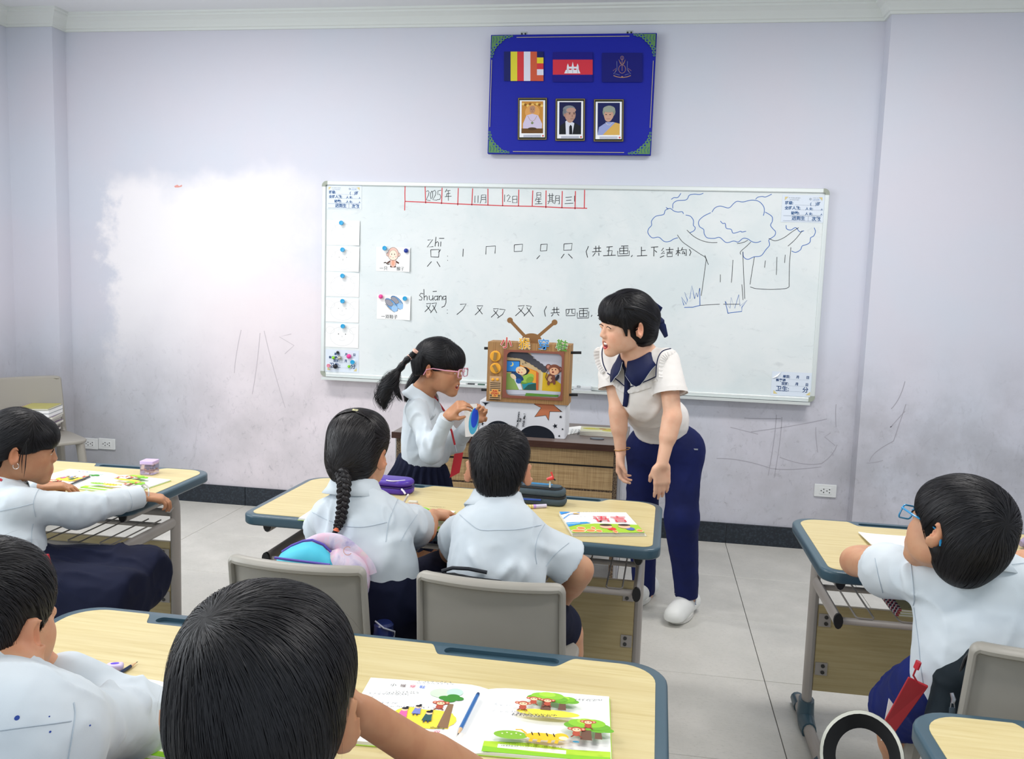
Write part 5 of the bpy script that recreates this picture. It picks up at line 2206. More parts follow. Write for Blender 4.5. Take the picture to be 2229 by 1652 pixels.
def strands(surf, n, flow, length, steps=9, wd=.0022, lift=.003, seed=0, stray=.03, mask=None, avoid=None):
    """ribbon locks combed over a surface mesh along a direction field"""
    rg = np.random.default_rng(seed)
    me = surf.data
    me.calc_loop_triangles()
    nv = len(me.vertices)
    co = np.empty(nv * 3, np.float32)
    me.vertices.foreach_get('co', co)
    co = co.reshape(-1, 3)
    tr = np.empty(len(me.loop_triangles) * 3, np.int32)
    me.loop_triangles.foreach_get('vertices', tr)
    tr = tr.reshape(-1, 3)
    A, B, C_ = co[tr[:, 0]], co[tr[:, 1]], co[tr[:, 2]]
    ar = np.linalg.norm(np.cross(B - A, C_ - A), axis=1)
    idx = rg.choice(len(tr), n * (3 if mask else 1), p=ar / ar.sum())
    r1, r2 = rg.random(len(idx)), rg.random(len(idx))
    q = np.sqrt(r1)
    P = (1 - q)[:, None] * A[idx] + (q * (1 - r2))[:, None] * B[idx] + (q * r2)[:, None] * C_[idx]
    if mask is not None:
        P = P[mask(P)][:n]
    n = len(P)
    bv = BVHTree.FromPolygons([tuple(x) for x in co], [tuple(int(i) for i in x) for x in tr])
    L = length * rg.uniform(.6, 1.15, n)
    jit = rg.normal(0, .075, (n, 3))
    isst = rg.random(n) < stray
    path = np.zeros((steps + 1, n, 3))
    nrm = np.zeros((steps + 1, n, 3))
    cur = P.copy()
    for k in range(steps + 1):
        for i in range(n):
            hp = bv.find_nearest(Vector(cur[i]))
            path[k, i] = hp[0]
            nrm[k, i] = hp[1]
        D = flow(path[k]) + jit
        D -= (D * nrm[k]).sum(1, keepdims=True) * nrm[k]
        D /= np.maximum(np.linalg.norm(D, axis=1, keepdims=True), 1e-6)
        cur = path[k] + D * (L / steps)[:, None]
    if avoid is not None:
        ok = ~np.any([avoid(path[k]) for k in range(steps + 1)], axis=0)
        path, nrm, L, isst = path[:, ok], nrm[:, ok], L[ok], isst[ok]
        n = int(ok.sum())
    tt = np.linspace(0, 1, steps + 1)
    lf = lift * rg.uniform(.5, 1.1, n)
    lf[isst] *= rg.uniform(1.5, 4.0, isst.sum())
    verts, faces, tint = [], [], []
    shade = rg.uniform(.75, 1.25, n)
    prof = np.sin(np.clip(tt, .02, .98) * PI) ** .5
    W2 = wd * rg.uniform(.6, 1.3, n) * .5
    W2[isst] *= .35
    roll = rg.normal(0, .16, n)
    base = 0
    for i in range(n):
        off = np.where(isst[i], tt * lf[i], np.minimum(1, tt * 5) * lf[i])
        pt = path[:, i] + nrm[:, i] * off[:, None]
        d = np.gradient(pt, axis=0)
        d /= np.maximum(np.linalg.norm(d, axis=1, keepdims=True), 1e-6)
        sd = np.cross(nrm[:, i], d)
        sd /= np.maximum(np.linalg.norm(sd, axis=1, keepdims=True), 1e-6)
        sd = sd * math.cos(roll[i]) + nrm[:, i] * math.sin(roll[i])
        ww_ = (W2[i] * prof)[:, None]
        verts.append(np.stack([pt - sd * ww_, pt + sd * ww_], 1).reshape(-1, 3))
        for k in range(steps):
            a = base + 2 * k
            faces.append((a, a + 1, a + 3, a + 2))
        base += 2 * (steps + 1)
        tint.append(np.full((2 * (steps + 1), 3), shade[i]))
    return np.concatenate(verts), faces, np.concatenate(tint)


def hair_object(person, F, flow, n, length, seed, name='hair', m=None, **kw):
    P, fs = F.mesh(0.0)
    cap = mesh_obj('hair_base', P, fs, M_HAIRD, None, True, 2)
    Vs, Fs, T = strands(cap, n, flow, length, seed=seed, **kw)
    # one hair part: base and locks together
    me = bpy.data.meshes.new(name)
    b0 = len(cap.data.vertices)
    bp = [tuple(v_.co) for v_ in cap.data.vertices]
    bf = [tuple(p_.vertices) for p_ in cap.data.polygons]
    me.from_pydata(bp + [tuple(x) for x in Vs], [], bf + [tuple(i + b0 for i in q) for q in Fs])
    me.materials.append(M_HAIRD)
    me.materials.append(m or M_HAIR)
    mi = np.zeros(len(me.polygons), np.int32)
    mi[len(bf):] = 1
    me.polygons.foreach_set('material_index', mi)
    me.polygons.foreach_set('use_smooth', [True] * len(me.polygons))
    at_ = me.color_attributes.new('tint', 'FLOAT_COLOR', 'POINT')
    C_ = np.ones((len(me.vertices), 4), np.float32)
    C_[b0:, :3] = T
    at_.data.foreach_set('color', C_.ravel())
    bpy.data.objects.remove(cap)
    o = bpy.data.objects.new(name, me)
    COL.objects.link(o)
    person.put(o)
    return o


def lock_tube(person, name, pts, rad, n_strand=60, seed=0, parent=None, m=None, flare=0.0, wd=.0022):
    """a hanging tail of hair: a core and ribbon locks that follow it and loosen towards the tip"""
    rg = np.random.default_rng(seed)
    C_ = [np.array(q) for q in smooth(pts, 6)]
    k = len(C_)
    R_ = np.interp(np.linspace(0, 1, k), np.linspace(0, 1, len(rad)), rad)
    mb = MB()
    mb.tube([tuple(c) for c in C_], [r * .80 for r in R_], 10)
    C_ = np.array(C_)
    T = np.gradient(C_, axis=0)
    T /= np.linalg.norm(T, axis=1, keepdims=True)
    a = np.cross(T, (0.3, .2, 1.0))
    a /= np.maximum(np.linalg.norm(a, axis=1, keepdims=True), 1e-6)
    b = np.cross(T, a)
    for i in range(n_strand):
        th = rg.uniform(0, 2 * PI)
        rr = rg.uniform(.8, 1.08)
        s = np.linspace(0, 1, k)
        th2 = th + rg.normal(0, .5) * s
        spread = 1 + flare * s ** 2 * rg.uniform(.2, 1.6)
        dv = np.cos(th2)[:, None] * a + np.sin(th2)[:, None] * b
        pt = C_ + dv * (R_ * rr * spread)[:, None]
        if flare:
            pt = pt + (s ** 2)[:, None] * rg.normal(0, .012 * flare, 3)
        sd = np.cross(dv, T)
        w2 = (wd * rg.uniform(.6, 1.3) * .5 * np.sin(np.clip(s, .05, .96) * PI) ** .4)[:, None]
        A_, B_ = pt - sd * w2, pt + sd * w2
        vs = np.stack([A_, B_], 1).reshape(-1, 3)
        mb.add(vs, [(2 * j, 2 * j + 1, 2 * j + 3, 2 * j + 2) for j in range(k - 1)])
    o = mb.build(name, m or M_HAIR, None, smooth=True, auto=3.0)
    at_ = o.data.color_attributes.new('tint', 'FLOAT_COLOR', 'POINT')
    sh = np.ones((len(o.data.vertices), 4), np.float32)
    sh[:, :3] = rg.uniform(.6, 1.3, len(sh))[:, None]
    at_.data.foreach_set('color', sh.ravel())
    return person.put(o, parent)


def eyes(person, P, R, s, open_=1.0, look=(0, 0), brow=True, lid_m=None):
    """eyeballs with iris, lash line and brow"""
    f, l, u = R[:, 0], R[:, 1], R[:, 2]
    for q in (-1, 1):
        if open_ > .3:
            e = MB().sphere(tuple(P(.0800, q * .030, .003)), .0142 * s, 10).build('eye', M_EYE, None, smooth=True)
            person.put(e)
            c = P(.0800, q * .030, .003)
            dr = nz(f + l * (look[0]) + u * look[1])
            M = MB().sphere(tuple(c + dr * .0088 * s), .0068 * s, 8).build('iris', M_IRIS, None, smooth=True)
            person.put(M, e)
        pts = [P(.0945 - .004 * abs(t_) ** 2, q * .030 + .0165 * t_, .004 + (.0075 * open_ + (0 if open_ > .3 else .004)) * (1 - t_ * t_)) for t_ in np.linspace(-1, 1, 9)]
        person.put(MB().tube(pts, .0016 * s, 6).build('lash', M_HAIRD, None, smooth=True))
        if brow:
            pts = [P(.0955 - .006 * t_ * t_, q * (.031 + .018 * t_), .024 + .004 * (1 - t_ * t_)) for t_ in np.linspace(-1, 1, 9)]
            person.put(MB().tube(pts, [.001 * s] + [.0024 * s] * 7 + [.001 * s], 6).build('brow', M_HAIRD, None, smooth=True))


def glasses(person, P, R, s, m, lens=True, name='glasses'):
    f, l, u = R[:, 0], R[:, 1], R[:, 2]
    g = None
    for q in (-1, 1):
        ring = [P(.114 - .010 * abs(x / .024) * .3, q * .032 + x, y) for x, y in rrect(-.023, -.020, .023, .014, .009, 4)]
        o = MB().tube([tuple(v_) for v_ in ring], .0022 * s, 6, closed=True)
        if g is None:
            g = o
        else:
            g.v, g.f, g.m = g.v, g.f, g.m
            n0 = len(g.v)
            g.v += o.v
            g.f += [tuple(i + n0 for i in x) for x in o.f]
            g.m += o.m
        g.tube([tuple(P(.112, q * .054, .006)), tuple(P(.100, q * .068, .008)), tuple(P(.06, q * .078, .008)), tuple(P(.005, q * .082, .010)), tuple(P(-.022, q * .084, .002)), tuple(P(-.034, q * .084, -.022))], .0024 * s, 6, sx=1.5)
    g.tube([tuple(P(.115, .010, .003)), tuple(P(.118, 0, .006)), tuple(P(.115, -.010, .003))], .0020 * s, 6)
    o = g.build(name, m, None, smooth=True)
    person.put(o)
    if lens:
        gl = mat('clear_lens', '#ffffff', .03, spec=.5)
        gl.node_tree.nodes['Principled BSDF'].inputs['Transmission Weight'].default_value = 1.0
        gl.node_tree.nodes['Principled BSDF'].inputs['IOR'].default_value = 1.05
        for q in (-1, 1):
            pts = [P(.114, q * .032 + x, y) for x, y in rrect(-.022, -.019, .022, .013, .009, 4)]
            mb = MB()
            k = len(pts)
            mb.add([tuple(v_ - f * .0006) for v_ in pts] + [tuple(v_ + f * .0006) for v_ in pts], [tuple(range(k))[::-1], tuple(range(k, 2 * k))] + [(i, (i + 1) % k, k + (i + 1) % k, k + i) for i in range(k)])
            person.put(mb.build('lens', gl, None), o)
    return o


def body_field(J, hd, h, lo_extra=.10, mouth=0.0, ear=0.0, nose=.35, arms=None, legs=None, torso=True, fwd=None, cw=.11, nr=.045, dep=.7):
    """one continuous skin surface: head, neck, trunk, arms with hands, legs"""
    c, R, s = hd
    pts = [np.array(v_, float) for v_ in J.values()] + [c - .13 * s, c + .13 * s]
    lo, hi = np.min(pts, 0) - lo_extra, np.max(pts, 0) + lo_extra
    F = Field(lo, hi, h)
    N = np.array(J['N'], float)
    P = head_field(F, c, R, s, mouth, ear=ear, nose=nose)
    F.cap(P(-.022, 0, -.030), N, nr * 1.04, nr * 1.06, .022)
    C, W_, P_ = (np.array(J[k], float) for k in ('C', 'W', 'P'))
    F.cap(C, W_, cw, cw * .9, .04, flat=fwd, fs=dep)
    F.cap(W_, P_, cw * .9, cw, .04, flat=fwd, fs=dep)
    mid = (np.array(J['SL'], float) + np.array(J['SR'], float)) / 2
    F.cap(N, mid, nr * 1.06, nr * 1.2, .03)
    F.cap(mid, C, cw * .8, cw, .04, flat=fwd, fs=dep)
    for sd in 'LR':
        sh = np.array(J['S' + sd], float)
        F.cap(mid * .3 + sh * .7, sh, .042, .042, .03)
        limb(F, sh, J['E' + sd], J['W' + sd], arms)
    if legs:
        for sd in 'LR':
            if 'H' + sd in J:
                limb(F, J['H' + sd], J['K' + sd], J['A' + sd], legs, .03)
    return F, P


def ear_face_avoid(c, R, s, brow=.020, fx=.058, er=(.030, .052)):
    """true where hair must not lie: over the ears and over the face below the fringe"""
    def fn(X):
        q = (X - c) @ R / s
        ear = (np.abs(q[:, 1]) > .055) & (((q[:, 0] + .010) / er[0]) ** 2 + ((q[:, 2] + .014) / er[1]) ** 2 < 1)
        face = (q[:, 0] > fx) & (q[:, 2] < brow)
        return ear | face
    return fn


def aV(px, py, **k):
    return np.array(at(px, py, **k))


BEHIND = (CAM.x, CAM.y)


def swirl(P0, w_up, R, s, tie=None, spin=.5, grav=.6):
    """combing direction from a crown whorl, or towards a tie point"""
    def fn(X):
        if tie is not None:
            d = np.array(tie) - X
            return d / np.maximum(np.linalg.norm(d, axis=1, keepdims=True), 1e-6)
        d = X - P0
        r_ = np.linalg.norm(d, axis=1, keepdims=True)
        d = d / np.maximum(r_, 1e-6)
        sp = np.cross(np.broadcast_to(w_up, d.shape), d)
        g = np.clip(r_ / .10, 0, 1.2) * grav
        return d + sp * spin * np.exp(-r_ / .05) - g * np.array([0, 0, 1.0])
    return fn


def finish_body(p, F, m, c, R, s, name='body', **tk):
    P, fs = F.mesh(0.0)
    o = mesh_obj(name, P, fs, m, None, True, 1, None, head_tint(c, R, s, **tk))
    return p.put(o)


def finish_shirt(p, F, m, disp, name='shirt', iters=2):
    P, fs = F.mesh(0.0)
    o = mesh_obj(name, P, fs, m, None, True, iters, disp)
    return p.put(o)


def world_copy(p, o):
    """surface lookup in room coordinates for seams"""
    me = o.data.copy()
    me.transform(Matrix.Translation(p.loc))
    q = bpy.data.objects.new('lookup', me)
    return q


def add_seams(p, o, lst, r=.0008, m=None, name='seam'):
    q = world_copy(p, o)
    for px_ in lst:
        pt = seen_path(q, px_)
        if len(pt) > 2:
            p.put(MB().tube(pt, r, 5).build(name, m or M_SEAM, None, smooth=True))
    me = q.data
    bpy.data.objects.remove(q)
    bpy.data.meshes.remove(me)


KID_ARM = (.036, .031, .030, .022)
KID_LEG = (.064, .046, .044, .030)


# ============ girl with the braid, middle desk
def girl_braid():
    p = Person('girl seen from behind at the middle desk with one long dark braid', (-.80, 2.27, 0))
    s = .98
    R = basis((.10, .98, -.10), (.03, .10, 1))
    c = aV(781, 990, Y=2.33)
    J = dict(N=aV(766, 1062, Y=2.28), C=aV(792, 1165, Y=2.25), W=aV(812, 1235, Y=2.22), P=aV(815, 1300, Y=2.22),
             SL=aV(712, 1122, Y=2.27), SR=aV(865, 1135, Y=2.29), EL=aV(712, 1170, Y=2.48), ER=aV(923, 1158, Y=2.50),
             WL=aV(868, 1108, Z=.715), WR=aV(942, 1122, Z=.725))
    J.update(HL=J['P'] + V3(-.07, .02, -.02), HR=J['P'] + V3(.07, .02, -.02), KL=J['P'] + V3(-.09, .32, -.03), KR=J['P'] + V3(.10, .32, -.05), AL=J['P'] + V3(-.09, .30, -.38), AR=J['P'] + V3(.10, .28, -.38))
    fw = V3(0, 1, 0)
    F, P = body_field(J, (c, R, s), .0048, .14, arms=KID_ARM, legs=KID_LEG, fwd=fw, cw=.10)
    hand_field(F, J['WR'], (.35, .9, -.05), (0, 0, -1), -1, .80, (.35, .5, .4))
    hand_field(F, J['WL'], (.5, .8, 0), (.2, 0, -1), 1, .80, (.6, .8, .5))
    finish_body(p, F, M_SKIN, c, R, s)
    S_ = shirt_field(J, .006, .014, 'short', .104, .100, .108, .74, .044, (.046, .056), (.55, .60), (0, 0, J['P'][2] - .015), fw)
    ex = [(aV(860, 1180, Y=2.15), aV(800, 1290, Y=2.15), .022, .010), (aV(880, 1170, Y=2.2), aV(850, 1285, Y=2.2), .018, .012),
          (aV(700, 1140, Y=2.15), aV(770, 1195, Y=2.12), .016, .007), (aV(820, 1190, Y=2.13), aV(900, 1165, Y=2.25), .016, .008)]
    sh = finish_shirt(p, S_, M_SHIRT, folds(3, .0045, (15, 15, 6), ex))
    add_seams(p, sh, [((672, 1110), (705, 1128), (740, 1142), (770, 1147), (800, 1146), (842, 1137)), ((867, 1085), (856, 1110), (846, 1137), (840, 1180)),
                      ((908, 1120), (888, 1150), (872, 1178))])
    p.put(collar_mesh(J['N'] + V3(.004, .006, -.004), basis((.15, .97, -.2), (0, .25, 1)), .050, .030, .026, .030))
    # skirt over the lap
    lo, hi = J['P'] - V3(.22, .16, .20), J['P'] + V3(.24, .48, .14)
    K = Field(lo, hi, .008)
    K.cap(J['P'] + V3(0, -.01, .02), J['P'] + V3(0, 0, -.03), .125, .135, .03, flat=fw, fs=.8)
    for sx in (-1, 1):
        K.cap(J['P'] + V3(sx * .06, .03, -.02), J['P'] + V3(sx * .11, .31, -.05), .088, .092, .06)
    finish_shirt(p, K, M_SKIRT, folds(8, .005, (20, 6, 10)), 'skirt')
    # hair gathered back into the braid
    tie = P(-.088, .016, -.030)
    top = P(-.045, .0, .125)

    def extra(F2, P2):
        F2.ell(P2(-.075, .010, -.015), V3(.034, .045, .055) * s, R, .02, 'u')
    H, _ = hair_cap(c, R, s, 'pulled', .005, extra)

    def flow(X):
        q = (X - c) @ R / s
        d = tie - X
        d = d / np.maximum(np.linalg.norm(d, axis=1, keepdims=True), 1e-6)
        d2 = top - X
        d2 = d2 / np.maximum(np.linalg.norm(d2, axis=1, keepdims=True), 1e-6)
        wgt = (1 / (1 + np.exp(-(q[:, 2] - .060) / .03)) * (q[:, 0] > -.06))[:, None]
        return d * (1 - wgt) + d2 * wgt
    hr = hair_object(p, H, flow, 8000, .085, 11, m=mat('dark_brown_hair', '#191314', .42, spec=.45), wd=.0011, lift=.003, stray=.03, avoid=ear_face_avoid(c, R, s, .02, .066, (.026, .046)))
    M_TIE = mat('pale_hair_tie', '#d8d2a0', .6)
    # braid
    path = [tie + R[:, 0] * -.004, aV(748, 1045, Y=2.20), aV(747, 1085, Y=2.175), aV(742, 1125, Y=2.165), aV(733, 1152, Y=2.155)]
    C_ = np.array([np.array(q) for q in smooth(path, 14)])
    k = len(C_)
    T = np.gradient(C_, axis=0)
    T /= np.linalg.norm(T, axis=1, keepdims=True)
    side = np.cross(T, V3(0, -1, 0))
    side /= np.linalg.norm(side, axis=1, keepdims=True)
    back = np.cross(side, T)
    rg = np.random.default_rng(4)
    br = MB()
    s_ = np.linspace(0, 1, k)
    wid = np.interp(s_, [0, .2, .8, 1], [.013, .013, .009, .006])
    for j in range(3):
        ph = 2 * PI * j / 3
        t_ = s_ * 2 * PI * 4.6 + ph
        ctr = C_ + side * (np.sin(t_) * wid)[:, None] + back * (np.sin(2 * t_) * wid * .45)[:, None]
        br.tube([tuple(q) for q in ctr], [w_ * .72 for w_ in wid], 8)
        for _ in range(16):
            a0 = rg.uniform(0, 2 * PI)
            off = side * math.cos(a0) + back * math.sin(a0)
            q = ctr + off * (wid * .74)[:, None]
            br.tube([tuple(x) for x in q], .0009, 3, caps=False)
    b_o = br.build('braid', mat('dark_brown_hair', '#191314'), None, smooth=True, auto=2.5)
    at_ = b_o.data.color_attributes.new('tint', 'FLOAT_COLOR', 'POINT')
    at_.data.foreach_set('color', np.ones(len(b_o.data.vertices) * 4, np.float32))
    p.put(b_o)
    lock_tube(p, 'braid_tip', [C_[-1], C_[-1] + V3(-.012, .0, -.022), C_[-1] + V3(-.026, .004, -.036)], [.007, .007, .002], 40, 3, b_o, mat('dark_brown_hair', '#191314'))
    p.put(MB().tube([tuple(C_[-1] + T[-1] * -.004), tuple(C_[-1] + T[-1] * .005)], .0085, 12).build('hair_tie', mat('orange_hair_tie', '#e8764e', .6), None, smooth=True), b_o)
    p.put(MB().tube([tuple(top + R[:, 1] * -.008 + R[:, 2] * .004), tuple(top + R[:, 1] * .008 + R[:, 2] * .005)], .006, 10).build('hair_tie', M_TIE, None, smooth=True), hr)
    return p


MD = mat('dark_brown_hair', '#191314', .42, spec=.45)
t = NT(MD)
t.base(t.mix(1.0, '#151012', t.n('ShaderNodeAttribute', attribute_name='tint').outputs['Color'], 'MULTIPLY'))
GB = girl_braid()


# ============ boy with short hair, middle desk
def boy_mid():
    p = Person('boy with short cropped black hair seen from behind at the middle desk', (-.36, 2.25, 0))
    s = .97
    R = basis((-.13, .97, -.16), (0, .17, 1))
    c = aV(1085, 1026, Y=2.31)
    J = dict(N=aV(1080, 1090, Y=2.27), C=aV(1088, 1180, Y=2.22), W=aV(1082, 1250, Y=2.19), P=aV(1080, 1310, Y=2.20),
             SL=aV(1018, 1148, Y=2.27), SR=aV(1155, 1172, Y=2.25), EL=aV(985, 1200, Y=2.44), ER=aV(1262, 1238, Y=2.30),
             WL=aV(1010, 1130, Z=.71), WR=aV(1215, 1318, Y=2.42))
    J.update(HL=J['P'] + V3(-.07, .02, -.02), HR=J['P'] + V3(.07, .02, -.02), KL=J['P'] + V3(-.08, .33, -.02), KR=aV(1232, 1372, Y=2.50), AL=J['P'] + V3(-.08, .30, -.38), AR=aV(1245, 1480, Y=2.52))
    fw = V3(0, 1, 0)
    F, P = body_field(J, (c, R, s), .0048, .15, ear=.006, arms=(.038, .036, .036, .025), legs=KID_LEG, fwd=fw, cw=.10)
    hand_field(F, J['WR'], (-.6, .6, -.3), (-.2, 0, -1), 1, .80, (.4, .5, .4))
    hand_field(F, J['WL'], (.5, .8, 0), (.2, 0, -1), 1, .80, (.4, .5, .4))
    finish_body(p, F, M_SKIN, c, R, s)
    S_ = shirt_field(J, .006, .014, 'short', .106, .102, .108, .76, .045, (.046, .056), (.55, .80), (0, 0, J['P'][2] - .015), fw)
    ex = [(aV(1140, 1200, Y=2.1), aV(1085, 1262, Y=2.1), .014, .010), (aV(1155, 1195, Y=2.1), aV(1130, 1275, Y=2.12), .016, .011), (aV(1020, 1190, Y=2.12), aV(1060, 1255, Y=2.1), .014, .008),
          (aV(1040, 1190, Y=2.1), aV(1110, 1175, Y=2.1), .018, .006), (aV(1165, 1185, Y=2.15), aV(1215, 1205, Y=2.22), .014, .008)]
    sh = finish_shirt(p, S_, M_SHIRT, folds(21, .0042, (13, 13, 6), ex))
    add_seams(p, sh, [((987, 1108), (1018, 1135), (1045, 1153), (1085, 1154), (1130, 1152), (1178, 1143)), ((1190, 1135), (1172, 1165), (1165, 1200), (1168, 1228)), ((1238, 1182), (1210, 1205), (1188, 1232))])
    p.put(collar_mesh(J['N'] + V3(.0, .008, -.004), basis((-.1, .97, -.25), (0, .3, 1)), .050, .030, .024, .030))
    lo, hi = J['P'] - V3(.24, .16, .20), J['P'] + V3(.26, .40, .12)
    K = Field(lo, hi, .008)
    K.cap(J['P'] + V3(0, -.01, .01), J['P'] + V3(0, 0, -.03), .122, .13, .03, flat=fw, fs=.8)
    K.cap(J['HL'], J['HL'] * .25 + J['KL'] * .75, .080, .075, .04)
    K.cap(J['HR'], J['HR'] * .22 + J['KR'] * .78, .080, .072, .04)
    finish_shirt(p, K, M_SKIRT, folds(8, .004, (16, 8, 10)), 'shorts')
    H, _ = hair_cap(c, R, s, 'crop', .005)
    wp = P(-.080, .012, .085)
    hair_object(p, H, swirl(wp, R[:, 2] * .6 - R[:, 0] * .8, R, s, None, .8, .5), 8000, .036, 5, wd=.0009, lift=.0045, stray=.05, steps=6, avoid=ear_face_avoid(c, R, s, .02, .06, (.026, .046)))
    return p


BM = boy_mid()


# ============ teacher, standing and leaning forward
def teacher():
    p = Person('young woman teacher in ivory blouse and navy trousers leaning forward and laughing', (.15, 3.86, 0))
    s = 1.06
    R = basis((-.86, -.50, -.10), (.10, -.06, 1))
    ear = aV(1392, 716, Y=3.43)
    c = ear - R[:, 1] * .078 * s + R[:, 0] * .012 * s
    J = dict(N=aV(1383, 782, Y=3.55), C=aV(1393, 852, Y=3.62), W=aV(1432, 918, Y=3.80), P=aV(1450, 968, Y=3.87),
             SL=aV(1452, 790, Y=3.54), SR=aV(1330, 775, Y=3.66), EL=aV(1464, 905, Y=3.47), ER=aV(1345, 890, Y=3.60),
             WL=aV(1441, 1010, Y=3.42), WR=aV(1351, 985, Y=3.60), HL=aV(1486, 978, Y=3.82), HR=aV(1408, 975, Y=3.92),
             KL=aV(1484, 1128, Y=3.76), KR=aV(1396, 1115, Y=3.93), AL=aV(1496, 1298, Y=3.86), AR=aV(1404, 1290, Y=4.02))
    fw = nz(V3(-.5, -.85, -.25))
    F, P = body_field(J, (c, R, s), .0046, .16, 1.15, nose=.75, arms=(.041, .035, .034, .023), legs=(.076, .056, .052, .036), fwd=fw, cw=.12, nr=.047, dep=.66)
    hand_field(F, J['WR'], (.02, -.05, -1), (.75, -.2, 0), 1, .96, (.42, .55, .4), .03, thumb_in=.8)
    hand_field(F, J['WL'], (.05, .05, -1), (-.35, .9, 0), -1, .96, (.12, .20, .15), .0, thumb_in=1.0)
    for sd, fx in (('L', V3(-.10, -.17, 0)), ('R', V3(-.08, -.15, 0))):
        A = J['A' + sd].copy()
        F.cap(A, V3(A[0], A[1], .06), .034, .030, .02)
        F.cap(V3(A[0], A[1], .05), V3(A[0], A[1], .045) + fx * .45, .030, .022, .02)
    finish_body(p, F, M_SKIN_T, c, R, s, lip=(1.05, .42, .42), cheek=.35)
    # laughing face: closed happy eyes, teeth and tongue
    eyes(p, P, R, s, .25)
    p.put(MB().tube([tuple(P(.0905 - .010 * t_ * t_, .016 * t_, -.0605 + .003 * t_ * t_)) for t_ in np.linspace(-1, 1, 9)], .0040 * s, 8).build('teeth', M_TEETH, None, smooth=True))
    p.put(MB().sphere(tuple(P(.074, 0, -.068)), .0195 * s, 10).build('mouth_inside', M_MOUTH, None, smooth=True))
    p.put(MB().sphere(tuple(P(.086, 0, -.0765)), .010 * s, 8, (1.1, 1.1, .6)).build('tongue', M_TONGUE, None, smooth=True))
    # blouse
    B = shirt_field(J, .0055, .012, 'short', .118, .098, .112, .68, .052, (.052, .058), (.58, .58), None, fw, 0, .052)
    B.cut(aV(1440, 940, Y=3.82), nz(np.array(J['P']) - np.array(J['W'])), .01)
    # softly gathered waist
    B.cap(aV(1400, 900, Y=3.72), aV(1465, 905, Y=3.80), .060, .060, .06)
    ex = [(aV(1330, 850, Y=3.5), aV(1400, 930, Y=3.6), .014, .008), (aV(1470, 850, Y=3.45), aV(1400, 930, Y=3.6), .018, .008), (aV(1480, 900, Y=3.6), aV(1420, 935, Y=3.65), .012, .008)]
    bl_ = finish_shirt(p, B, M_SATIN, folds(31, .0026, (11, 11, 7), ex))
    NVY = M_COLLAR
    add_seams(p, bl_, [((1318, 742), (1311, 765), (1313, 790), (1320, 808)), ((1322, 812), (1345, 828), (1366, 842), (1400, 832), (1428, 820)), ((1466, 758), (1442, 765), (1431, 785), (1428, 820))], .0022, NVY, 'navy_piping')
    q = world_copy(p, bl_)
    # frills beside the piping: small pleats standing on the blouse
    for k_, px_ in enumerate((((1324, 818), (1345, 833), (1366, 847), (1400, 838), (1430, 826)), ((1437, 822), (1438, 790), (1448, 772), (1470, 764)), ((1307, 748), (1304, 770), (1308, 795), (1316, 810)))):
        pt = seen_path(q, px_, 60, .003)
        mb = MB()
        vs = []
        nrm_ = (CAM - pt[0]).normalized()
        for i, v_ in enumerate(pt):
            t_ = (pt[min(i + 1, len(pt) - 1)] - pt[max(i - 1, 0)]).normalized()
            sd = t_.cross(nrm_)
            if (sd.z > 0) != (k_ == 9):
                sd = -sd
            if k_ == 1:
                sd = Vector((abs(sd.x), sd.y, sd.z))
            if k_ == 2:
                sd = Vector((-abs(sd.x), sd.y, sd.z))
            wv = .003 * math.sin(i * 1.25)
            vs += [v_ - sd * .004 + nrm_ * .001, v_ + sd * .010 + nrm_ * (.004 + wv), v_ + sd * .020 + nrm_ * (.002 - wv)]
        fs = []
        for i in range(len(pt) - 1):
            for j in range(2):
                fs.append((3 * i + j, 3 * i + 3 + j, 3 * i + 4 + j, 3 * i + 1 + j))
        o = mb.add(vs, fs).build('frill', M_SATIN, None, smooth=True, auto=3)
        p.put(o)
    # tie placket
    pt = seen_path(q, ((1366, 790), (1368, 825), (1366, 860), (1363, 884)), 24, .009)
    mb = MB()
    mb.ribbon(pt, .023, (CAM - pt[5]).normalized())
    o = mb.build('tie_strip', NVY, None, smooth=True)
    so = o.modifiers.new('t', 'SOLIDIFY')
    so.thickness = .003
    me = bpy.data.meshes.new_from_object(o.evaluated_get(bpy.context.evaluated_depsgraph_get()))
    o.modifiers.clear()
    o.data = me
    p.put(o)
    bpy.data.objects.remove(q)
    # collar, long points, with a pale line
    nf = basis((-.62, -.78, -.25), (-.18, -.25, 1))
    co, ce = collar_mesh(J['N'] + V3(.004, .006, -.002), nf, .054, .034, .024, .036, NVY, .42, pts_drop=.050, edge_m=mat('pale_piping', '#cfd6dd', .6))
    p.put(co)
    p.put(ce, co)
    # cuffs
    for sd in 'LR':
        a, b = J['S' + sd], J['E' + sd]
        e_ = a + (b - a) * .58
        p.put(MB().tube([tuple(e_ - nz(b - a) * .016), tuple(e_ + nz(b - a) * .003)], [.0705, .0715], 24, caps=False).build('cuff', M_SATIN, None, smooth=True))
    # trousers
    lo, hi = np.min([J['AR'], J['AL'], J['HR'], J['KL']], 0) - .16, np.max([J['HL'], J['HR'], J['AL'], J['AR']], 0) + .18
    T = Field(lo, hi, .0065)
    T.cap(J['W'] + (J['P'] - J['W']) * .45, J['P'], .108, .112, .04, flat=fw, fs=.78)
    for sd in 'LR':
        T.cap(J['H' + sd], J['K' + sd], .086, .069, .05)
        T.cap(J['K' + sd], J['A' + sd] + V3(0, 0, -.03), .073, .048, .03)
        T.cap(J['P'], J['H' + sd], .098, .086, .05)
        T.cut(J['A' + sd] + V3(0, 0, .0), (0, 0, -1), .004, J['A' + sd] - .12, J['A' + sd] + .1)
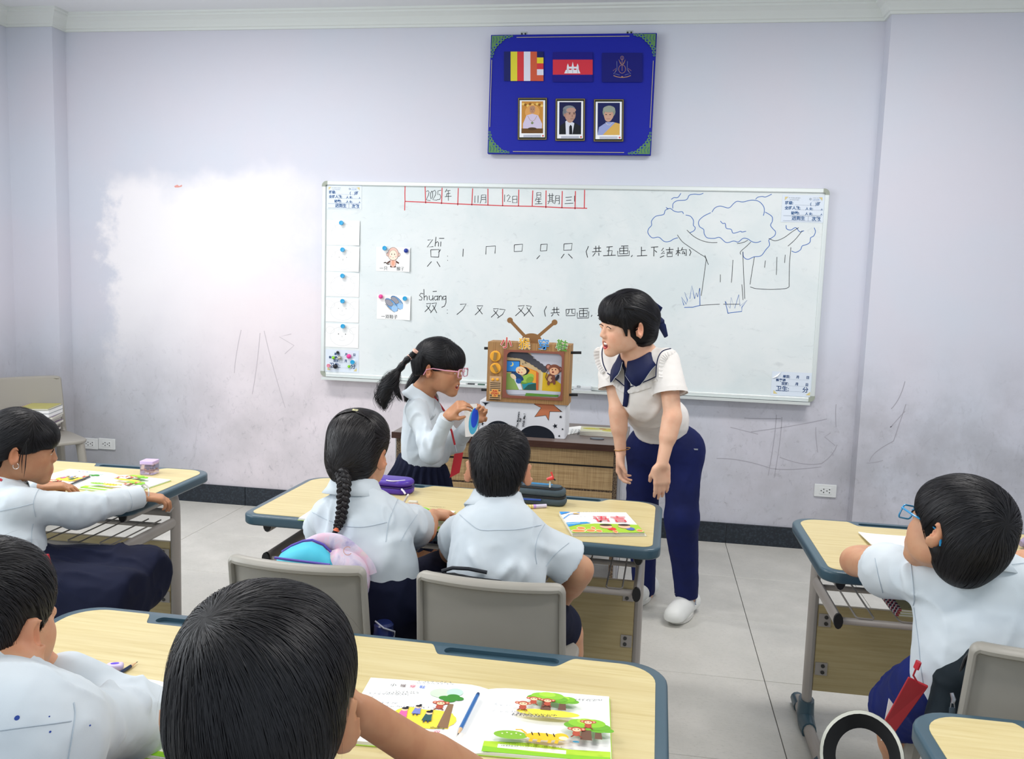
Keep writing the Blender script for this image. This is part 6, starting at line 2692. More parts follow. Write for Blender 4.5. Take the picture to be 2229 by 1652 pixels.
    ex = [(aV(1380, 985, Y=3.75), aV(1440, 1000, Y=3.72), .012, .008), (aV(1500, 985, Y=3.65), aV(1480, 1100, Y=3.65), .012, .004), (aV(1482, 1130, Y=3.65), aV(1490, 1280, Y=3.7), .007, .006)]
    tr_ = finish_shirt(p, T, M_NAVY, folds(5, .0030, (13, 13, 5), ex), 'trousers')
    w_ = J['W'] + (J['P'] - J['W']) * .42
    o = MB().box((-.009, -.001, -.003), (.009, .001, .003)).build('pocket_clip', mat('steel_clip', '#b9bcc4', .3, .9), None)
    q = world_copy(p, tr_)
    sp = seen_path(q, ((1505, 975), (1514, 978), (1520, 977)), 6, .002)
    bpy.data.objects.remove(q)
    if sp:
        o.data.transform(Matrix.Translation(sp[len(sp) // 2]))
    p.put(o)
    # white trainers
    M_SHOE = mat('white_trainer', '#e9ebe8', .5)
    for sd, d in (('L', nz(V3(-.38, -.92, 0))), ('R', nz(V3(-.4, -.9, 0)))):
        A = V3(J['A' + sd][0], J['A' + sd][1], 0) + V3(0, .01, 0)
        lat = np.cross((0, 0, 1), d)
        Q = Field(A - .27, A + .27, .005)
        Q.cap(A - d * .045 + V3(0, 0, .055), A + V3(0, 0, .095), .038, .036, .02)
        Q.cap(A - d * .045 + V3(0, 0, .045), A + d * .155 + V3(0, 0, .038), .043, .046, .03)
        Q.cap(A + d * .05 + V3(0, 0, .070), A + d * .12 + V3(0, 0, .052), .034, .034, .03)
        Q.cap(A + V3(0, 0, .10), A + V3(0, 0, .19), .034, .036, .0, 's')
        Q.cut((0, 0, .022), (0, 0, -1), .004)
        P_, fs_ = Q.mesh()
        so = mesh_obj('shoe', P_, fs_, M_SHOE, None, True, 2)
        p.put(so)
        out = []
        for i in range(40):
            a = 2 * PI * i / 40
            ln = .098 * math.cos(a)
            wdt = (.043 + .006 * math.cos(a)) * math.sin(a)
            v_ = A + d * (.055 + ln * 1.07) + lat * wdt * 1.06
            out.append((v_[0], v_[1]))
        p.put(MB().prism(out, .001, .028).build('sole', mat('trainer_sole', '#d9d9d4', .6), None, bevel=.006, seg=2), so)
        lc = MB()
        for k in range(5):
            a = A + d * (.045 + .018 * k) + V3(0, 0, .107 - .010 * k)
            lc.tube([tuple(a - lat * .022 - V3(0, 0, .006)), tuple(a + V3(0, 0, .003)), tuple(a + lat * .022 - V3(0, 0, .006))], .0028, 6)
        a = A + d * .04 + V3(0, 0, .112)
        for q_ in (-1, 1):
            lc.tube([tuple(a), tuple(a + lat * q_ * .022 + V3(0, 0, .012)), tuple(a + lat * q_ * .036 + d * .02 - V3(0, 0, .008)), tuple(a + lat * q_ * .018 + d * .012)], .0022, 6)
        p.put(lc.build('laces', M_SHOE, None, smooth=True), so)
        if sd == 'L':
            # small lettering on the outer side
            pos = A + d * .035 + lat * (.0455) + V3(0, 0, .058)
            ey = nz(V3(0, 0, 1) - lat * .25)
            text_m = text_mesh('FILA', .020, frame_M(tuple(pos + lat * .004 - d * .02), tuple(-d * .25 + ey * .95), tuple(nz(np.cross(lat, -d * .25 + ey * .95)))), mat('print_ink_navy_text', '#27497a', .6), 'shoe_print', None, .0004, .0003)
            p.put(text_m, so)
    # bracelet
    wv = J['WR'] + V3(0, 0, .015)
    p.put(MB().tube([tuple(wv + V3(.033 * math.cos(a) + .006, .030 * math.sin(a), .006 * math.cos(a))) for a in np.linspace(0, 2 * PI, 25)[:-1]], .0018, 6, closed=True).build('bracelet', mat('gold_wire', '#d9a860', .25, 1.0), None, smooth=True))
    # hair: fringe, braided crown, bun with a navy bow behind
    def extra(F2, P2):
        F2.ell(P2(-.088, .0, -.035), V3(.036, .050, .045) * s, R, .02, 'u')
        F2.ell(P2(-.10, .0, .03), V3(.03, .05, .05) * s, R, .03, 'u')
        F2.ell(P2(.077, 0, .056), V3(.024, .058, .034) * s, R, .012, 'u')
        F2.ell(P2(.056, 0, .075), V3(.042, .062, .042) * s, R, .02, 'u')
        for q in (-1, 1):
            F2.cap(P2(.050, q * .070, .045), P2(.040, q * .074, -.020), .010 * s, .004 * s, .01)
    H, _ = hair_cap(c, R, s, 'bangs', .0046, extra)
    tie = P(-.12, 0, -.02)
    frn = P(.085, 0, .12)

    def flow(X):
        q = (X - c) @ R / s
        d = tie - X
        d = d / np.maximum(np.linalg.norm(d, axis=1, keepdims=True), 1e-6)
        dn = np.array([0, 0, -1.0]) + R[:, 0] * .5 + R[:, 1][None] * (q[:, 1:2] * 4)
        wgt = 1 / (1 + np.exp(-(q[:, 0:1] - .045) / .008))
        return d * (1 - wgt) + dn * wgt
    hr = hair_object(p, H, flow, 9000, .070, 12, wd=.0011, lift=.0030, stray=.02, avoid=ear_face_avoid(c, R, s, .014, .062))
    bpts = [P(.055, .062, .085), P(.02, .076, .080), P(-.03, .080, .062), P(-.075, .070, .035), P(-.105, .045, .010)]
    lock_tube(p, 'crown_braid', [tuple(x) for x in bpts], [.008, .013, .014, .013, .010], 60, 9, hr)
    M_BOW = cloth_mat('navy_bow', '#14214c', '#0f1a3c', .5)
    bw = MB()
    a = P(-.122, .012, .030)
    for k, (dx, dz) in enumerate(((.03, -.05), (.045, -.09))):
        bw.tube([tuple(a), tuple(a - R[:, 0] * dx * .5 * s + R[:, 2] * dz * .5 + R[:, 1] * .01), tuple(a - R[:, 0] * dx * s + R[:, 2] * dz)], [.010, .016, .009], 8, sx=.4)
    bw.tube([tuple(a), tuple(a + R[:, 2] * .03 - R[:, 0] * .01), tuple(a + R[:, 2] * .052 + R[:, 0] * .012)], [.008, .016, .008], 8, sx=.45)
    p.put(bw.build('bow', M_BOW, None, smooth=True), hr)
    return p


TE = teacher()


# ============ girl standing at the front
def girl_front():
    p = Person('standing girl with pink glasses and swinging ponytail holding up a picture sheet', (-.97, 3.6, 0))
    s = 1.0
    R = basis((.985, -.16, -.06), (-.02, 0, 1))
    ear = aV(934, 806, Y=3.53)
    c = ear + R[:, 1] * .080 * s + R[:, 0] * .012
    J = dict(N=aV(918, 858, Y=3.61), C=aV(922, 925, Y=3.62), W=aV(922, 972, Y=3.62), P=aV(918, 1015, Y=3.62),
             SR=aV(905, 893, Y=3.50), SL=aV(935, 885, Y=3.73), ER=aV(938, 985, Y=3.42), EL=aV(990, 965, Y=3.66),
             WR=aV(975, 905, Y=3.37), WL=aV(1036, 912, Y=3.52))
    P0 = J['P']
    J.update(HL=P0 + V3(.0, .045, -.06), HR=P0 + V3(0, -.045, -.06), KL=V3(P0[0] + .03, P0[1] + .07, .33), KR=V3(P0[0] + .02, P0[1] - .07, .33), AL=V3(P0[0] + .01, P0[1] + .07, .07), AR=V3(P0[0] - .01, P0[1] - .07, .07))
    fw = nz(V3(.98, -.15, 0))
    F, P = body_field(J, (c, R, s), .0046, .15, .7, arms=(.030, .027, .026, .021), legs=(.055, .045, .042, .029), fwd=fw, cw=.070)
    hand_field(F, J['WR'], nz(aV(1003, 880, Y=3.35) - J['WR']), (.5, .6, -.6), -1, .84, (.55, .7, .5))
    hand_field(F, J['WL'], nz(aV(1050, 885, Y=3.48) - J['WL']), (-.4, -.7, -.5), 1, .84, (.55, .7, .5))
    for sd in 'LR':
        A = J['A' + sd]
        F.cap(A, V3(A[0], A[1], .05), .029, .032, .02)
        F.cap(V3(A[0], A[1], .04), V3(A[0] + .13, A[1], .032), .032, .026, .02)
    finish_body(p, F, M_SKIN_D, c, R, s, lip=(1.0, .62, .58))
    p.put(MB().tube([tuple(P(.0895 - .008 * t_ * t_, .014 * t_, -.0615 + .002 * t_ * t_)) for t_ in np.linspace(-1, 1, 7)], .0034 * s, 8).build('teeth', M_TEETH, None, smooth=True))
    p.put(MB().sphere(tuple(P(.074, 0, -.067)), .0185 * s, 10).build('mouth_inside', M_MOUTH, None, smooth=True))
    eyes(p, P, R, s, .8)
    glasses(p, P, R, s, mat('pink_glasses', '#e3a0b4', .3))
    for sd in 'LR':
        A = J['A' + sd]
        p.put(MB().prism(rrect(A[0] - .055, A[1] - .038, A[0] + .17, A[1] + .038, .034, 6), 0, .06).build('shoe', M_BLACK, None, bevel=.02, seg=3, smooth=True))
        p.put(MB().tube([tuple(A + V3(0, 0, -.02)), tuple(A + V3(0, 0, .08))], .036, 14).build('sock', mat('white_sock', '#e2e4e6', .9), None, smooth=True))
    B = shirt_field(J, .0055, .013, 'long', .086, .080, .086, .84, .038, (.034, .029), (0, 0), None, fw, 0, .045)
    B.cap(J['W'] + V3(.01, 0, .02), J['W'] + V3(.02, 0, -.02), .100, .094, .04, flat=fw, fs=.90)
    B.cut(J['P'] + V3(0, 0, .012), (0, 0, -1), .012)
    ex = [(aV(905, 905, Y=3.4), aV(935, 985, Y=3.38), .010, .010), (aV(895, 920, Y=3.42), aV(925, 990, Y=3.4), .010, .009), (aV(885, 960, Y=3.45), aV(930, 1000, Y=3.45), .012, .008), (aV(950, 940, Y=3.36), aV(938, 985, Y=3.38), .009, .006)]
    sh = finish_shirt(p, B, M_SHIRT, folds(17, .0040, (18, 18, 6), ex))
    for sd in 'LR':
        a, b = J['E' + sd], J['W' + sd]
        d = nz(b - a)
        e_ = a + (b - a) * .90
        p.put(MB().tube([tuple(e_ - d * .025), tuple(e_ + d * .012)], [.0345, .0335], 20, caps=True).build('cuff', M_SHIRT, None, smooth=True))
    p.put(collar_mesh(J['N'] + V3(.004, 0, -.006), basis((.97, -.15, -.35), (.18, 0, 1)), .051, .032, .026, .034, gap=.7, pts_drop=.040))
    # pleated skirt
    lo, hi = V3(P0[0] - .30, P0[1] - .30, .28), V3(P0[0] + .30, P0[1] + .30, P0[2] + .10)
    n = 96
    mb = MB()
    rows = []
    ztop = P0[2] + .030
    for j, (z_, ru, rv) in enumerate(((ztop, .104, .102), (ztop - .03, .112, .108), (ztop - .08, .134, .128), (ztop - .2, .165, .155), (ztop - .36, .195, .180))):
        row = []
        for i in range(n):
            a = 2 * PI * i / n
            pl = (.004 + .012 * j / 4) * math.sin(a * 24) * (j > 0)
            cx = P0[0] - .006 * j
            row.append((cx + (ru + pl) * math.cos(a), P0[1] + (rv + pl) * math.sin(a), z_ - .02 * math.cos(a) * (j == 0)))
        rows.append(row)
    vs = [q for r_ in rows for q in r_]
    fs = [(j * n + i, j * n + (i + 1) % n, (j + 1) * n + (i + 1) % n, (j + 1) * n + i) for j in range(4) for i in range(n)]
    fs.append(tuple(range(n))[::-1])
    sk = mb.add(vs, [f_[::-1] for f_ in fs]).build('skirt', M_SKIRT, None, smooth=True, auto=1.5)
    p.put(sk)
    # lanyard and red card holder hanging in front
    RED = mat('red_lanyard', '#b5222e', .5)
    q = world_copy(p, sh)
    pt = [tuple(J['N'] + V3(.045, -.03, .02))] + [tuple(x) for x in seen_path(q, ((958, 872), (965, 895)), 8, .004)]
    mb = MB()
    mb.tube(pt, .004, 6, sx=1.6)
    k0 = aV(983, 938, Y=3.45)
    k1 = aV(990, 968, Y=3.45)
    mb.tube([tuple(aV(968, 905, Y=3.45)), tuple(k0), tuple(k1)], .0045, 6, sx=1.6)
    o = p.put(mb.build('lanyard', RED, None, smooth=True))
    bpy.data.objects.remove(q)
    p.put(MB().tube([tuple(k1), tuple(aV(994, 984, Y=3.45))], .0028, 8).build('clip', mat('steel_clip', '#b9bcc4', .3, .9), None, smooth=True), o)
    cq = [aV(x, y, Y=3.45) for x, y in ((989, 988), (1008, 985), (1000, 1029), (979, 1040))]
    mb = MB()
    mb.add([tuple(x) for x in cq] + [tuple(x + V3(0, .005, 0)) for x in cq], [(3, 2, 1, 0), (4, 5, 6, 7), (0, 1, 5, 4), (1, 2, 6, 5), (2, 3, 7, 6), (3, 0, 4, 7)])
    p.put(mb.build('card_holder', RED, None), o)
    # hair: fringe, two tails; the right tail swings out behind, tied in bubbles
    def extra(F2, P2):
        F2.ell(P2(.066, 0, .052), V3(.036, .066, .050) * s, R, .02, 'u')
        F2.ell(P2(.085, 0, .030), V3(.018, .060, .030) * s, R, .012, 'u')
        F2.ell(P2(-.075, -.03, .03), V3(.04, .035, .035) * s, R, .02, 'u')
    H, _ = hair_cap(c, R, s, 'bangs', .0046, extra)
    t1 = aV(904, 766, Y=3.50)
    t2 = P(-.085, .045, -.02)

    def flow(X):
        q_ = (X - c) @ R / s
        tt = np.where(q_[:, 1:2] < .0, t1[None], t2[None])
        d = tt - X
        d = d / np.maximum(np.linalg.norm(d, axis=1, keepdims=True), 1e-6)
        dn = np.array([0, 0, -1.0]) + R[:, 0] * .6
        wgt = 1 / (1 + np.exp(-(q_[:, 0:1] - .050) / .006))
        return d * (1 - wgt) + dn * wgt
    hr = hair_object(p, H, flow, 8000, .07, 22, wd=.0011, lift=.003, stray=.03, avoid=ear_face_avoid(c, R, s, .014, .066))
    M_PK = mat('pink_hair_tie', '#e7b9a8', .6)
    tp = [(904, 766), (897, 774), (892, 777), (886, 783), (879, 790), (874, 797), (867, 806), (858, 818), (846, 840), (838, 868), (836, 890)]
    ra = [.012, .015, .009, .014, .008, .013, .009, .024, .032, .028, .006]
    lock_tube(p, 'ponytail', [tuple(aV(x, y, Y=3.50 - .004 * i)) for i, (x, y) in enumerate(tp)], ra, 150, 5, hr, flare=.55)
    lock_tube(p, 'ponytail', [tuple(aV(x, y, Y=3.50)) for x, y in ((866, 812), (845, 822), (828, 845), (822, 868), (832, 885))], [.008, .014, .010, .006, .002], 60, 6, hr, flare=.8)
    lock_tube(p, 'ponytail', [tuple(aV(x, y, Y=3.50)) for x, y in ((866, 812), (862, 835), (866, 855), (874, 870))], [.010, .014, .010, .002], 50, 7, hr, flare=.5)
    for x, y in ((904, 764), (892, 777), (879, 791), (866, 807)):
        q0, q1 = aV(x + 1.5, y - 2, Y=3.495), aV(x - 1.5, y + 2, Y=3.495)
        p.put(MB().tube([tuple(q0), tuple(q1)], .0125, 12).build('hair_tie', M_PK, None, smooth=True), hr)
    lock_tube(p, 'ponytail', [tuple(aV(x, y, Y=3.74)) for x, y in ((918, 806), (908, 815), (898, 835), (889, 858), (884, 874))], [.012, .022, .026, .020, .004], 110, 8, hr, flare=.25)
    return p


GS = girl_front()
# the picture sheet in her hands
q = [at(x, y, Y=yy) for x, y, yy in ((1013, 951, 3.40), (1041, 949, 3.46), (1040, 874, 3.44), (1010, 880, 3.38))]
q[2] = q[1] + q[3] - q[0]
cn = sum((v_ for v_ in q), Vector()) / 4
ex, ey = (q[1] - q[0]), (q[3] - q[0])
ez = ex.normalized().cross(ey.normalized()).normalized()
mb = MB()
vs = [tuple(v_ - cn) for v_ in q] + [tuple(v_ - cn - ez * .0006) for v_ in q]
o = mb.add(vs, [(0, 1, 2, 3), (7, 6, 5, 4), (0, 4, 5, 1), (1, 5, 6, 2), (2, 6, 7, 3), (3, 7, 4, 0)]).build('picture_sheet', M_PAPER, None, loc=cn)
tag(o, 'paper sheet with a blue oval held up by the standing girl', 'paper')
wd_, hg_ = ex.length, ey.length
eyn = ez.cross(ex.normalized())
p_ = Print(frame_M(q[0] - cn, ex.normalized(), eyn), z0=.0003)
p_.ell(wd_ * .52, hg_ * .46, wd_ * .38, hg_ * .40, '#56b7dc').ell(wd_ * .56, hg_ * .56, wd_ * .27, hg_ * .30, '#2b54dc')
p_.build('print', o)


# ============ boy with blue glasses at the right desk
def boy_right():
    p = Person('boy with blue glasses at the right desk looking up towards the teacher', (.80, 2.08, 0))
    s = .96
    R = basis((-.56, .80, .22), (.26, .02, .95))
    ear = aV(2036, 1160, Y=1.96)
    c = ear - R[:, 1] * .092 * s + R[:, 0] * .014 * s
    J = dict(N=aV(2118, 1222, Y=2.06), C=aV(2125, 1320, Y=2.08), W=aV(2125, 1420, Y=2.05), P=aV(2115, 1500, Y=2.06),
             SL=aV(2005, 1262, Y=2.10), SR=aV(2255, 1280, Y=2.05), EL=aV(1862, 1222, Y=2.46), ER=aV(2330, 1300, Y=2.35),
             WL=aV(1985, 1212, Z=.715), WR=aV(2230, 1215, Z=.715))
    P0 = J['P']
    J.update(HL=P0 + V3(-.07, .03, -.02), HR=P0 + V3(.07, .04, -.02), KL=aV(1948, 1552, Y=2.34), KR=P0 + V3(.06, .34, -.03), AL=aV(1955, 1700, Y=2.40), AR=P0 + V3(.08, .33, -.36))
    fw = nz(V3(-.25, .97, 0))
    F, P = body_field(J, (c, R, s), .0048, .15, ear=.012, arms=(.040, .040, .038, .026), legs=(.068, .050, .046, .032), fwd=fw, cw=.105)
    hand_field(F, J['WL'], (.9, .3, 0), (0, 0, -1), 1, .84, (.3, .4, .3))
    hand_field(F, J['WR'], (-.8, .5, 0), (0, 0, -1), -1, .84, (.3, .4, .3))
    finish_body(p, F, M_SKIN, c, R, s)
    eyes(p, P, R, s, .9)
    glasses(p, P, R, s, mat('blue_glasses', '#2f8fc4', .25))
    B = shirt_field(J, .006, .014, 'short', .118, .114, .120, .76, .050, (.054, .060), (.52, .6), (0, 0, P0[2] - .02), fw, 0, .050)
    ex = [(aV(2000, 1285, Y=1.95), aV(2010, 1480, Y=1.95), .016, .010), (aV(2060, 1230, Y=1.95), aV(2120, 1330, Y=1.93), .022, .008), (aV(1960, 1205, Y=2.1), aV(1985, 1290, Y=2.05), .014, .008),
          (aV(2050, 1300, Y=1.95), aV(2170, 1420, Y=1.93), .022, .007), (aV(2020, 1420, Y=1.95), aV(2090, 1500, Y=1.93), .016, .009)]
    sh = finish_shirt(p, B, M_SHIRT, folds(41, .0045, (13, 13, 6), ex))
    add_seams(p, sh, [((1982, 1227), (2030, 1228), (2080, 1232), (2130, 1240), (2180, 1232), (2229, 1226)), ((1978, 1205), (1984, 1240), (1990, 1300), (1988, 1318)), ((1905, 1215), (1912, 1250), (1922, 1290)),
                      ((1990, 1322), (2000, 1400), (2005, 1455), (2012, 1500))])
    p.put(collar_mesh(J['N'] + V3(.0, .004, .004), basis((-.25, .95, -.2), (.1, .25, 1)), .054, .030, .024, .032))
    lo, hi = np.min([P0 - V3(.2, .16, .2), J['KL'] - .12], 0), np.max([P0 + V3(.24, .40, .12), J['KR'] + .1], 0)
    K = Field(lo, hi, .007)
    K.cap(P0 + V3(0, -.01, .02), P0 + V3(0, 0, -.02), .126, .132, .03, flat=fw, fs=.8)
    K.cap(J['HL'], J['HL'] * .12 + J['KL'] * .88, .086, .080, .04)
    K.cap(J['HR'], J['HR'] * .2 + J['KR'] * .8, .086, .080, .04)
    K.cut(J['HL'] * .08 + J['KL'] * .92, J['KL'] - J['HL'], .004, J['KL'] - .13, J['KL'] + .13)
    finish_shirt(p, K, M_ROYAL, folds(6, .005, (13, 13, 9)), 'shorts')
    # red card holder lying over the thigh
    RED = mat('red_lanyard', '#b5222e', .5)
    cq = [aV(x, y, Y=yy) for x, y, yy in ((1977, 1476, 1.95), (2021, 1496, 1.95), (1945, 1600, 2.04), (1921, 1578, 2.04))]
    mb = MB()
    nn = nz(np.cross(cq[1] - cq[0], cq[3] - cq[0]))
    if nn[1] > 0:
        nn = -nn
    mb.add([tuple(x) for x in cq] + [tuple(x - nn * .006) for x in cq], [(3, 2, 1, 0), (4, 5, 6, 7), (0, 1, 5, 4), (1, 2, 6, 5), (2, 3, 7, 6), (3, 0, 4, 7)])
    o = p.put(mb.build('card_holder', RED, None, bevel=.002))
    mb = MB()
    cw_ = [aV(x, y, Y=2.055) for x, y in ((1935, 1520), (1950, 1540), (1938, 1608), (1918, 1612))]
    mb.add([tuple(x) for x in cw_] + [tuple(x + V3(0, .002, 0)) for x in cw_], [(3, 2, 1, 0), (4, 5, 6, 7), (0, 1, 5, 4), (1, 2, 6, 5), (2, 3, 7, 6), (3, 0, 4, 7)])
    p.put(mb.build('card', M_PAPER, None), o)
    mb = MB()
    mb.tube([tuple(aV(2000, 1440, Y=1.94)), tuple(aV(1994, 1455, Y=1.94))], .006, 8, sx=1.5)
    mb.tube([tuple(aV(1994, 1455, Y=1.94)), tuple(aV(1988, 1470, Y=1.945)), tuple(aV(1996, 1484, Y=1.95))], .0022, 6)
    p.put(mb.build('lanyard', RED, None, smooth=True), o)

    def extra(F2, P2):
        F2.ell(P2(.060, 0, .052), V3(.042, .076, .048) * s, R, .02, 'u')
        F2.ell(P2(.040, .060, .030), V3(.034, .018, .026) * s, R, .015, 'u')
        F2.ell(P2(-.045, 0, -.055), V3(.048, .058, .042) * s, R, .02, 'u')
    H, _ = hair_cap(c, R, s, 'bowl', .005, extra)
    wp = P(-.095, .020, .070)
    hair_object(p, H, swirl(wp, R[:, 2] * .5 - R[:, 0] * .8, R, s, None, .5, .7), 12000, .085, 15, wd=.0010, lift=.0032, stray=.02, steps=8, avoid=ear_face_avoid(c, R, s, .010, .058, (.026, .040)))
    return p


BR = boy_right()


# ============ girl at the far left desk
def girl_left():
    p = Person('girl at far left in profile with one long sleeve stretched along the desk', (-1.95, 2.32, 0))
    s = .98
    R = basis((.80, .58, -.08), (-.02, -.02, 1))
    ear = aV(33, 990, Y=2.36)
    c = ear + R[:, 1] * .080 * s + R[:, 0] * .012
    J = dict(N=aV(2, 1050, Y=2.40), C=aV(10, 1130, Y=2.36), W=aV(22, 1190, Y=2.33), P=aV(30, 1250, Y=2.32),
             SR=aV(42, 1098, Y=2.30), SL=aV(-40, 1075, Y=2.52), ER=aV(175, 1112, Y=2.46), EL=aV(20, 1090, Y=2.70),
             WR=aV(306, 1080, Z=.705), WL=aV(90, 1060, Z=.71))
    P0 = J['P']
    J.update(HL=P0 + V3(0, .07, -.02), HR=P0 + V3(0.01, -.07, -.02), KL=P0 + V3(.30, .16, -.02), KR=P0 + V3(.32, .01, -.03), AL=P0 + V3(.30, .17, -.36), AR=P0 + V3(.30, .02, -.36))
    fw = nz(V3(.85, .5, 0))
    F, P = body_field(J, (c, R, s), .0048, .15, arms=(.033, .029, .028, .022), legs=(.056, .044, .044, .030), fwd=fw, cw=.08)
    hand_field(F, J['WR'], nz(aV(345, 1084, Z=.695) - J['WR']), (.1, .1, -1), 1, .84, (.45, .75, .6))
    hand_field(F, J['WL'], (.8, .5, 0), (0, 0, -1), 1, .84, (.3, .4, .3))
    finish_body(p, F, M_SKIN_D, c, R, s)
    eyes(p, P, R, s, .8)
    B = shirt_field(J, .006, .014, 'long', .102, .096, .100, .80, .044, (.045, .037), (0, 0), (0, 0, P0[2] - .005), fw, 0, .048)
    ex = [(aV(60, 1120, Y=2.2), aV(20, 1200, Y=2.2), .014, .009), (aV(110, 1080, Y=2.3), aV(130, 1150, Y=2.3), .012, .009), (aV(160, 1085, Y=2.4), aV(215, 1125, Y=2.4), .012, .009), (aV(225, 1080, Y=2.5), aV(235, 1120, Y=2.5), .010, .008), (aV(80, 1150, Y=2.25), aV(160, 1130, Y=2.35), .012, .007)]
    sh = finish_shirt(p, B, M_SHIRT, folds(51, .0042, (14, 14, 7), ex))
    add_seams(p, sh, [((0, 1112), (40, 1104), (72, 1096)), ((88, 1058), (76, 1080), (73, 1100), (78, 1125)), ((72, 1140), (68, 1170), (72, 1215))])
    a, b = J['ER'], J['WR']
    d = nz(b - a)
    e_ = a + (b - a) * .88
    p.put(MB().tube([tuple(e_ - d * .03), tuple(e_ + d * .022)], [.042, .040], 22).build('cuff', M_SHIRT, None, smooth=True))
    p.put(collar_mesh(J['N'] + V3(.008, 0, .0), basis((.8, .55, -.25), (.1, .05, 1)), .052, .030, .026, .032))
    wv = J['WR'] + d * .008
    q2 = basis(d)
    p.put(MB().tube([tuple(wv + q2[:, 1] * .033 * math.cos(a_) + q2[:, 2] * .036 * math.sin(a_) + d * .012 * math.sin(a_)) for a_ in np.linspace(0, 2 * PI, 29)[:-1]], .0026, 8, closed=True).build('bangle', mat('silver_bangle', '#dcd6cf', .25, .8), None, smooth=True))
    lo, hi = P0 - V3(.20, .26, .26), P0 + V3(.48, .34, .14)
    K = Field(lo, hi, .007)
    K.cap(P0 + V3(0, 0, .02), P0 + V3(0, 0, -.02), .112, .122, .03, flat=fw, fs=.85)
    K.cap(J['HR'], J['KR'] + V3(.04, 0, -.01), .092, .085, .05)
    K.cap(J['HL'], J['KL'] + V3(.04, 0, 0), .092, .085, .05)
    K.cap(J['KR'] + V3(.02, -.01, -.05), J['KL'] + V3(.02, .02, -.05), .075, .075, .05)
    K.cut(J['KR'] + V3(.085, 0, 0), (1, 0, 0), .008)
    finish_shirt(p, K, M_SKIRT, folds(9, .006, (8, 20, 12)), 'skirt')
    RED = mat('red_lanyard', '#b5222e', .5)
    cq = [aV(x, y, Y=2.22) for x, y in ((88, 1207), (104, 1207), (112, 1240), (86, 1240))]
    mb = MB()
    mb.add([tuple(x) for x in cq] + [tuple(x + V3(0, .006, 0)) for x in cq], [(3, 2, 1, 0), (4, 5, 6, 7), (0, 1, 5, 4), (1, 2, 6, 5), (2, 3, 7, 6), (3, 0, 4, 7)])
    p.put(mb.build('card_holder', RED, None))
    p.put(MB().tube([tuple(aV(0, 1043, Y=2.28)), tuple(aV(4, 1046, Y=2.28))], .004, 6).build('lanyard', RED, None))
    ec = P(-.008, -.083, -.036)
    p.put(MB().tube([tuple(ec + R[:, 0] * .008 * math.cos(a_) + R[:, 2] * .009 * math.sin(a_)) for a_ in np.linspace(0, 2 * PI, 17)[:-1]], .0012, 6, closed=True).build('earring', mat('silver_bangle', '#dcd6cf', .25, .8), None, smooth=True))

    def extra(F2, P2):
        F2.ell(P2(.070, 0, .050), V3(.034, .062, .046) * s, R, .02, 'u')
        F2.ell(P2(.084, 0, .034), V3(.018, .056, .026) * s, R, .012, 'u')
        F2.ell(P2(-.075, 0, -.03), V3(.045, .05, .05) * s, R, .02, 'u')
    H, _ = hair_cap(c, R, s, 'bangs', .005, extra)
    tie = P(-.13, .0, -.04)

    def flow(X):
        q_ = (X - c) @ R / s
        d_ = tie - X
        d_ = d_ / np.maximum(np.linalg.norm(d_, axis=1, keepdims=True), 1e-6)
        dn = np.array([0, 0, -1.0]) + R[:, 0] * .6
        wgt = 1 / (1 + np.exp(-(q_[:, 0:1] - .035) / .008))
        return d_ * (1 - wgt) + dn * wgt
    hr = hair_object(p, H, flow, 8000, .08, 32, wd=.0011, lift=.003, stray=.03, avoid=ear_face_avoid(c, R, s, .014, .066))
    # two loose wisps before the ear
    mb = MB()
    for k, (x0, y0, x1, y1, x2, y2) in enumerate(((62, 955, 44, 985, 48, 1030), (58, 960, 58, 1000, 52, 1040), (60, 958, 40, 990, 41, 1015))):
        mb.tube([tuple(aV(x_, y_, Y=2.33)) for x_, y_ in arcpts((x0, y0), (x1, y1), (x2, y2), 10)], [.0016] * 8 + [.001, .0006, .0003], 5)
    p.put(mb.build('hair_wisp', M_HAIRD, None, smooth=True), hr)
    return p


GL = girl_left()


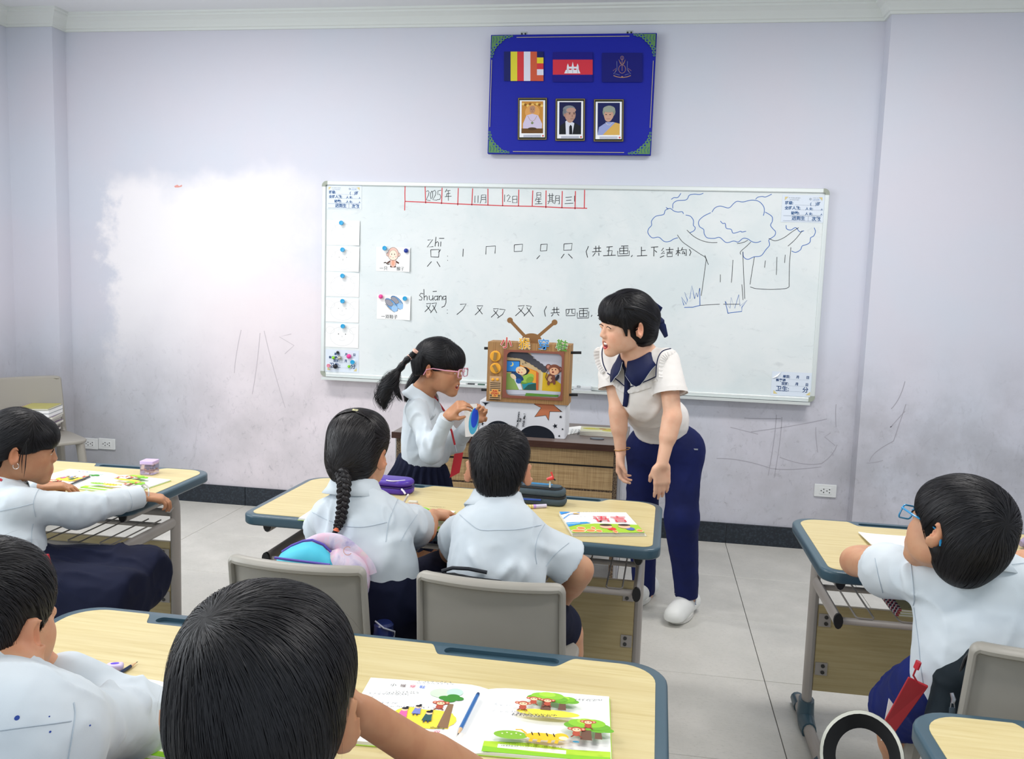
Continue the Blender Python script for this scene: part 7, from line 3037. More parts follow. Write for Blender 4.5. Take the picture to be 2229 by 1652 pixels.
# ============ boy at the bottom left, chin on hand
def boy_left():
    p = Person('boy at bottom left in long white sleeves resting his mouth on his hand', (-.90, .98, 0))
    s = 1.0
    R = basis((.02, .99, -.10), (0, .1, 1))
    ear = aV(72, 1385, Y=1.06)
    c = ear + R[:, 1] * .086 * s + R[:, 0] * .014 * s
    J = dict(N=aV(0, 1500, Y=1.02), C=aV(10, 1640, Y=.96), 
             SR=aV(122, 1592, Y=.99), SL=aV(-130, 1560, Y=1.02), ER=aV(300, 1568, Z=.722), EL=aV(-100, 1560, Y=1.32),
             WR=aV(118, 1462, Y=1.18), WL=aV(-20, 1500, Z=.71))
    J.update(W=V3(J['C'][0], .92, .66), P=V3(J['C'][0] - .01, .92, .54))
    P0 = J['P']
    fw = nz(V3(.15, .98, 0))
    F, P = body_field(J, (c, R, s), .0046, .16, ear=.006, arms=(.037, .033, .031, .023), legs=None, fwd=fw, cw=.10)
    hand_field(F, J['WR'], nz(aV(95, 1420, Y=1.20) - J['WR']), nz(V3(-.8, -.1, .1)), -1, .84, (1.0, 1.1, .8))
    hand_field(F, J['WL'], (.7, .5, 0), (0, 0, -1), 1, .84, (.3, .4, .3))
    for q in (-1, 1):
        limb(F, P0 + V3(q * .07, .02, -.02), P0 + V3(q * .09, .34, -.03), P0 + V3(q * .09, .34, -.36), KID_LEG, .03)
    finish_body(p, F, M_SKIN, c, R, s)
    B = shirt_field(J, .0055, .014, 'long', .104, .100, .106, .78, .048, (.049, .040), (0, 0), (0, 0, P0[2] - .01), fw, 0, .048)
    ex = [(aV(200, 1520, Y=1.05), aV(255, 1600, Y=1.08), .011, .008), (aV(160, 1480, Y=1.1), aV(215, 1530, Y=1.1), .010, .008), (aV(230, 1480, Y=1.15), aV(260, 1560, Y=1.15), .009, .009), (aV(270, 1500, Y=1.18), aV(330, 1545, Y=1.18), .010, .008), (aV(120, 1560, Y=.9), aV(110, 1652, Y=.88), .012, .006)]
    sh = finish_shirt(p, B, M_SHIRT, folds(61, .0040, (16, 16, 8), ex))
    add_seams(p, sh, [((0, 1590), (60, 1582), (110, 1576), (155, 1570)), ((160, 1530), (163, 1560), (155, 1610), (148, 1652))])
    a, b = J['ER'], J['WR']
    d = nz(b - a)
    e_ = a + (b - a) * .84
    p.put(MB().tube([tuple(e_ - d * .035), tuple(e_ + d * .012)], [.0435, .0415], 24).build('cuff', M_SHIRT, None, smooth=True))
    p.put(collar_mesh(J['N'] + V3(.0, .004, .0), basis((.2, .95, -.25), (0, .2, 1)), .052, .030, .026, .032))
    q = world_copy(p, sh)
    INK = mat('blue_ink_stain', '#2c4a9c', .8)
    for x, y, r_ in ((37, 1563, .0032), (109, 1593, .0014), (107, 1560, .0010), (195, 1579, .0012)):
        h = seen_path(q, ((x, y), (x + .5, y)), 2, .0008)
        if h:
            n_ = (CAM - h[0]).normalized()
            a1 = n_.orthogonal().normalized()
            a2 = n_.cross(a1)
            p.put(MB().add([h[0] + a1 * r_ * math.cos(t_) + a2 * r_ * .9 * math.sin(t_) for t_ in [2 * PI * i / 12 for i in range(12)]], [tuple(range(12))]).build('ink_spot', INK, None), sh)
    bpy.data.objects.remove(q)
    lo, hi = P0 - V3(.24, .16, .20), P0 + V3(.26, .42, .12)
    K = Field(lo, hi, .009)
    K.cap(P0 + V3(0, -.01, .02), P0 + V3(0, 0, -.02), .122, .13, .03, flat=fw, fs=.8)
    for q_ in (-1, 1):
        K.cap(P0 + V3(q_ * .07, .02, -.02), P0 + V3(q_ * .09, .28, -.03), .085, .08, .04)
    finish_shirt(p, K, M_SKIRT, folds(6, .004), 'shorts')
    H, _ = hair_cap(c, R, s, 'crop', .0046)
    wp = P(-.075, -.01, .09)
    hair_object(p, H, swirl(wp, R[:, 2] * .6 - R[:, 0] * .8, R, s, None, .7, .6), 10000, .040, 25, wd=.0009, lift=.0045, stray=.04, steps=6, avoid=ear_face_avoid(c, R, s, .02, .06, (.026, .046)))
    return p


BL = boy_left()


# ============ nearest boy, bottom middle
def boy_near():
    p = Person('nearest boy with a thick black bowl cut leaning on his bare arm', (-.41, .86, 0))
    s = 1.03
    R = basis((-.20, .96, -.14), (.02, .15, 1))
    ear = aV(750, 1572, Y=.90)
    c = ear + R[:, 1] * .094 * s + R[:, 0] * .016 * s
    J = dict(N=c + V3(-.0, -.045, -.165), SR=aV(835, 1960, Y=.88), SL=aV(440, 1930, Y=.86), ER=aV(1040, 1712, Y=1.22), EL=aV(480, 1900, Y=1.12),
             WR=aV(792, 1556, Y=1.03), WL=aV(570, 1640, Z=.71))
    mid = (J['SR'] + J['SL']) / 2
    J.update(C=mid + V3(0, -.02, -.09), W=mid + V3(0, -.05, -.18), P=mid + V3(0, -.06, -.25))
    P0 = J['P']
    fw = nz(V3(-.05, .99, 0))
    F, P = body_field(J, (c, R, s), .0046, .16, ear=.016, arms=(.038, .034, .032, .024), legs=None, fwd=fw, cw=.10)
    hand_field(F, J['WR'], nz(aV(745, 1500, Y=1.04) - J['WR']), nz(V3(-.75, -.1, .2)), -1, .84, (.5, .6, .5))
    hand_field(F, J['WL'], (.7, .5, 0), (0, 0, -1), 1, .84, (.3, .4, .3))
    for q in (-1, 1):
        limb(F, P0 + V3(q * .07, .02, -.02), P0 + V3(q * .09, .34, -.03), P0 + V3(q * .09, .34, -.36), KID_LEG, .03)
    finish_body(p, F, M_SKIN_D, c, R, s)
    B = shirt_field(J, .007, .014, 'short', .112, .106, .112, .78, .048, (.048, .056), (.5, .30), (0, 0, P0[2] - .01), fw, 0, .048)
    finish_shirt(p, B, M_SHIRT, folds(71, .004))
    p.put(collar_mesh(J['N'] + V3(.0, .004, -.004), basis((-.1, .97, -.25), (0, .25, 1)), .050, .030, .026, .032))
    lo, hi = P0 - V3(.24, .16, .20), P0 + V3(.26, .42, .12)
    K = Field(lo, hi, .009)
    K.cap(P0 + V3(0, -.01, .02), P0 + V3(0, 0, -.02), .122, .13, .03, flat=fw, fs=.8)
    for q_ in (-1, 1):
        K.cap(P0 + V3(q_ * .07, .02, -.02), P0 + V3(q_ * .09, .28, -.03), .085, .08, .04)
    finish_shirt(p, K, M_SKIRT, folds(6, .004), 'shorts')

    def extra(F2, P2):
        F2.ell(P2(-.045, 0, -.045), V3(.052, .066, .055) * s, R, .02, 'u')
        for q in (-1, 1):
            F2.ell(P2(-.02, q * .062, .005), V3(.055, .026, .045) * s, R, .02, 'u')
    H, _ = hair_cap(c, R, s, 'bowl', .005, extra)
    wp = P(-.060, .050, .108)
    hair_object(p, H, swirl(wp, R[:, 2] * .8 - R[:, 0] * .6, R, s, None, .45, .7), 20000, .085, 35, wd=.0009, lift=.0040, stray=.012, steps=9, avoid=ear_face_avoid(c, R, s, .0, .07, (.024, .038)))
    return p


BN = boy_near()


# ------------------------------------------------------------------ things on and around the desks
def desk_frame(px, py, rz, z=DH):
    q = at(px, py, Z=z)
    return q


G_LEAF, G_LEAF2, Y_SUN, TRUNK = '#8cc63a', '#a9d645', '#f6dc3c', '#7a5a44'


def tree(p, x, y, k, c1=G_LEAF, c2='#6fae34', tr='#6f5040'):
    p.poly([(x - .012 * k, y - .05 * k), (x + .012 * k, y - .05 * k), (x + .009 * k, y), (x - .009 * k, y)], tr)
    for dx, dy, rx, ry, c in ((-.025, .006, .022, .014, c2), (.026, .006, .024, .014, c2), (0, .002, .026, .014, c2), (-.014, .016, .024, .016, c1), (.014, .018, .026, .017, c1), (0, .024, .020, .012, G_LEAF2)):
        p.ell(x + dx * k, y + dy * k, rx * k, ry * k, c)


def monkey(p, x, y, k):
    for sx in (-1, 1):
        p.ell(x + sx * .011 * k, y + .002 * k, .005 * k, .005 * k, '#b5523c').ell(x + sx * .011 * k, y + .002 * k, .003 * k, .003 * k, '#e9a48a')
    p.ell(x, y - .014 * k, .007 * k, .009 * k, '#b5523c')
    p.ell(x, y, .010 * k, .009 * k, '#b5523c').ell(x, y - .0015 * k, .0075 * k, .006 * k, '#f3cba4')
    for sx in (-1, 1):
        p.ell(x + sx * .003 * k, y, .001 * k, .0013 * k, '#2a1a16')
        p.line([(x + sx * .004 * k, y - .020 * k), (x + sx * .009 * k, y - .027 * k)], .003 * k, '#8a4030')


def kid(p, x, y, k, c, hair='#1d1a22'):
    p.poly([(x - .006 * k, y), (x + .006 * k, y), (x + .009 * k, y - .024 * k), (x - .009 * k, y - .024 * k)][::-1], c)
    p.ell(x, y + .004 * k, .006 * k, .0065 * k, '#f2cba6').ell(x, y + .008 * k, .0065 * k, .004 * k, hair).ell(x + .003 * k, y + .013 * k, .003 * k, .003 * k, hair)
    for sx in (-1, 1):
        p.line([(x + sx * .003 * k, y - .024 * k), (x + sx * .004 * k, y - .031 * k)], .003 * k, '#3a3a5a')


def open_book(px0, py0, rz, label, w1=.235, dep=.235, notes=True, seed=0, scale=1.0):
    """open picture book; its spine foot is at the given photo point on the desk"""
    q = at(px0, py0, Z=DH + .004)
    r = empty('picture_book', (q.x, q.y, DH + .0004), rz, label=label, cat='book', group='open picture books on the desks')
    w1, dep = w1 * scale, dep * scale
    mb = MB()
    mb.box((-w1 - .002, -.002, 0), (w1 + .002, dep + .002, .0012))
    mb.build('cover', mat('book_cover_green', '#a9cf45', .5), r)
    top = {}
    for sx in (-1, 1):
        mb = MB()
        n = 14
        vs, fs = [], []
        hgt = .0075 if sx < 0 else .0055
        for i in range(n + 1):
            u = i / n
            z = .0014 + hgt * (1 - (1 - min(1, u * 5)) ** 2) * (1 - .25 * u) if u > 0 else .0016
            for y_, zz in ((0, .0012), (0, z), (dep, z), (dep, .0012)):
                vs.append((sx * u * w1, y_, zz))
        for i in range(n):
            a = 4 * i
            for j in range(3):
                qd = (a + j, a + j + 1, a + j + 5, a + j + 4)
                fs.append(qd[::-1] if sx > 0 else qd)
        a = 4 * n
        fs.append((a, a + 1, a + 2, a + 3) if sx > 0 else (a + 3, a + 2, a + 1, a))
        mb.add(vs, fs).build('pages', mat('book_page', '#f2f2ee', .7, spec=.25), r)
        top[sx] = hgt
    return r, w1, dep


def page_M(sx, w1, u0=.2):
    """print plane that follows the slope of the page block"""
    hgt = .0075 if sx < 0 else .0055
    zu = .0014 + hgt * (1 - .25 * u0)
    ze = .0014 + hgt * .75
    o = Vector((sx * w1 * u0, 0, zu + .0003))
    ex = Vector((sx * w1 * (1 - u0), 0, ze - zu)).normalized()
    if sx < 0:
        o = Vector((-w1, 0, ze + .0003))
        ex = -ex
    return frame_M(o, ex, (0, 1, 0))


def fill_book(r, w1, dep, notes=True):
    k = w1 / .235
    # left page
    M = page_M(-1, w1)
    p = Print(M)
    L = w1 * .8
    o = []
    X = lambda u: u * w1
    p.poly([(.10 * k, .060 * k), (.185 * k, .060 * k), (.185 * k, .115 * k), (.095 * k, .128 * k), (.080 * k, .10 * k)], '#f7e04a')
    p.ell(.105 * k, .095 * k, .030 * k, .034 * k, '#f7e04a').ell(.15 * k, .09 * k, .045 * k, .034 * k, '#f7e04a')
    p.ell(.150 * k, .190 * k, .022 * k, .018 * k, '#cfe6c8').ell(.175 * k, .196 * k, .016 * k, .016 * k, '#bfe0cf')
    p.poly([(.164 * k, .062 * k), (.184 * k, .062 * k), (.180 * k, .15 * k), (.170 * k, .15 * k)], '#8a6a4e')
    for dx, dy in ((.160, .172), (.175, .180), (.184, .172), (.17, .164)):
        p.ell(dx * k, dy * k, .012 * k, .008 * k, '#3f8a34')
    monkey(p, .156 * k, .150 * k, 1.0 * k)
    kid(p, .095 * k, .112 * k, 1.0 * k, '#e26aa6')
    kid(p, .118 * k, .124 * k, .9 * k, '#7a86c8')
    kid(p, .142 * k, .104 * k, 1.0 * k, '#2f5a5c')
    monkey(p, .105 * k, .040 * k, 1.9 * k)
    for (x0, y0, x1, sd) in ((.062, .176, .115, 1), (.045, .166, .113, 2), (.045, .156, .095, 3), (.125, .022, .175, 4), (.125, .013, .178, 5), (.125, .004, .160, 6)):
        p.scrawl(x0 * k, y0 * k, x1 * k, .0052 * k, '#3c4148', .0007, sd)
    if notes:
        for (x0, y0, x1, sd) in ((.020, .137, .100, 11), (.010, .098, .09, 12), (.022, .082, .17, 13), (.105, .178, .18, 14), (.105, .168, .18, 15)):
            p.scrawl(x0 * k, y0 * k, x1 * k, .0075 * k, '#5c6470', .0007, sd, 1.1)
        p.line([(.048 * k, .110 * k), (.066 * k, .110 * k), (.066 * k, .126 * k), (.048 * k, .126 * k)], .0005, '#7a8088', True)
        p.line([(.158 * k, .036 * k), (.178 * k, .036 * k), (.178 * k, .054 * k), (.158 * k, .054 * k)], .0005, '#7a8088', True)
    for i_, (c, x) in enumerate((('#2f3a44', .058), ('#5a3a3a', .077), ('#d0406a', .096), ('#2f6ad0', .115))):
        o.append(text_mesh('小猴穿鞋'[i_], .0125 * k, M @ Matrix.Translation((x * k - .012 * k, .203 * k, .0015)), mat('print_ink_title_' + c.lstrip('#'), c, .6), 'print', None, 0, .00005))
    o.append(text_mesh('只', .013 * k, M @ Matrix.Translation((.0505 * k, .113 * k, .0015)), mat('print_ink_title_2f3a44', '#2f3a44', .6), 'print', None, 0, .00005))
    o.append(text_mesh('双', .013 * k, M @ Matrix.Translation((.161 * k, .040 * k, .0015)), mat('print_ink_title_d0406a', '#d0406a', .6), 'print', None, 0, .00005))
    o.append(text_mesh('shuāng', .009 * k, M @ Matrix.Translation((.153 * k, .057 * k, .0015)), mat('print_ink_title_2f3a44', '#2f3a44', .6), 'print', None, 0, .00005))
    o.append(text_mesh('zhī', .012 * k, M @ Matrix.Translation((.012 * k, .146 * k, .0015)), mat('print_ink_title_2f3a44', '#2f3a44', .6), 'print', None, 0, .00005))
    o.append(p.build('print'))
    join_objs(o, 'page_print', r)
    # right page
    M = page_M(1, w1)
    p = Print(M)
    W_ = w1 * .8
    p.poly([(-.03 * k, .001), (W_ - .001, .001), (W_ - .001, .034 * k), (.12 * k, .030 * k), (.05 * k, .040 * k), (-.03 * k, .034 * k)], '#b4d83c')
    p.poly([(-.03 * k, .001), (W_ - .001, .001), (W_ - .001, .016 * k), (.06 * k, .012 * k), (-.03 * k, .018 * k)], '#8cc832')
    p.poly([(-.005 * k, .016 * k), (.112 * k, .014 * k), (.112 * k, .026 * k), (-.005 * k, .028 * k)], '#f1f4e2')
    p.scrawl(.0 * k, .022 * k, .105 * k, .0035 * k, '#5a6a3a', .0005, 31)
    p.scrawl(.0 * k, .017 * k, .06 * k, .0035 * k, '#5a6a3a', .0005, 32)
    p.ell(.015 * k, .044 * k, .030 * k, .014 * k, '#86b93a')
    for dx in range(6):
        p.ell((.0 + .008 * dx) * k, (.046 + .004 * (dx % 2)) * k, .0016 * k, .0016 * k, '#e8f2c8')
    # tiger
    p.ell(.070 * k, .046 * k, .030 * k, .012 * k, '#f2c22e')
    p.ell(.102 * k, .050 * k, .013 * k, .012 * k, '#f2c22e').ell(.106 * k, .046 * k, .008 * k, .006 * k, '#fbe9c0')
    for dx in (-.02, -.008, .006, .018):
        p.line([((.070 + dx) * k, .058 * k), ((.070 + dx + .003) * k, .048 * k)], .0022 * k, '#3a2a1a')
    for dx in (-.02, -.006, .012, .024):
        p.line([((.072 + dx) * k, .038 * k), ((.072 + dx - .002) * k, .026 * k)], .006 * k, '#eab428')
    p.line([(.042 * k, .050 * k), (.032 * k, .062 * k), (.022 * k, .060 * k)], .004 * k, '#eab428')
    # grove above
    p.ell(.075 * k, .128 * k, .058 * k, .013 * k, '#efe04c')
    tree(p, .100 * k, .174 * k, .62 * k, '#7fbf36')
    tree(p, .070 * k, .178 * k, .80 * k)
    monkey(p, .046 * k, .176 * k, .9 * k)
    monkey(p, .072 * k, .172 * k, .9 * k)
    monkey(p, .028 * k, .152 * k, 1.0 * k)
    tree(p, .166 * k, .074 * k, .55 * k, '#7fbf36')
    tree(p, .145 * k, .082 * k, .85 * k)
    monkey(p, .148 * k, .100 * k, .9 * k)
    monkey(p, .128 * k, .070 * k, 1.0 * k)
    p.ell(.128 * k, .028 * k, .006 * k, .003 * k, '#3a8aa8')
    p.ell(.176 * k, .014 * k, .003 * k, .003 * k, '#f4f6e8')
    for (x0, y0, x1, sd) in ((.020, .106, .095, 21), (.012, .098, .095, 22), (.012, .090, .094, 23), (.012, .082, .09, 24), (.012, .074, .074, 25), (.130, .150, .176, 26), (.122, .143, .176, 27), (.122, .136, .160, 28)):
        p.scrawl(x0 * k, y0 * k, x1 * k, .0050 * k, '#3c4148', .0007, sd)
    if notes:
        p.scrawl(-.02 * k, .090 * k, .012 * k, .009 * k, '#8a929c', .0006, 41, 1.1)
        p.scrawl(-.02 * k, .066 * k, .05 * k, .009 * k, '#8a929c', .0006, 42, 1.1)
    p.build('page_print', r)


# nearest boy's book, the neighbour's book, the braided girl's and the left girl's
sp0, sp1 = at(1026, 1638, Z=DH + .004), at(1063, 1498, Z=DH + .004)
ang = math.atan2(sp1.x - sp0.x, sp1.y - sp0.y)
r, a_, b_ = open_book(1026, 1638, -ang, 'open picture book at the bottom with a blue pencil lying across its fold')
fill_book(r, a_, b_)
r, a_, b_ = open_book(205, 1630, -.03, 'open picture book at bottom left, half hidden by the sleeve')
fill_book(r, a_, b_)
r, a_, b_ = open_book(800, 1142, .0, 'open picture book in front of the braided girl, green rims showing on both sides', scale=1.0)
fill_book(r, a_, b_, False)
r, a_, b_ = open_book(163, 1062, -.10, 'open picture book on the far left desk with a dark pencil across it', scale=.98)
fill_book(r, a_, b_, False)


def pencil(p0, p1, label, body='#14508c', z=None, rad=.0036, tip=True, back='#123a66', cap_c=None):
    """six-sided pencil from sharpened point p0 to its end p1"""
    p0, p1 = Vector(p0), Vector(p1)
    d = (p1 - p0)
    L = d.length
    rt = empty('pencil', p0, label=label, cat='pencil')
    d.normalize()
    mb = MB().tube([d * .022, d * L], rad, 6)
    mb.build('barrel', mat('pencil_' + body.lstrip('#'), body, .3), rt)
    MB().tube([d * .0055, d * .022], [rad * .32, rad], 6).build('wood_tip', mat('bare_pencil_wood', '#d9b58c', .7), rt)
    MB().tube([d * 0, d * .0055], [.0004, rad * .32], 6).build('lead', mat('pencil_lead', '#2a2a2c', .4), rt)
    MB().tube([d * (L - .004), d * (L + .004)], [rad * 1.02, rad * .9], 10).build('end', mat('pencil_end_' + (cap_c or back).lstrip('#'), cap_c or back, .4), rt)
    return rt


zb = DH + .0136
pencil(at(996, 1600, Z=zb), at(1040, 1512, Z=zb), 'blue pencil lying across the open book at the bottom', '#1a63a8')
pencil(at(300, 1440, Z=DH + .004), at(228, 1486, Z=DH + .004), 'short dark blue pencil beside the purple eraser at bottom left', '#142a4c')
pencil(at(140, 1060, Z=zb), at(196, 1037, Z=zb), 'dark pencil with pale end across the book on the far left desk', '#16212e', cap_c='#d8e0dc')
a = at(250, 1458, Z=DH)
o = MB().prism(rrect(-.016, -.010, .016, .010, .006), .0003, .013).build('eraser', mat('purple_eraser', '#cdbfe2', .6), None, bevel=.004, seg=3, smooth=True, loc=(a.x, a.y, DH))
o.rotation_euler = (0, 0, .4)
tag(o, 'worn purple and white eraser on the nearest desk beside the short pencil', 'eraser')
MB().prism(ell(0, .001, .008, .004), .0131, .0136).build('ink_mark', mat('violet_mark', '#5a3ad0', .6), o)

# workbook at the right end of the middle desk
q0, q1, q2 = at(1246, 1160, Z=DH + .012), at(1404, 1160, Z=DH + .012), at(1249, 1115, Z=DH + .012)
ex = Vector((q1.x - q0.x, q1.y - q0.y, 0))
wd_ = ex.length
rz_ = math.atan2(ex.y, ex.x)
r = empty('language_book', (q0.x, q0.y, DH), rz_, label='closed language book with red title characters at the right end of the middle desk', cat='book')
hd_ = (Vector((q2.x, q2.y, 0)) - Vector((q0.x, q0.y, 0))).length
for k in range(3):
    MB().box((0, .001 * k, .0005 + .003 * k), (wd_ + (.006 if k == 0 else 0), hd_, .0030 + .003 * k)).build('page_block', mat('page_edges', '#e2e0d2', .8), r)
n = 16
vs, fs = [], []
for j in (0, 1):
    for i in range(n + 1):
        u = i / n
        z = .0102 + .0016 * math.sin(PI * u) * (1 if j == 0 else .3)
        vs += [(wd_ * u, hd_ * j, z), (wd_ * u, hd_ * j, z + .0006)]
m_ = 2 * (n + 1)
for i in range(n):
    a = 2 * i
    fs += [(a + 1, a + 3, m_ + a + 3, m_ + a + 1), (a, m_ + a, m_ + a + 2, a + 2), (a, a + 2, a + 3, a + 1), (m_ + a + 1, m_ + a + 3, m_ + a + 2, m_ + a)]
fs += [(0, 1, m_ + 1, m_), (2 * n, m_ + 2 * n, m_ + 2 * n + 1, 2 * n + 1)]
MB().add(vs, fs).build('cover', mat('book_cover_white', '#f2f3f1', .35), r)
M = frame_M((0, 0, .0126), (1, 0, 0), (0, 1, 0))
p = Print(M)
H_, W_ = hd_, wd_
p.poly([(0, .001), (W_, .001), (W_, H_ * .36), (W_ * .7, H_ * .40), (W_ * .4, H_ * .42), (W_ * .15, H_ * .36), (0, H_ * .26)], '#a2c73a')
p.poly([(0, H_ * .28), (W_ * .2, H_ * .40), (W_ * .35, H_ * .44), (W_ * .3, H_ * .50), (W_ * .1, H_ * .48), (0, H_ * .46)], '#3f97cf')
p.line([(0, H_ * .40), (W_ * .1, H_ * .42), (W_ * .2, H_ * .46)], .004, '#d8ecf6')
p.poly([(0, H_ * .86), (W_ * .17, H_ * .995), (0, H_ * .995)], '#3a93e2')
p.line([(W_ * .0, H_ * .66), (W_ * .12, H_ * .86), (W_ * .3, H_ * .97)], .004, '#5a9ae0')
for x, y, rx in ((.16, .20, .055), (.10, .08, .09), (.33, .20, .03), (.27, .09, .06), (.38, .07, .04), (.6, .04, .03), (.95, .08, .04)):
    p.ell(W_ * x, H_ * y, W_ * rx * 1.12, H_ * .068, '#f6e6c0').ell(W_ * x, H_ * y, W_ * rx, H_ * .055, '#f08a52')
for x, c in ((.52, '#d9403a'), (.78, '#5468b0')):
    p.ell(W_ * (x + .06), H_ * .16, W_ * .06, H_ * .07, c)
    p.ell(W_ * x, H_ * .26, W_ * .085, H_ * .085, '#f0b896').ell(W_ * (x + .015), H_ * .33, W_ * .085, H_ * .05, '#3a2c2a')
p.ell(W_ * .23, H_ * .87, W_ * .05, H_ * .05, '#c9863a', 0, 16, 0, PI).ell(W_ * .23, H_ * .87, W_ * .035, H_ * .035, '#f4d27a', 0, 16, 0, PI)
p.scrawl(W_ * .15, H_ * .70, W_ * .34, .006, '#3c4148', .0008, 3, 2.0)
p.scrawl(W_ * .18, H_ * .63, W_ * .30, .004, '#5c6168', .0006, 4, 2.0)
p.scrawl(W_ * .34, H_ * .93, W_ * .75, .005, '#4c5158', .0007, 5, 1.3)
o = [p.build('print')]
for s_, x in (('语', .42), ('言', .68)):
    o.append(text_mesh(s_, .078, M @ Matrix.Translation((W_ * x, H_ * .50, .0022)), mat('print_ink_crimson_title', '#d83848', .5), 'print', None, .0010, .00005, sx=.72))
join_objs(o, 'cover_print', r)

# purple moulded pencil case (plain lid) and its slider
q = at(812, 1068, Z=DH)
M_PUR = mat('purple_moulded_case', '#4a2a9c', .35)
r = empty('pencil_case', (q.x + .045, q.y + .01, DH), -.06, label='purple moulded pencil case with a pale zip pull, behind the braided girl', cat='pencil case')
MB().prism(rrect(-.11, -.05, .11, .05, .045, 8), .0005, .026).build('base', M_PUR, r, bevel=.009, seg=3, smooth=True)
MB().prism(rrect(-.11, -.05, .11, .05, .045, 8), .028, .052).build('lid', M_PUR, r, bevel=.014, seg=4, smooth=True)
MB().tube([(x, y, .027) for x, y in rrect(-.1105, -.0505, .1105, .0505, .045, 8)], .0022, 6, closed=True).build('zip', mat('dark_zip', '#2a1a5c', .5), r, smooth=True)
MB().tube([(.085, -.058, .027), (.096, -.066, .022), (.104, -.070, .014)], .0035, 8).build('zip_pull', mat('pale_pull', '#d8d4e4', .4), r, smooth=True)
MB().tube([(x_, -.030 - .02 * math.sin(PI * x_ / .06 * .8), .0525) for x_ in np.linspace(.02, .085, 8)], .0022, 6).build('lid_trim', mat('pale_pull', '#d8d4e4'), r, smooth=True)
# steel pencil held in the braided girl's hand, grey-white eraser by it
pencil(at(868, 1112, Z=DH + .03), at(888, 1078, Z=DH + .075), 'silver pencil upright in the hidden hand of the braided girl', '#b9b4ae', cap_c='#e2dcd2')
q = at(899, 1097, Z=DH)
o = MB().prism(rrect(-.017, -.010, .017, .010, .005), .0003, .012).build('eraser', mat('grey_white_eraser', '#c9c5b6', .7), None, bevel=.004, seg=3, smooth=True, loc=(q.x, q.y, DH))
tag(o, 'rounded grey white eraser beside the purple pencil case', 'eraser')

# grey soft pencil case, red aeroplane keyring, printed pen
q = at(1130, 1095, Z=DH)
M_GC = cloth_mat('slate_canvas', '#4d5a62', '#424e56', .85)
M_GD = mat('black_zip_tape', '#14171a', .7)
r = empty('pencil_case', (q.x + .055, q.y + .030, DH), -.08, label='slate grey soft pencil case with two black zips, in front of the short-haired boy', cat='pencil case')
for k, (z0, z1, ins) in enumerate(((.0005, .028, 0), (.032, .060, .004))):
    MB().prism(rrect(-.115 + ins, -.042 + ins, .115 - ins, .042 - ins, .030, 7), z0, z1).build('pouch', M_GC, r, bevel=.011, seg=3, smooth=True)
MB().prism(rrect(-.111, -.039, .111, .039, .028, 7), .026, .034).build('zip', M_GD, r)
MB().prism(rrect(-.100, -.035, .100, .030, .026, 7), .0595, .0625).build('zip', M_GD, r)
MB().prism(rrect(-.085, -.020, .095, .028, .022, 7), .062, .067).build('flap', M_GC, r, bevel=.002, smooth=True)
MB().tube([(-.09, -.0435, .016), (-.02, -.0445, .019), (.03, -.0435, .021)], .0035, 6).build('blue_trim', mat('blue_trim', '#2a4c9c', .5), r, smooth=True)
MB().prism(rrect(-.06, .0, .06, .024, .008), .0668, .0680).build('blue_patch', mat('blue_patch', '#2f7aa8', .6), r)
q = at(1203, 1074, Z=DH + .06)
k = empty('keyring', (r.location.x + .055, r.location.y - .018, DH + .0665), label='tiny red aeroplane keyring on the slate pencil case', cat='keyring')
M_RT, M_CH = mat('red_toy_plastic', '#d8433f', .35), mat('chrome', '#d0d3d6', .15, 1.0)
MB().tube([(0, -.012, .0), (0, -.012, .022)], .0042, 8).build('strap', M_CH, k, smooth=True)
MB().tube([(-.012, -.01, .028), (.010, -.01, .036)], [.005, .008], 10).build('fuselage', M_RT, k, smooth=True)
MB().box((-.012, -.012, .026), (-.002, -.008, .034)).build('wing', M_CH, k, bevel=.001)
MB().tube([(.013, -.01, .031), (.002, -.01, .056)], [.002, .0035], 8, sx=.5).build('propeller', M_RT, k, smooth=True)
MB().tube([(.013, -.01, .031), (.019, -.01, .026)], .0028, 8).build('spinner', M_BLACK, k, smooth=True)
q0, q1 = at(1130, 1104, Z=DH + .007), at(1189, 1101, Z=DH + .007)
r = empty('marker_pen', q0, label='fat patterned yellow pen with pink end and lilac cap by the slate pencil case', cat='pen')
d = (q1 - q0)
L = d.length
d.normalize()
for nm, a, b, c in (('pink_end', -.01, .008, '#ef7fae'), ('barrel', .008, .052, '#e6cf86'), ('lilac_grip', .052, .062, '#b892d8'), ('cap', .062, L, '#cfc6da')):
    MB().cyl(d * a, d * b, .0072 if nm != 'lilac_grip' else .0076, 14).build(nm, mat('pen_' + nm, c, .35), r, smooth=True)
mb = MB()
for i in range(4):
    mb.cyl(d * (.014 + .010 * i), d * (.0155 + .010 * i), .00735, 14)
mb.build('printed_bands', mat('pen_bands', '#7d8a3e', .5), r, smooth=True)

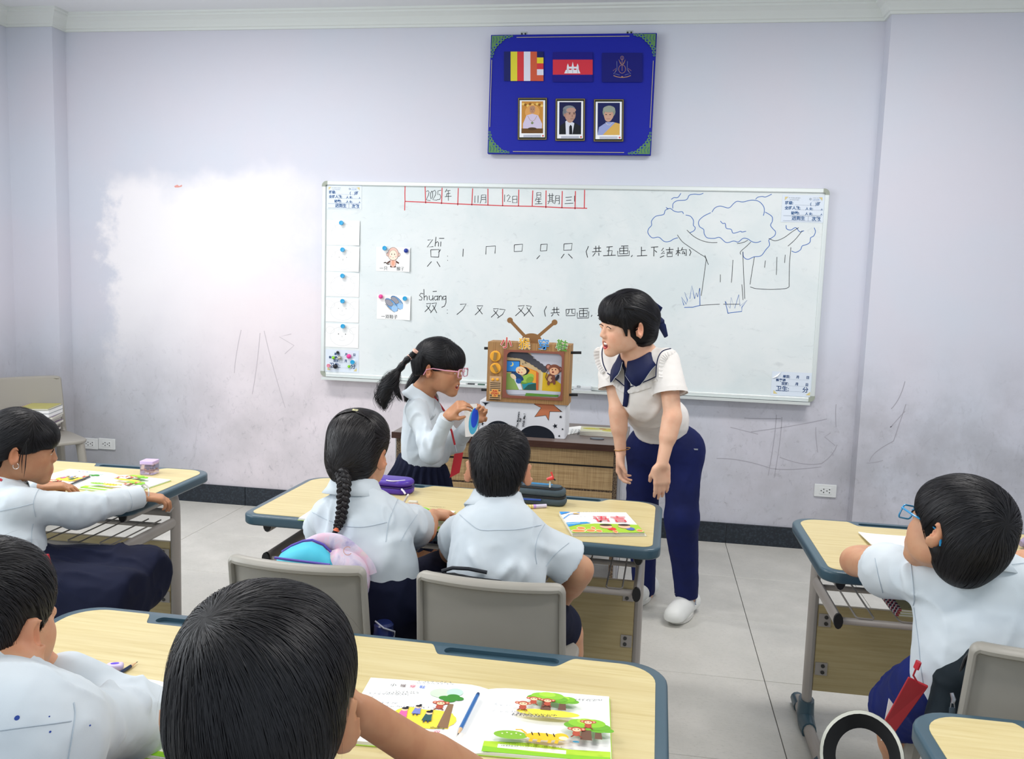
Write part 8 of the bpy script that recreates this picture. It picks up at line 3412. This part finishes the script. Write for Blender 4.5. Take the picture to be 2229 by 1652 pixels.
# purple block sharpener on the far left desk
q = at(322, 1032, Z=DH)
r = empty('sharpener', (q.x, q.y + .012, DH), .10, label='clear lilac cube sharpener with shavings inside on the far left desk', cat='sharpener')
M_LIL = mat('lilac_plastic', '#c9b2e0', .3)
M_CLR = mat('clear_lilac', '#e6d8ee', .08)
M_CLR.node_tree.nodes['Principled BSDF'].inputs['Transmission Weight'].default_value = .85
M_CLR.node_tree.nodes['Principled BSDF'].inputs['IOR'].default_value = 1.2
MB().prism(rrect(-.027, -.027, .027, .027, .005), .0003, .040).build('tub', M_CLR, r, bevel=.002, smooth=True)
MB().prism(rrect(-.0275, -.0275, .0275, .0275, .005), .0405, .054).build('lid', M_LIL, r, bevel=.002, smooth=True)
mb = MB()
rg = random.Random(3)
for i in range(26):
    x, y, z = rg.uniform(-.02, .02), rg.uniform(-.02, .02), rg.uniform(.004, .020)
    a = rg.uniform(0, 6.28)
    mb.tube([(x + .006 * math.cos(a + t_) * (1 + .2 * t_), y + .006 * math.sin(a + t_), z + .001 * t_) for t_ in np.linspace(0, 2.2, 5)], .0016, 4)
o = mb.build('shavings', mat('pencil_shavings', '#c59a86', .8), r)
o['kind'] = 'stuff'
MB().box((-.012, -.010, .028), (.012, .010, .040)).build('blade_block', mat('dark_blade_block', '#5c5468', .4), r)

# paper and pouch on the right desk
q0, q1 = at(1905, 1192, Z=DH + .003), at(2010, 1196, Z=DH + .003)
r = empty('picture_book', (q0.x, q0.y, DH), .02, label='open white booklet under the folded arms of the boy with blue glasses', cat='book')
n = 10
vs, fs = [], []
for j in (0, 1):
    for i in range(n + 1):
        u = i / n
        z = .004 + .010 * math.exp(-u * 9) * (1 - .6 * j)
        vs += [(-.012 + .25 * u, .0 + .16 * j, z), (-.012 + .25 * u, .16 * j, z - .0035)]
m_ = 2 * (n + 1)
for i in range(n):
    a = 2 * i
    fs += [(a, a + 2, m_ + a + 2, m_ + a), (a + 1, m_ + a + 1, m_ + a + 3, a + 3), (a + 1, a + 3, a + 2, a), (m_ + a, m_ + a + 2, m_ + a + 3, m_ + a + 1)]
fs += [(1, 0, m_, m_ + 1), (2 * n, 2 * n + 1, m_ + 2 * n + 1, m_ + 2 * n)]
MB().add(vs, fs).build('pages', M_PAPER, r, smooth=True)
p = Print(frame_M((0, 0, .0050), (1, 0, 0), (0, 1, 0)))
p.scrawl(.03, .012, .12, .010, '#4a4f58', .0012, 5)
p.build('page_print', r)
q = at(2229, 1193, Z=DH)
r = empty('pencil_pouch', (q.x + .03, q.y, DH), .3, label='patterned mauve cloth pouch at the right frame edge on the right desk', cat='pencil case')
MB().tube([(-.05, 0, .018), (-.03, 0, .021), (.08, .01, .021), (.1, .01, .018)], [.010, .019, .019, .010], 14).build('pouch', cloth_mat('mauve_print_cloth', '#9a8fa6', '#6e6480', .85, 90), r, smooth=True)
MB().tube([(-.048, -.004, .020), (-.02, -.015, .030), (.07, -.004, .031)], .002, 6).build('zip', M_GD, r, smooth=True)

# exercise books on the wire rack of the right desk: striped cloth spines
RZ_ = .526


def stripe_book(x, y, z, rz, wd, dp, th, label, cover='#c9bf7a', group='exercise books with striped spines', cat='book', name='exercise_book'):
    r = empty(name, (x, y, z), rz, label=label, cat=cat, group=group)
    MB().box((.006, 0, .0008), (wd, dp, th - .0008)).build('pages', mat('page_edges', '#e2e0d2', .8), r)
    MB().box((0, -.001, 0), (wd + .001, dp + .001, .0009)).box((0, -.001, th - .0009), (wd + .001, dp + .001, th)).build('cover', mat('cover_' + cover.lstrip('#'), cover, .5), r)
    mb = MB()
    n_ = int(dp / .008)
    cols = [mat('stripe_red', '#a8364a', .7), mat('stripe_white', '#e4e2e0', .7), mat('stripe_navy', '#22284e', .7)]
    for i in range(n_):
        mb.mi = i % 3
        y0 = dp * i / n_
        mb.box((-.0012, y0, -.0004), (.006, y0 + dp / n_ * .98, th + .0004))
    mb.build('spine_tape', cols, r)
    return r


q = at(1865, 1290, Z=.534)
for k in range(3):
    b = stripe_book(.765 + .003 * k, 2.62, .5268 + .0075 * k, .02 - .02 * k, .17, .235, .0072, ('bottom', 'middle', 'top')[k] + ' striped spine exercise book on the rack under the right desk', ('#b9b46a', '#aab46a', '#cbbf80')[k])
    if k == 2:
        p = Print(frame_M((0, 0, .0074), (1, 0, 0), (0, 1, 0)))
        p.ell(.10, .16, .05, .03, '#4a66b0').ell(.06, .13, .03, .02, '#d8c26a').ell(.12, .08, .03, .02, '#6a6a5c')
        p.scrawl(.03, .02, .08, .006, '#4a4a30', .0008, 2)
        p.build('cover_print', b)

# pile of books on the corner chair
CX, CY = -3.52, 4.50
zc = .445 * 1.06 + .003
for k in range(8):
    th = .014
    jit_ = .012 * math.sin(k * 2.1)
    b = stripe_book(CX - .12 + jit_, CY - .04 + .004 * k, zc + k * (th + .0006), .35 + .03 * math.sin(k), .17, .22, th, 'pink striped book in the pile on the corner chair, %s from the bottom' % ('first', 'second', 'third', 'fourth', 'fifth', 'sixth', 'seventh', 'eighth')[k], '#8f7f92', 'striped books piled on the corner chair')
for k in range(2):
    z0 = zc + 8 * .0146 + k * .0225
    b = empty('thick_book', (CX - .115, CY - .02, z0), .3, label=('lower', 'upper')[k] + ' thick white paged book on the pile on the corner chair', cat='book', group='thick books piled on the corner chair')
    MB().box((0, 0, .0012), (.165, .22, .0205)).build('pages', M_PAPER, b)
    MB().box((-.001, -.001, 0), (.166, .221, .0012)).box((-.001, -.001, .0205), (.166, .221, .0218)).build('cover', mat('dull_cover', '#9aa0a4', .5), b)
b = stripe_book(CX - .125, CY - .03, zc + 8 * .0146 + 2 * .0225, .32, .175, .225, .008, 'olive exercise book topmost on the pile on the corner chair', '#b0aa62', 'olive exercise books', name='exercise_book')
del b['group']

# ------------------------------------------------------------------ bags
def pastel_bag():
    q = aV(700, 1195, Y=2.12)
    r = Person('pastel backpack with turquoise pocket hung on the chair of the braided girl', (-.80, 2.10, .42))
    r.root.name = 'backpack'
    r.root['category'] = 'backpack'
    M1 = cloth_mat('pastel_marbled_cloth', '#c9bcd0', '#b3a9c4', .7)
    t = NT(M1)
    v = t.coords()
    t.base(t.ramp(t.noise(v, 14, 4, .6, .8), [(.3, '#a79fc2'), (.45, '#d3c7d6'), (.55, '#dfb8ca'), (.68, '#cfd6c4'), (.8, '#c8c2da')]))
    M2 = cloth_mat('turquoise_cloth', '#3fb4cf', '#57c2d6', .6)
    M3 = mat('violet_piping', '#5a4aa8', .6)
    # body hangs behind the sitter, upper part showing above the backrest
    lo, hi = V3(-1.10, 1.98, .40), V3(-.55, 2.30, .90)
    F = Field(lo, hi, .006)
    F.rbox(V3(-.825, 2.085, .575), V3(.125, .050, .15), np.eye(3), .05, .02)
    F.ell(aV(750, 1240, Y=2.09), (.060, .04, .055), None, .05)
    P, fs = F.mesh()
    body = r.put(mesh_obj('body', P, fs, M1, None, True, 2, folds(3, .005, (14, 14, 14))))
    # top handle arch
    pts = [aV(x, y, Y=2.10) for x, y in ((655, 1215), (668, 1196), (700, 1180), (738, 1182), (770, 1205), (795, 1232), (802, 1250))]
    r.put(MB().tube([tuple(x) for x in smooth(pts, 5)], .024, 12, sx=.55, up=(0, 0, 1)).build('shoulder_strap', M1, None, smooth=True))
    pts = [aV(x, y, Y=2.14) for x, y in ((712, 1176), (742, 1175), (762, 1190))]
    r.put(MB().tube([tuple(x) for x in smooth(pts, 5)], .010, 10, sx=.6).build('grab_loop', M3, None, smooth=True))
    # turquoise flap pocket in front
    pp = [(598, 1214), (620, 1200), (645, 1190), (665, 1188), (690, 1198), (706, 1214), (722, 1232)]
    A = [aV(x, y, Y=2.035) for x, y in pp]
    base_ = [aV(x, 1240 + (x - 598) * .08, Y=2.035) for x, y in pp]
    mb = MB()
    vs, fs = [], []
    for i in range(len(pp)):
        for j in range(5):
            u = j / 4
            q_ = A[i] * (1 - u) + base_[i] * u
            vs.append(q_ + V3(0, .045 * (1 - u) ** 2 - .012 * math.sin(PI * min(1, u + .2)), 0))
    for i in range(len(pp) - 1):
        for j in range(4):
            fs.append((i * 5 + j, i * 5 + j + 1, (i + 1) * 5 + j + 1, (i + 1) * 5 + j))
    o = mb.add([tuple(x) for x in vs], fs).build('pocket', M2, None, smooth=True, auto=3)
    so = o.modifiers.new('t', 'SOLIDIFY')
    so.thickness = .006
    me = bpy.data.meshes.new_from_object(o.evaluated_get(bpy.context.evaluated_depsgraph_get()))
    o.modifiers.clear()
    o.data = me
    r.put(o)
    r.put(MB().tube([tuple(x + V3(0, .045, .002)) for x in A], .0034, 8).build('pocket_piping', M3, None, smooth=True), o)
    r.put(MB().tube([tuple(aV(x, 1214 + (x - 598) * .128, Y=2.018)) for x in range(598, 726, 12)], .0034, 8).build('pocket_piping', M3, None, smooth=True), o)
    q = world_copy(r, bpy.data.objects[body.name])
    bpy.data.objects.remove(q)
    mo = MB().ribbon([tuple(aV(757 + 9 * math.cos(a), 1199 + 9 * math.sin(a), Y=2.070)) for a in np.linspace(.6, 5.4, 14)], .0016, (0, -1, 0)).build('moon_print', mat('moon_print', '#e2a080', .6), None)
    r.put(mo)
    return r


pastel_bag()


def dark_bag(label, loc, pts_fn):
    pass


def black_bag_right():
    r = Person('black backpack squeezed between the boy with blue glasses and his chair', (.86, 1.97, .42))
    r.root.name = 'backpack'
    r.root['category'] = 'backpack'
    M1 = cloth_mat('black_green_cloth', '#14222a', '#101b22', .75)
    lo, hi = V3(.50, 1.80, .38), V3(1.15, 2.20, .95)
    F = Field(lo, hi, .006)
    A, B, C_ = aV(2075, 1470, Y=1.96), aV(2065, 1560, Y=1.95), aV(2120, 1440, Y=1.95)
    F.cap(A, B, .034, .045, .03)
    F.cap(C_, aV(2110, 1560, Y=1.95), .030, .040, .03)
    F.rbox((A + V3(.14, .02, -.06)), V3(.14, .05, .10), np.eye(3), .04, .03)
    P, fs = F.mesh()
    r.put(mesh_obj('body', P, fs, M1, None, True, 2, folds(13, .006, (14, 14, 10))))
    M_ST = mat('steel_clip', '#b9bcc4', .3, .9)
    z = [aV(2072, 1508, Y=1.90), aV(2076, 1522, Y=1.895), aV(2074, 1530, Y=1.895)]
    r.put(MB().tube([tuple(x) for x in z], [.004, .005, .004], 8).build('zip_slider', M_ST, None, smooth=True))
    r.put(MB().tube([tuple(aV(x, y, Y=1.895)) for x, y in ((2070, 1530), (2069, 1541), (2078, 1541), (2077, 1530))], .0013, 6, closed=True).build('zip_ring', M_ST, None, smooth=True))
    r.put(MB().tube([tuple(aV(2073, 1540, Y=1.895)), tuple(aV(2072, 1556, Y=1.895))], .0065, 8, sx=.4).build('zip_pull', mat('grey_pull', '#3a4650', .5), None, smooth=True))
    r.put(MB().tube([tuple(aV(x, y, Y=1.93)) for x, y in ((2082, 1500), (2088, 1470), (2100, 1435), (2118, 1412))], .0035, 8).build('piping', M_BLACK, None, smooth=True))
    return r


black_bag_right()
# green folder and navy edge peeping over the right chair's back
q0, q1 = aV(2206, 1394, Y=2.0), aV(2260, 1396, Y=2.0)
o = MB().box((q0[0], 1.995, q0[2] - .18), (q1[0] + .10, 2.003, q0[2])).build('green_folder', mat('lime_folder', '#9cb83c', .5), None)
tag(o, 'lime green folder edge showing above the back of the right chair', 'folder')

# slim black bag behind the boy on the second chair
r = Person('flat black bag between the short-haired boy and his chair back', (-.40, 2.10, .5))
r.root.name = 'backpack'
r.root['category'] = 'backpack'
lo, hi = V3(-.62, 1.99, .46), V3(-.18, 2.26, .86)
F = Field(lo, hi, .006)
F.rbox(V3(-.435, 2.075, .575), V3(.115, .024, .155), np.stack([nz(V3(1, 0, -.06)), V3(0, 1, 0), nz(V3(.06, 0, 1))], 1), .028, .02)
P, fs = F.mesh()
r.put(mesh_obj('body', P, fs, M_GD, None, True, 2, folds(23, .003)))
r.put(MB().tube([tuple(aV(x, y, Y=2.075)) for x, y in ((962, 1243), (985, 1236), (1020, 1238), (1060, 1246))], .005, 8).build('piping', mat('navy_black', '#101620', .6), None, smooth=True))

# bottle in a net at the braided girl's chair
q = aV(832, 1366, Y=2.10)
r = empty('water_bottle', (q[0] + .004, q[1], .42), label='dark blue bottle with a pale wire loop behind the first grey chair', cat='bottle')
zt = q[2] - .42
MB().lathe([(0, 0), (.030, 0), (.032, .01), (.032, zt - .03), (.026, zt - .01), (.026, zt + .01), (.020, zt + .016), (0, zt + .016)], n=20).build('body', mat('navy_bottle', '#27336a', .25), r, smooth=True)
MB().tube([(-.02, -.01, zt + .02), (.01, -.03, zt + .012), (.034, -.012, zt - .002), (.030, .0, zt - .02), (.0, -.03, zt - .03)], .0022, 6).build('wire_loop', mat('pale_wire', '#c9ccd8', .4), r, smooth=True)

# white rimmed bucket hat with a dark lining, hung at the empty desk
cn = aV(1985, 1660, Y=1.62)
cn[0] = .432
r = empty('sun_hat', tuple(cn), label='off white bucket hat with black lining hung on the corner of the empty desk', cat='hat')
ax = nz(V3(-.25, -.75, .45))
B_ = basis(ax)
cs = [(.088, 0.0), (.090, .003), (.083, .004), (.074, -.012), (.066, -.024), (.058, -.034)]


def hat_pt(rad, h_, a):
    return (B_[:, 1] * rad * math.cos(a) + B_[:, 2] * rad * 1.12 * math.sin(a) + ax * h_) * .82


n = 40
vs, fs = [], []
for rad, h_ in cs:
    vs += [tuple(hat_pt(rad, h_ + .004 * math.sin(5 * 2 * PI * i / n) * (rad > .08), 2 * PI * i / n)) for i in range(n)]
mo, ml = MB(), MB()
for j in range(2):
    fs += [(j * n + i, j * n + (i + 1) % n, (j + 1) * n + (i + 1) % n, (j + 1) * n + i) for i in range(n)]
MB().add(vs[:3 * n], fs).build('brim_edge', cloth_mat('off_white_canvas', '#c9c9bd', '#b9b9ad', .9, 400), r, smooth=True, auto=2)
vs2 = vs[2 * n:]
fs2 = [(j * n + i, j * n + (i + 1) % n, (j + 1) * n + (i + 1) % n, (j + 1) * n + i) for j in range(3) for i in range(n)]
MB().add(vs2, fs2).build('lining', mat('black_lining', '#0c0d10', .8), r, smooth=True, auto=2)
vs3 = [tuple(hat_pt(.091, -.001, 2 * PI * i / n)) for i in range(n)] + [tuple(hat_pt(.074, -.03, 2 * PI * i / n)) for i in range(n)] + [tuple(hat_pt(.066, -.042, 2 * PI * i / n)) for i in range(n)]
fs3 = [(j * n + i, (j + 1) * n + i, (j + 1) * n + (i + 1) % n, j * n + (i + 1) % n) for j in range(2) for i in range(n)]
MB().add(vs3, fs3).build('crown', mat('off_white_canvas', '#c9c9bd'), r, smooth=True, auto=2)
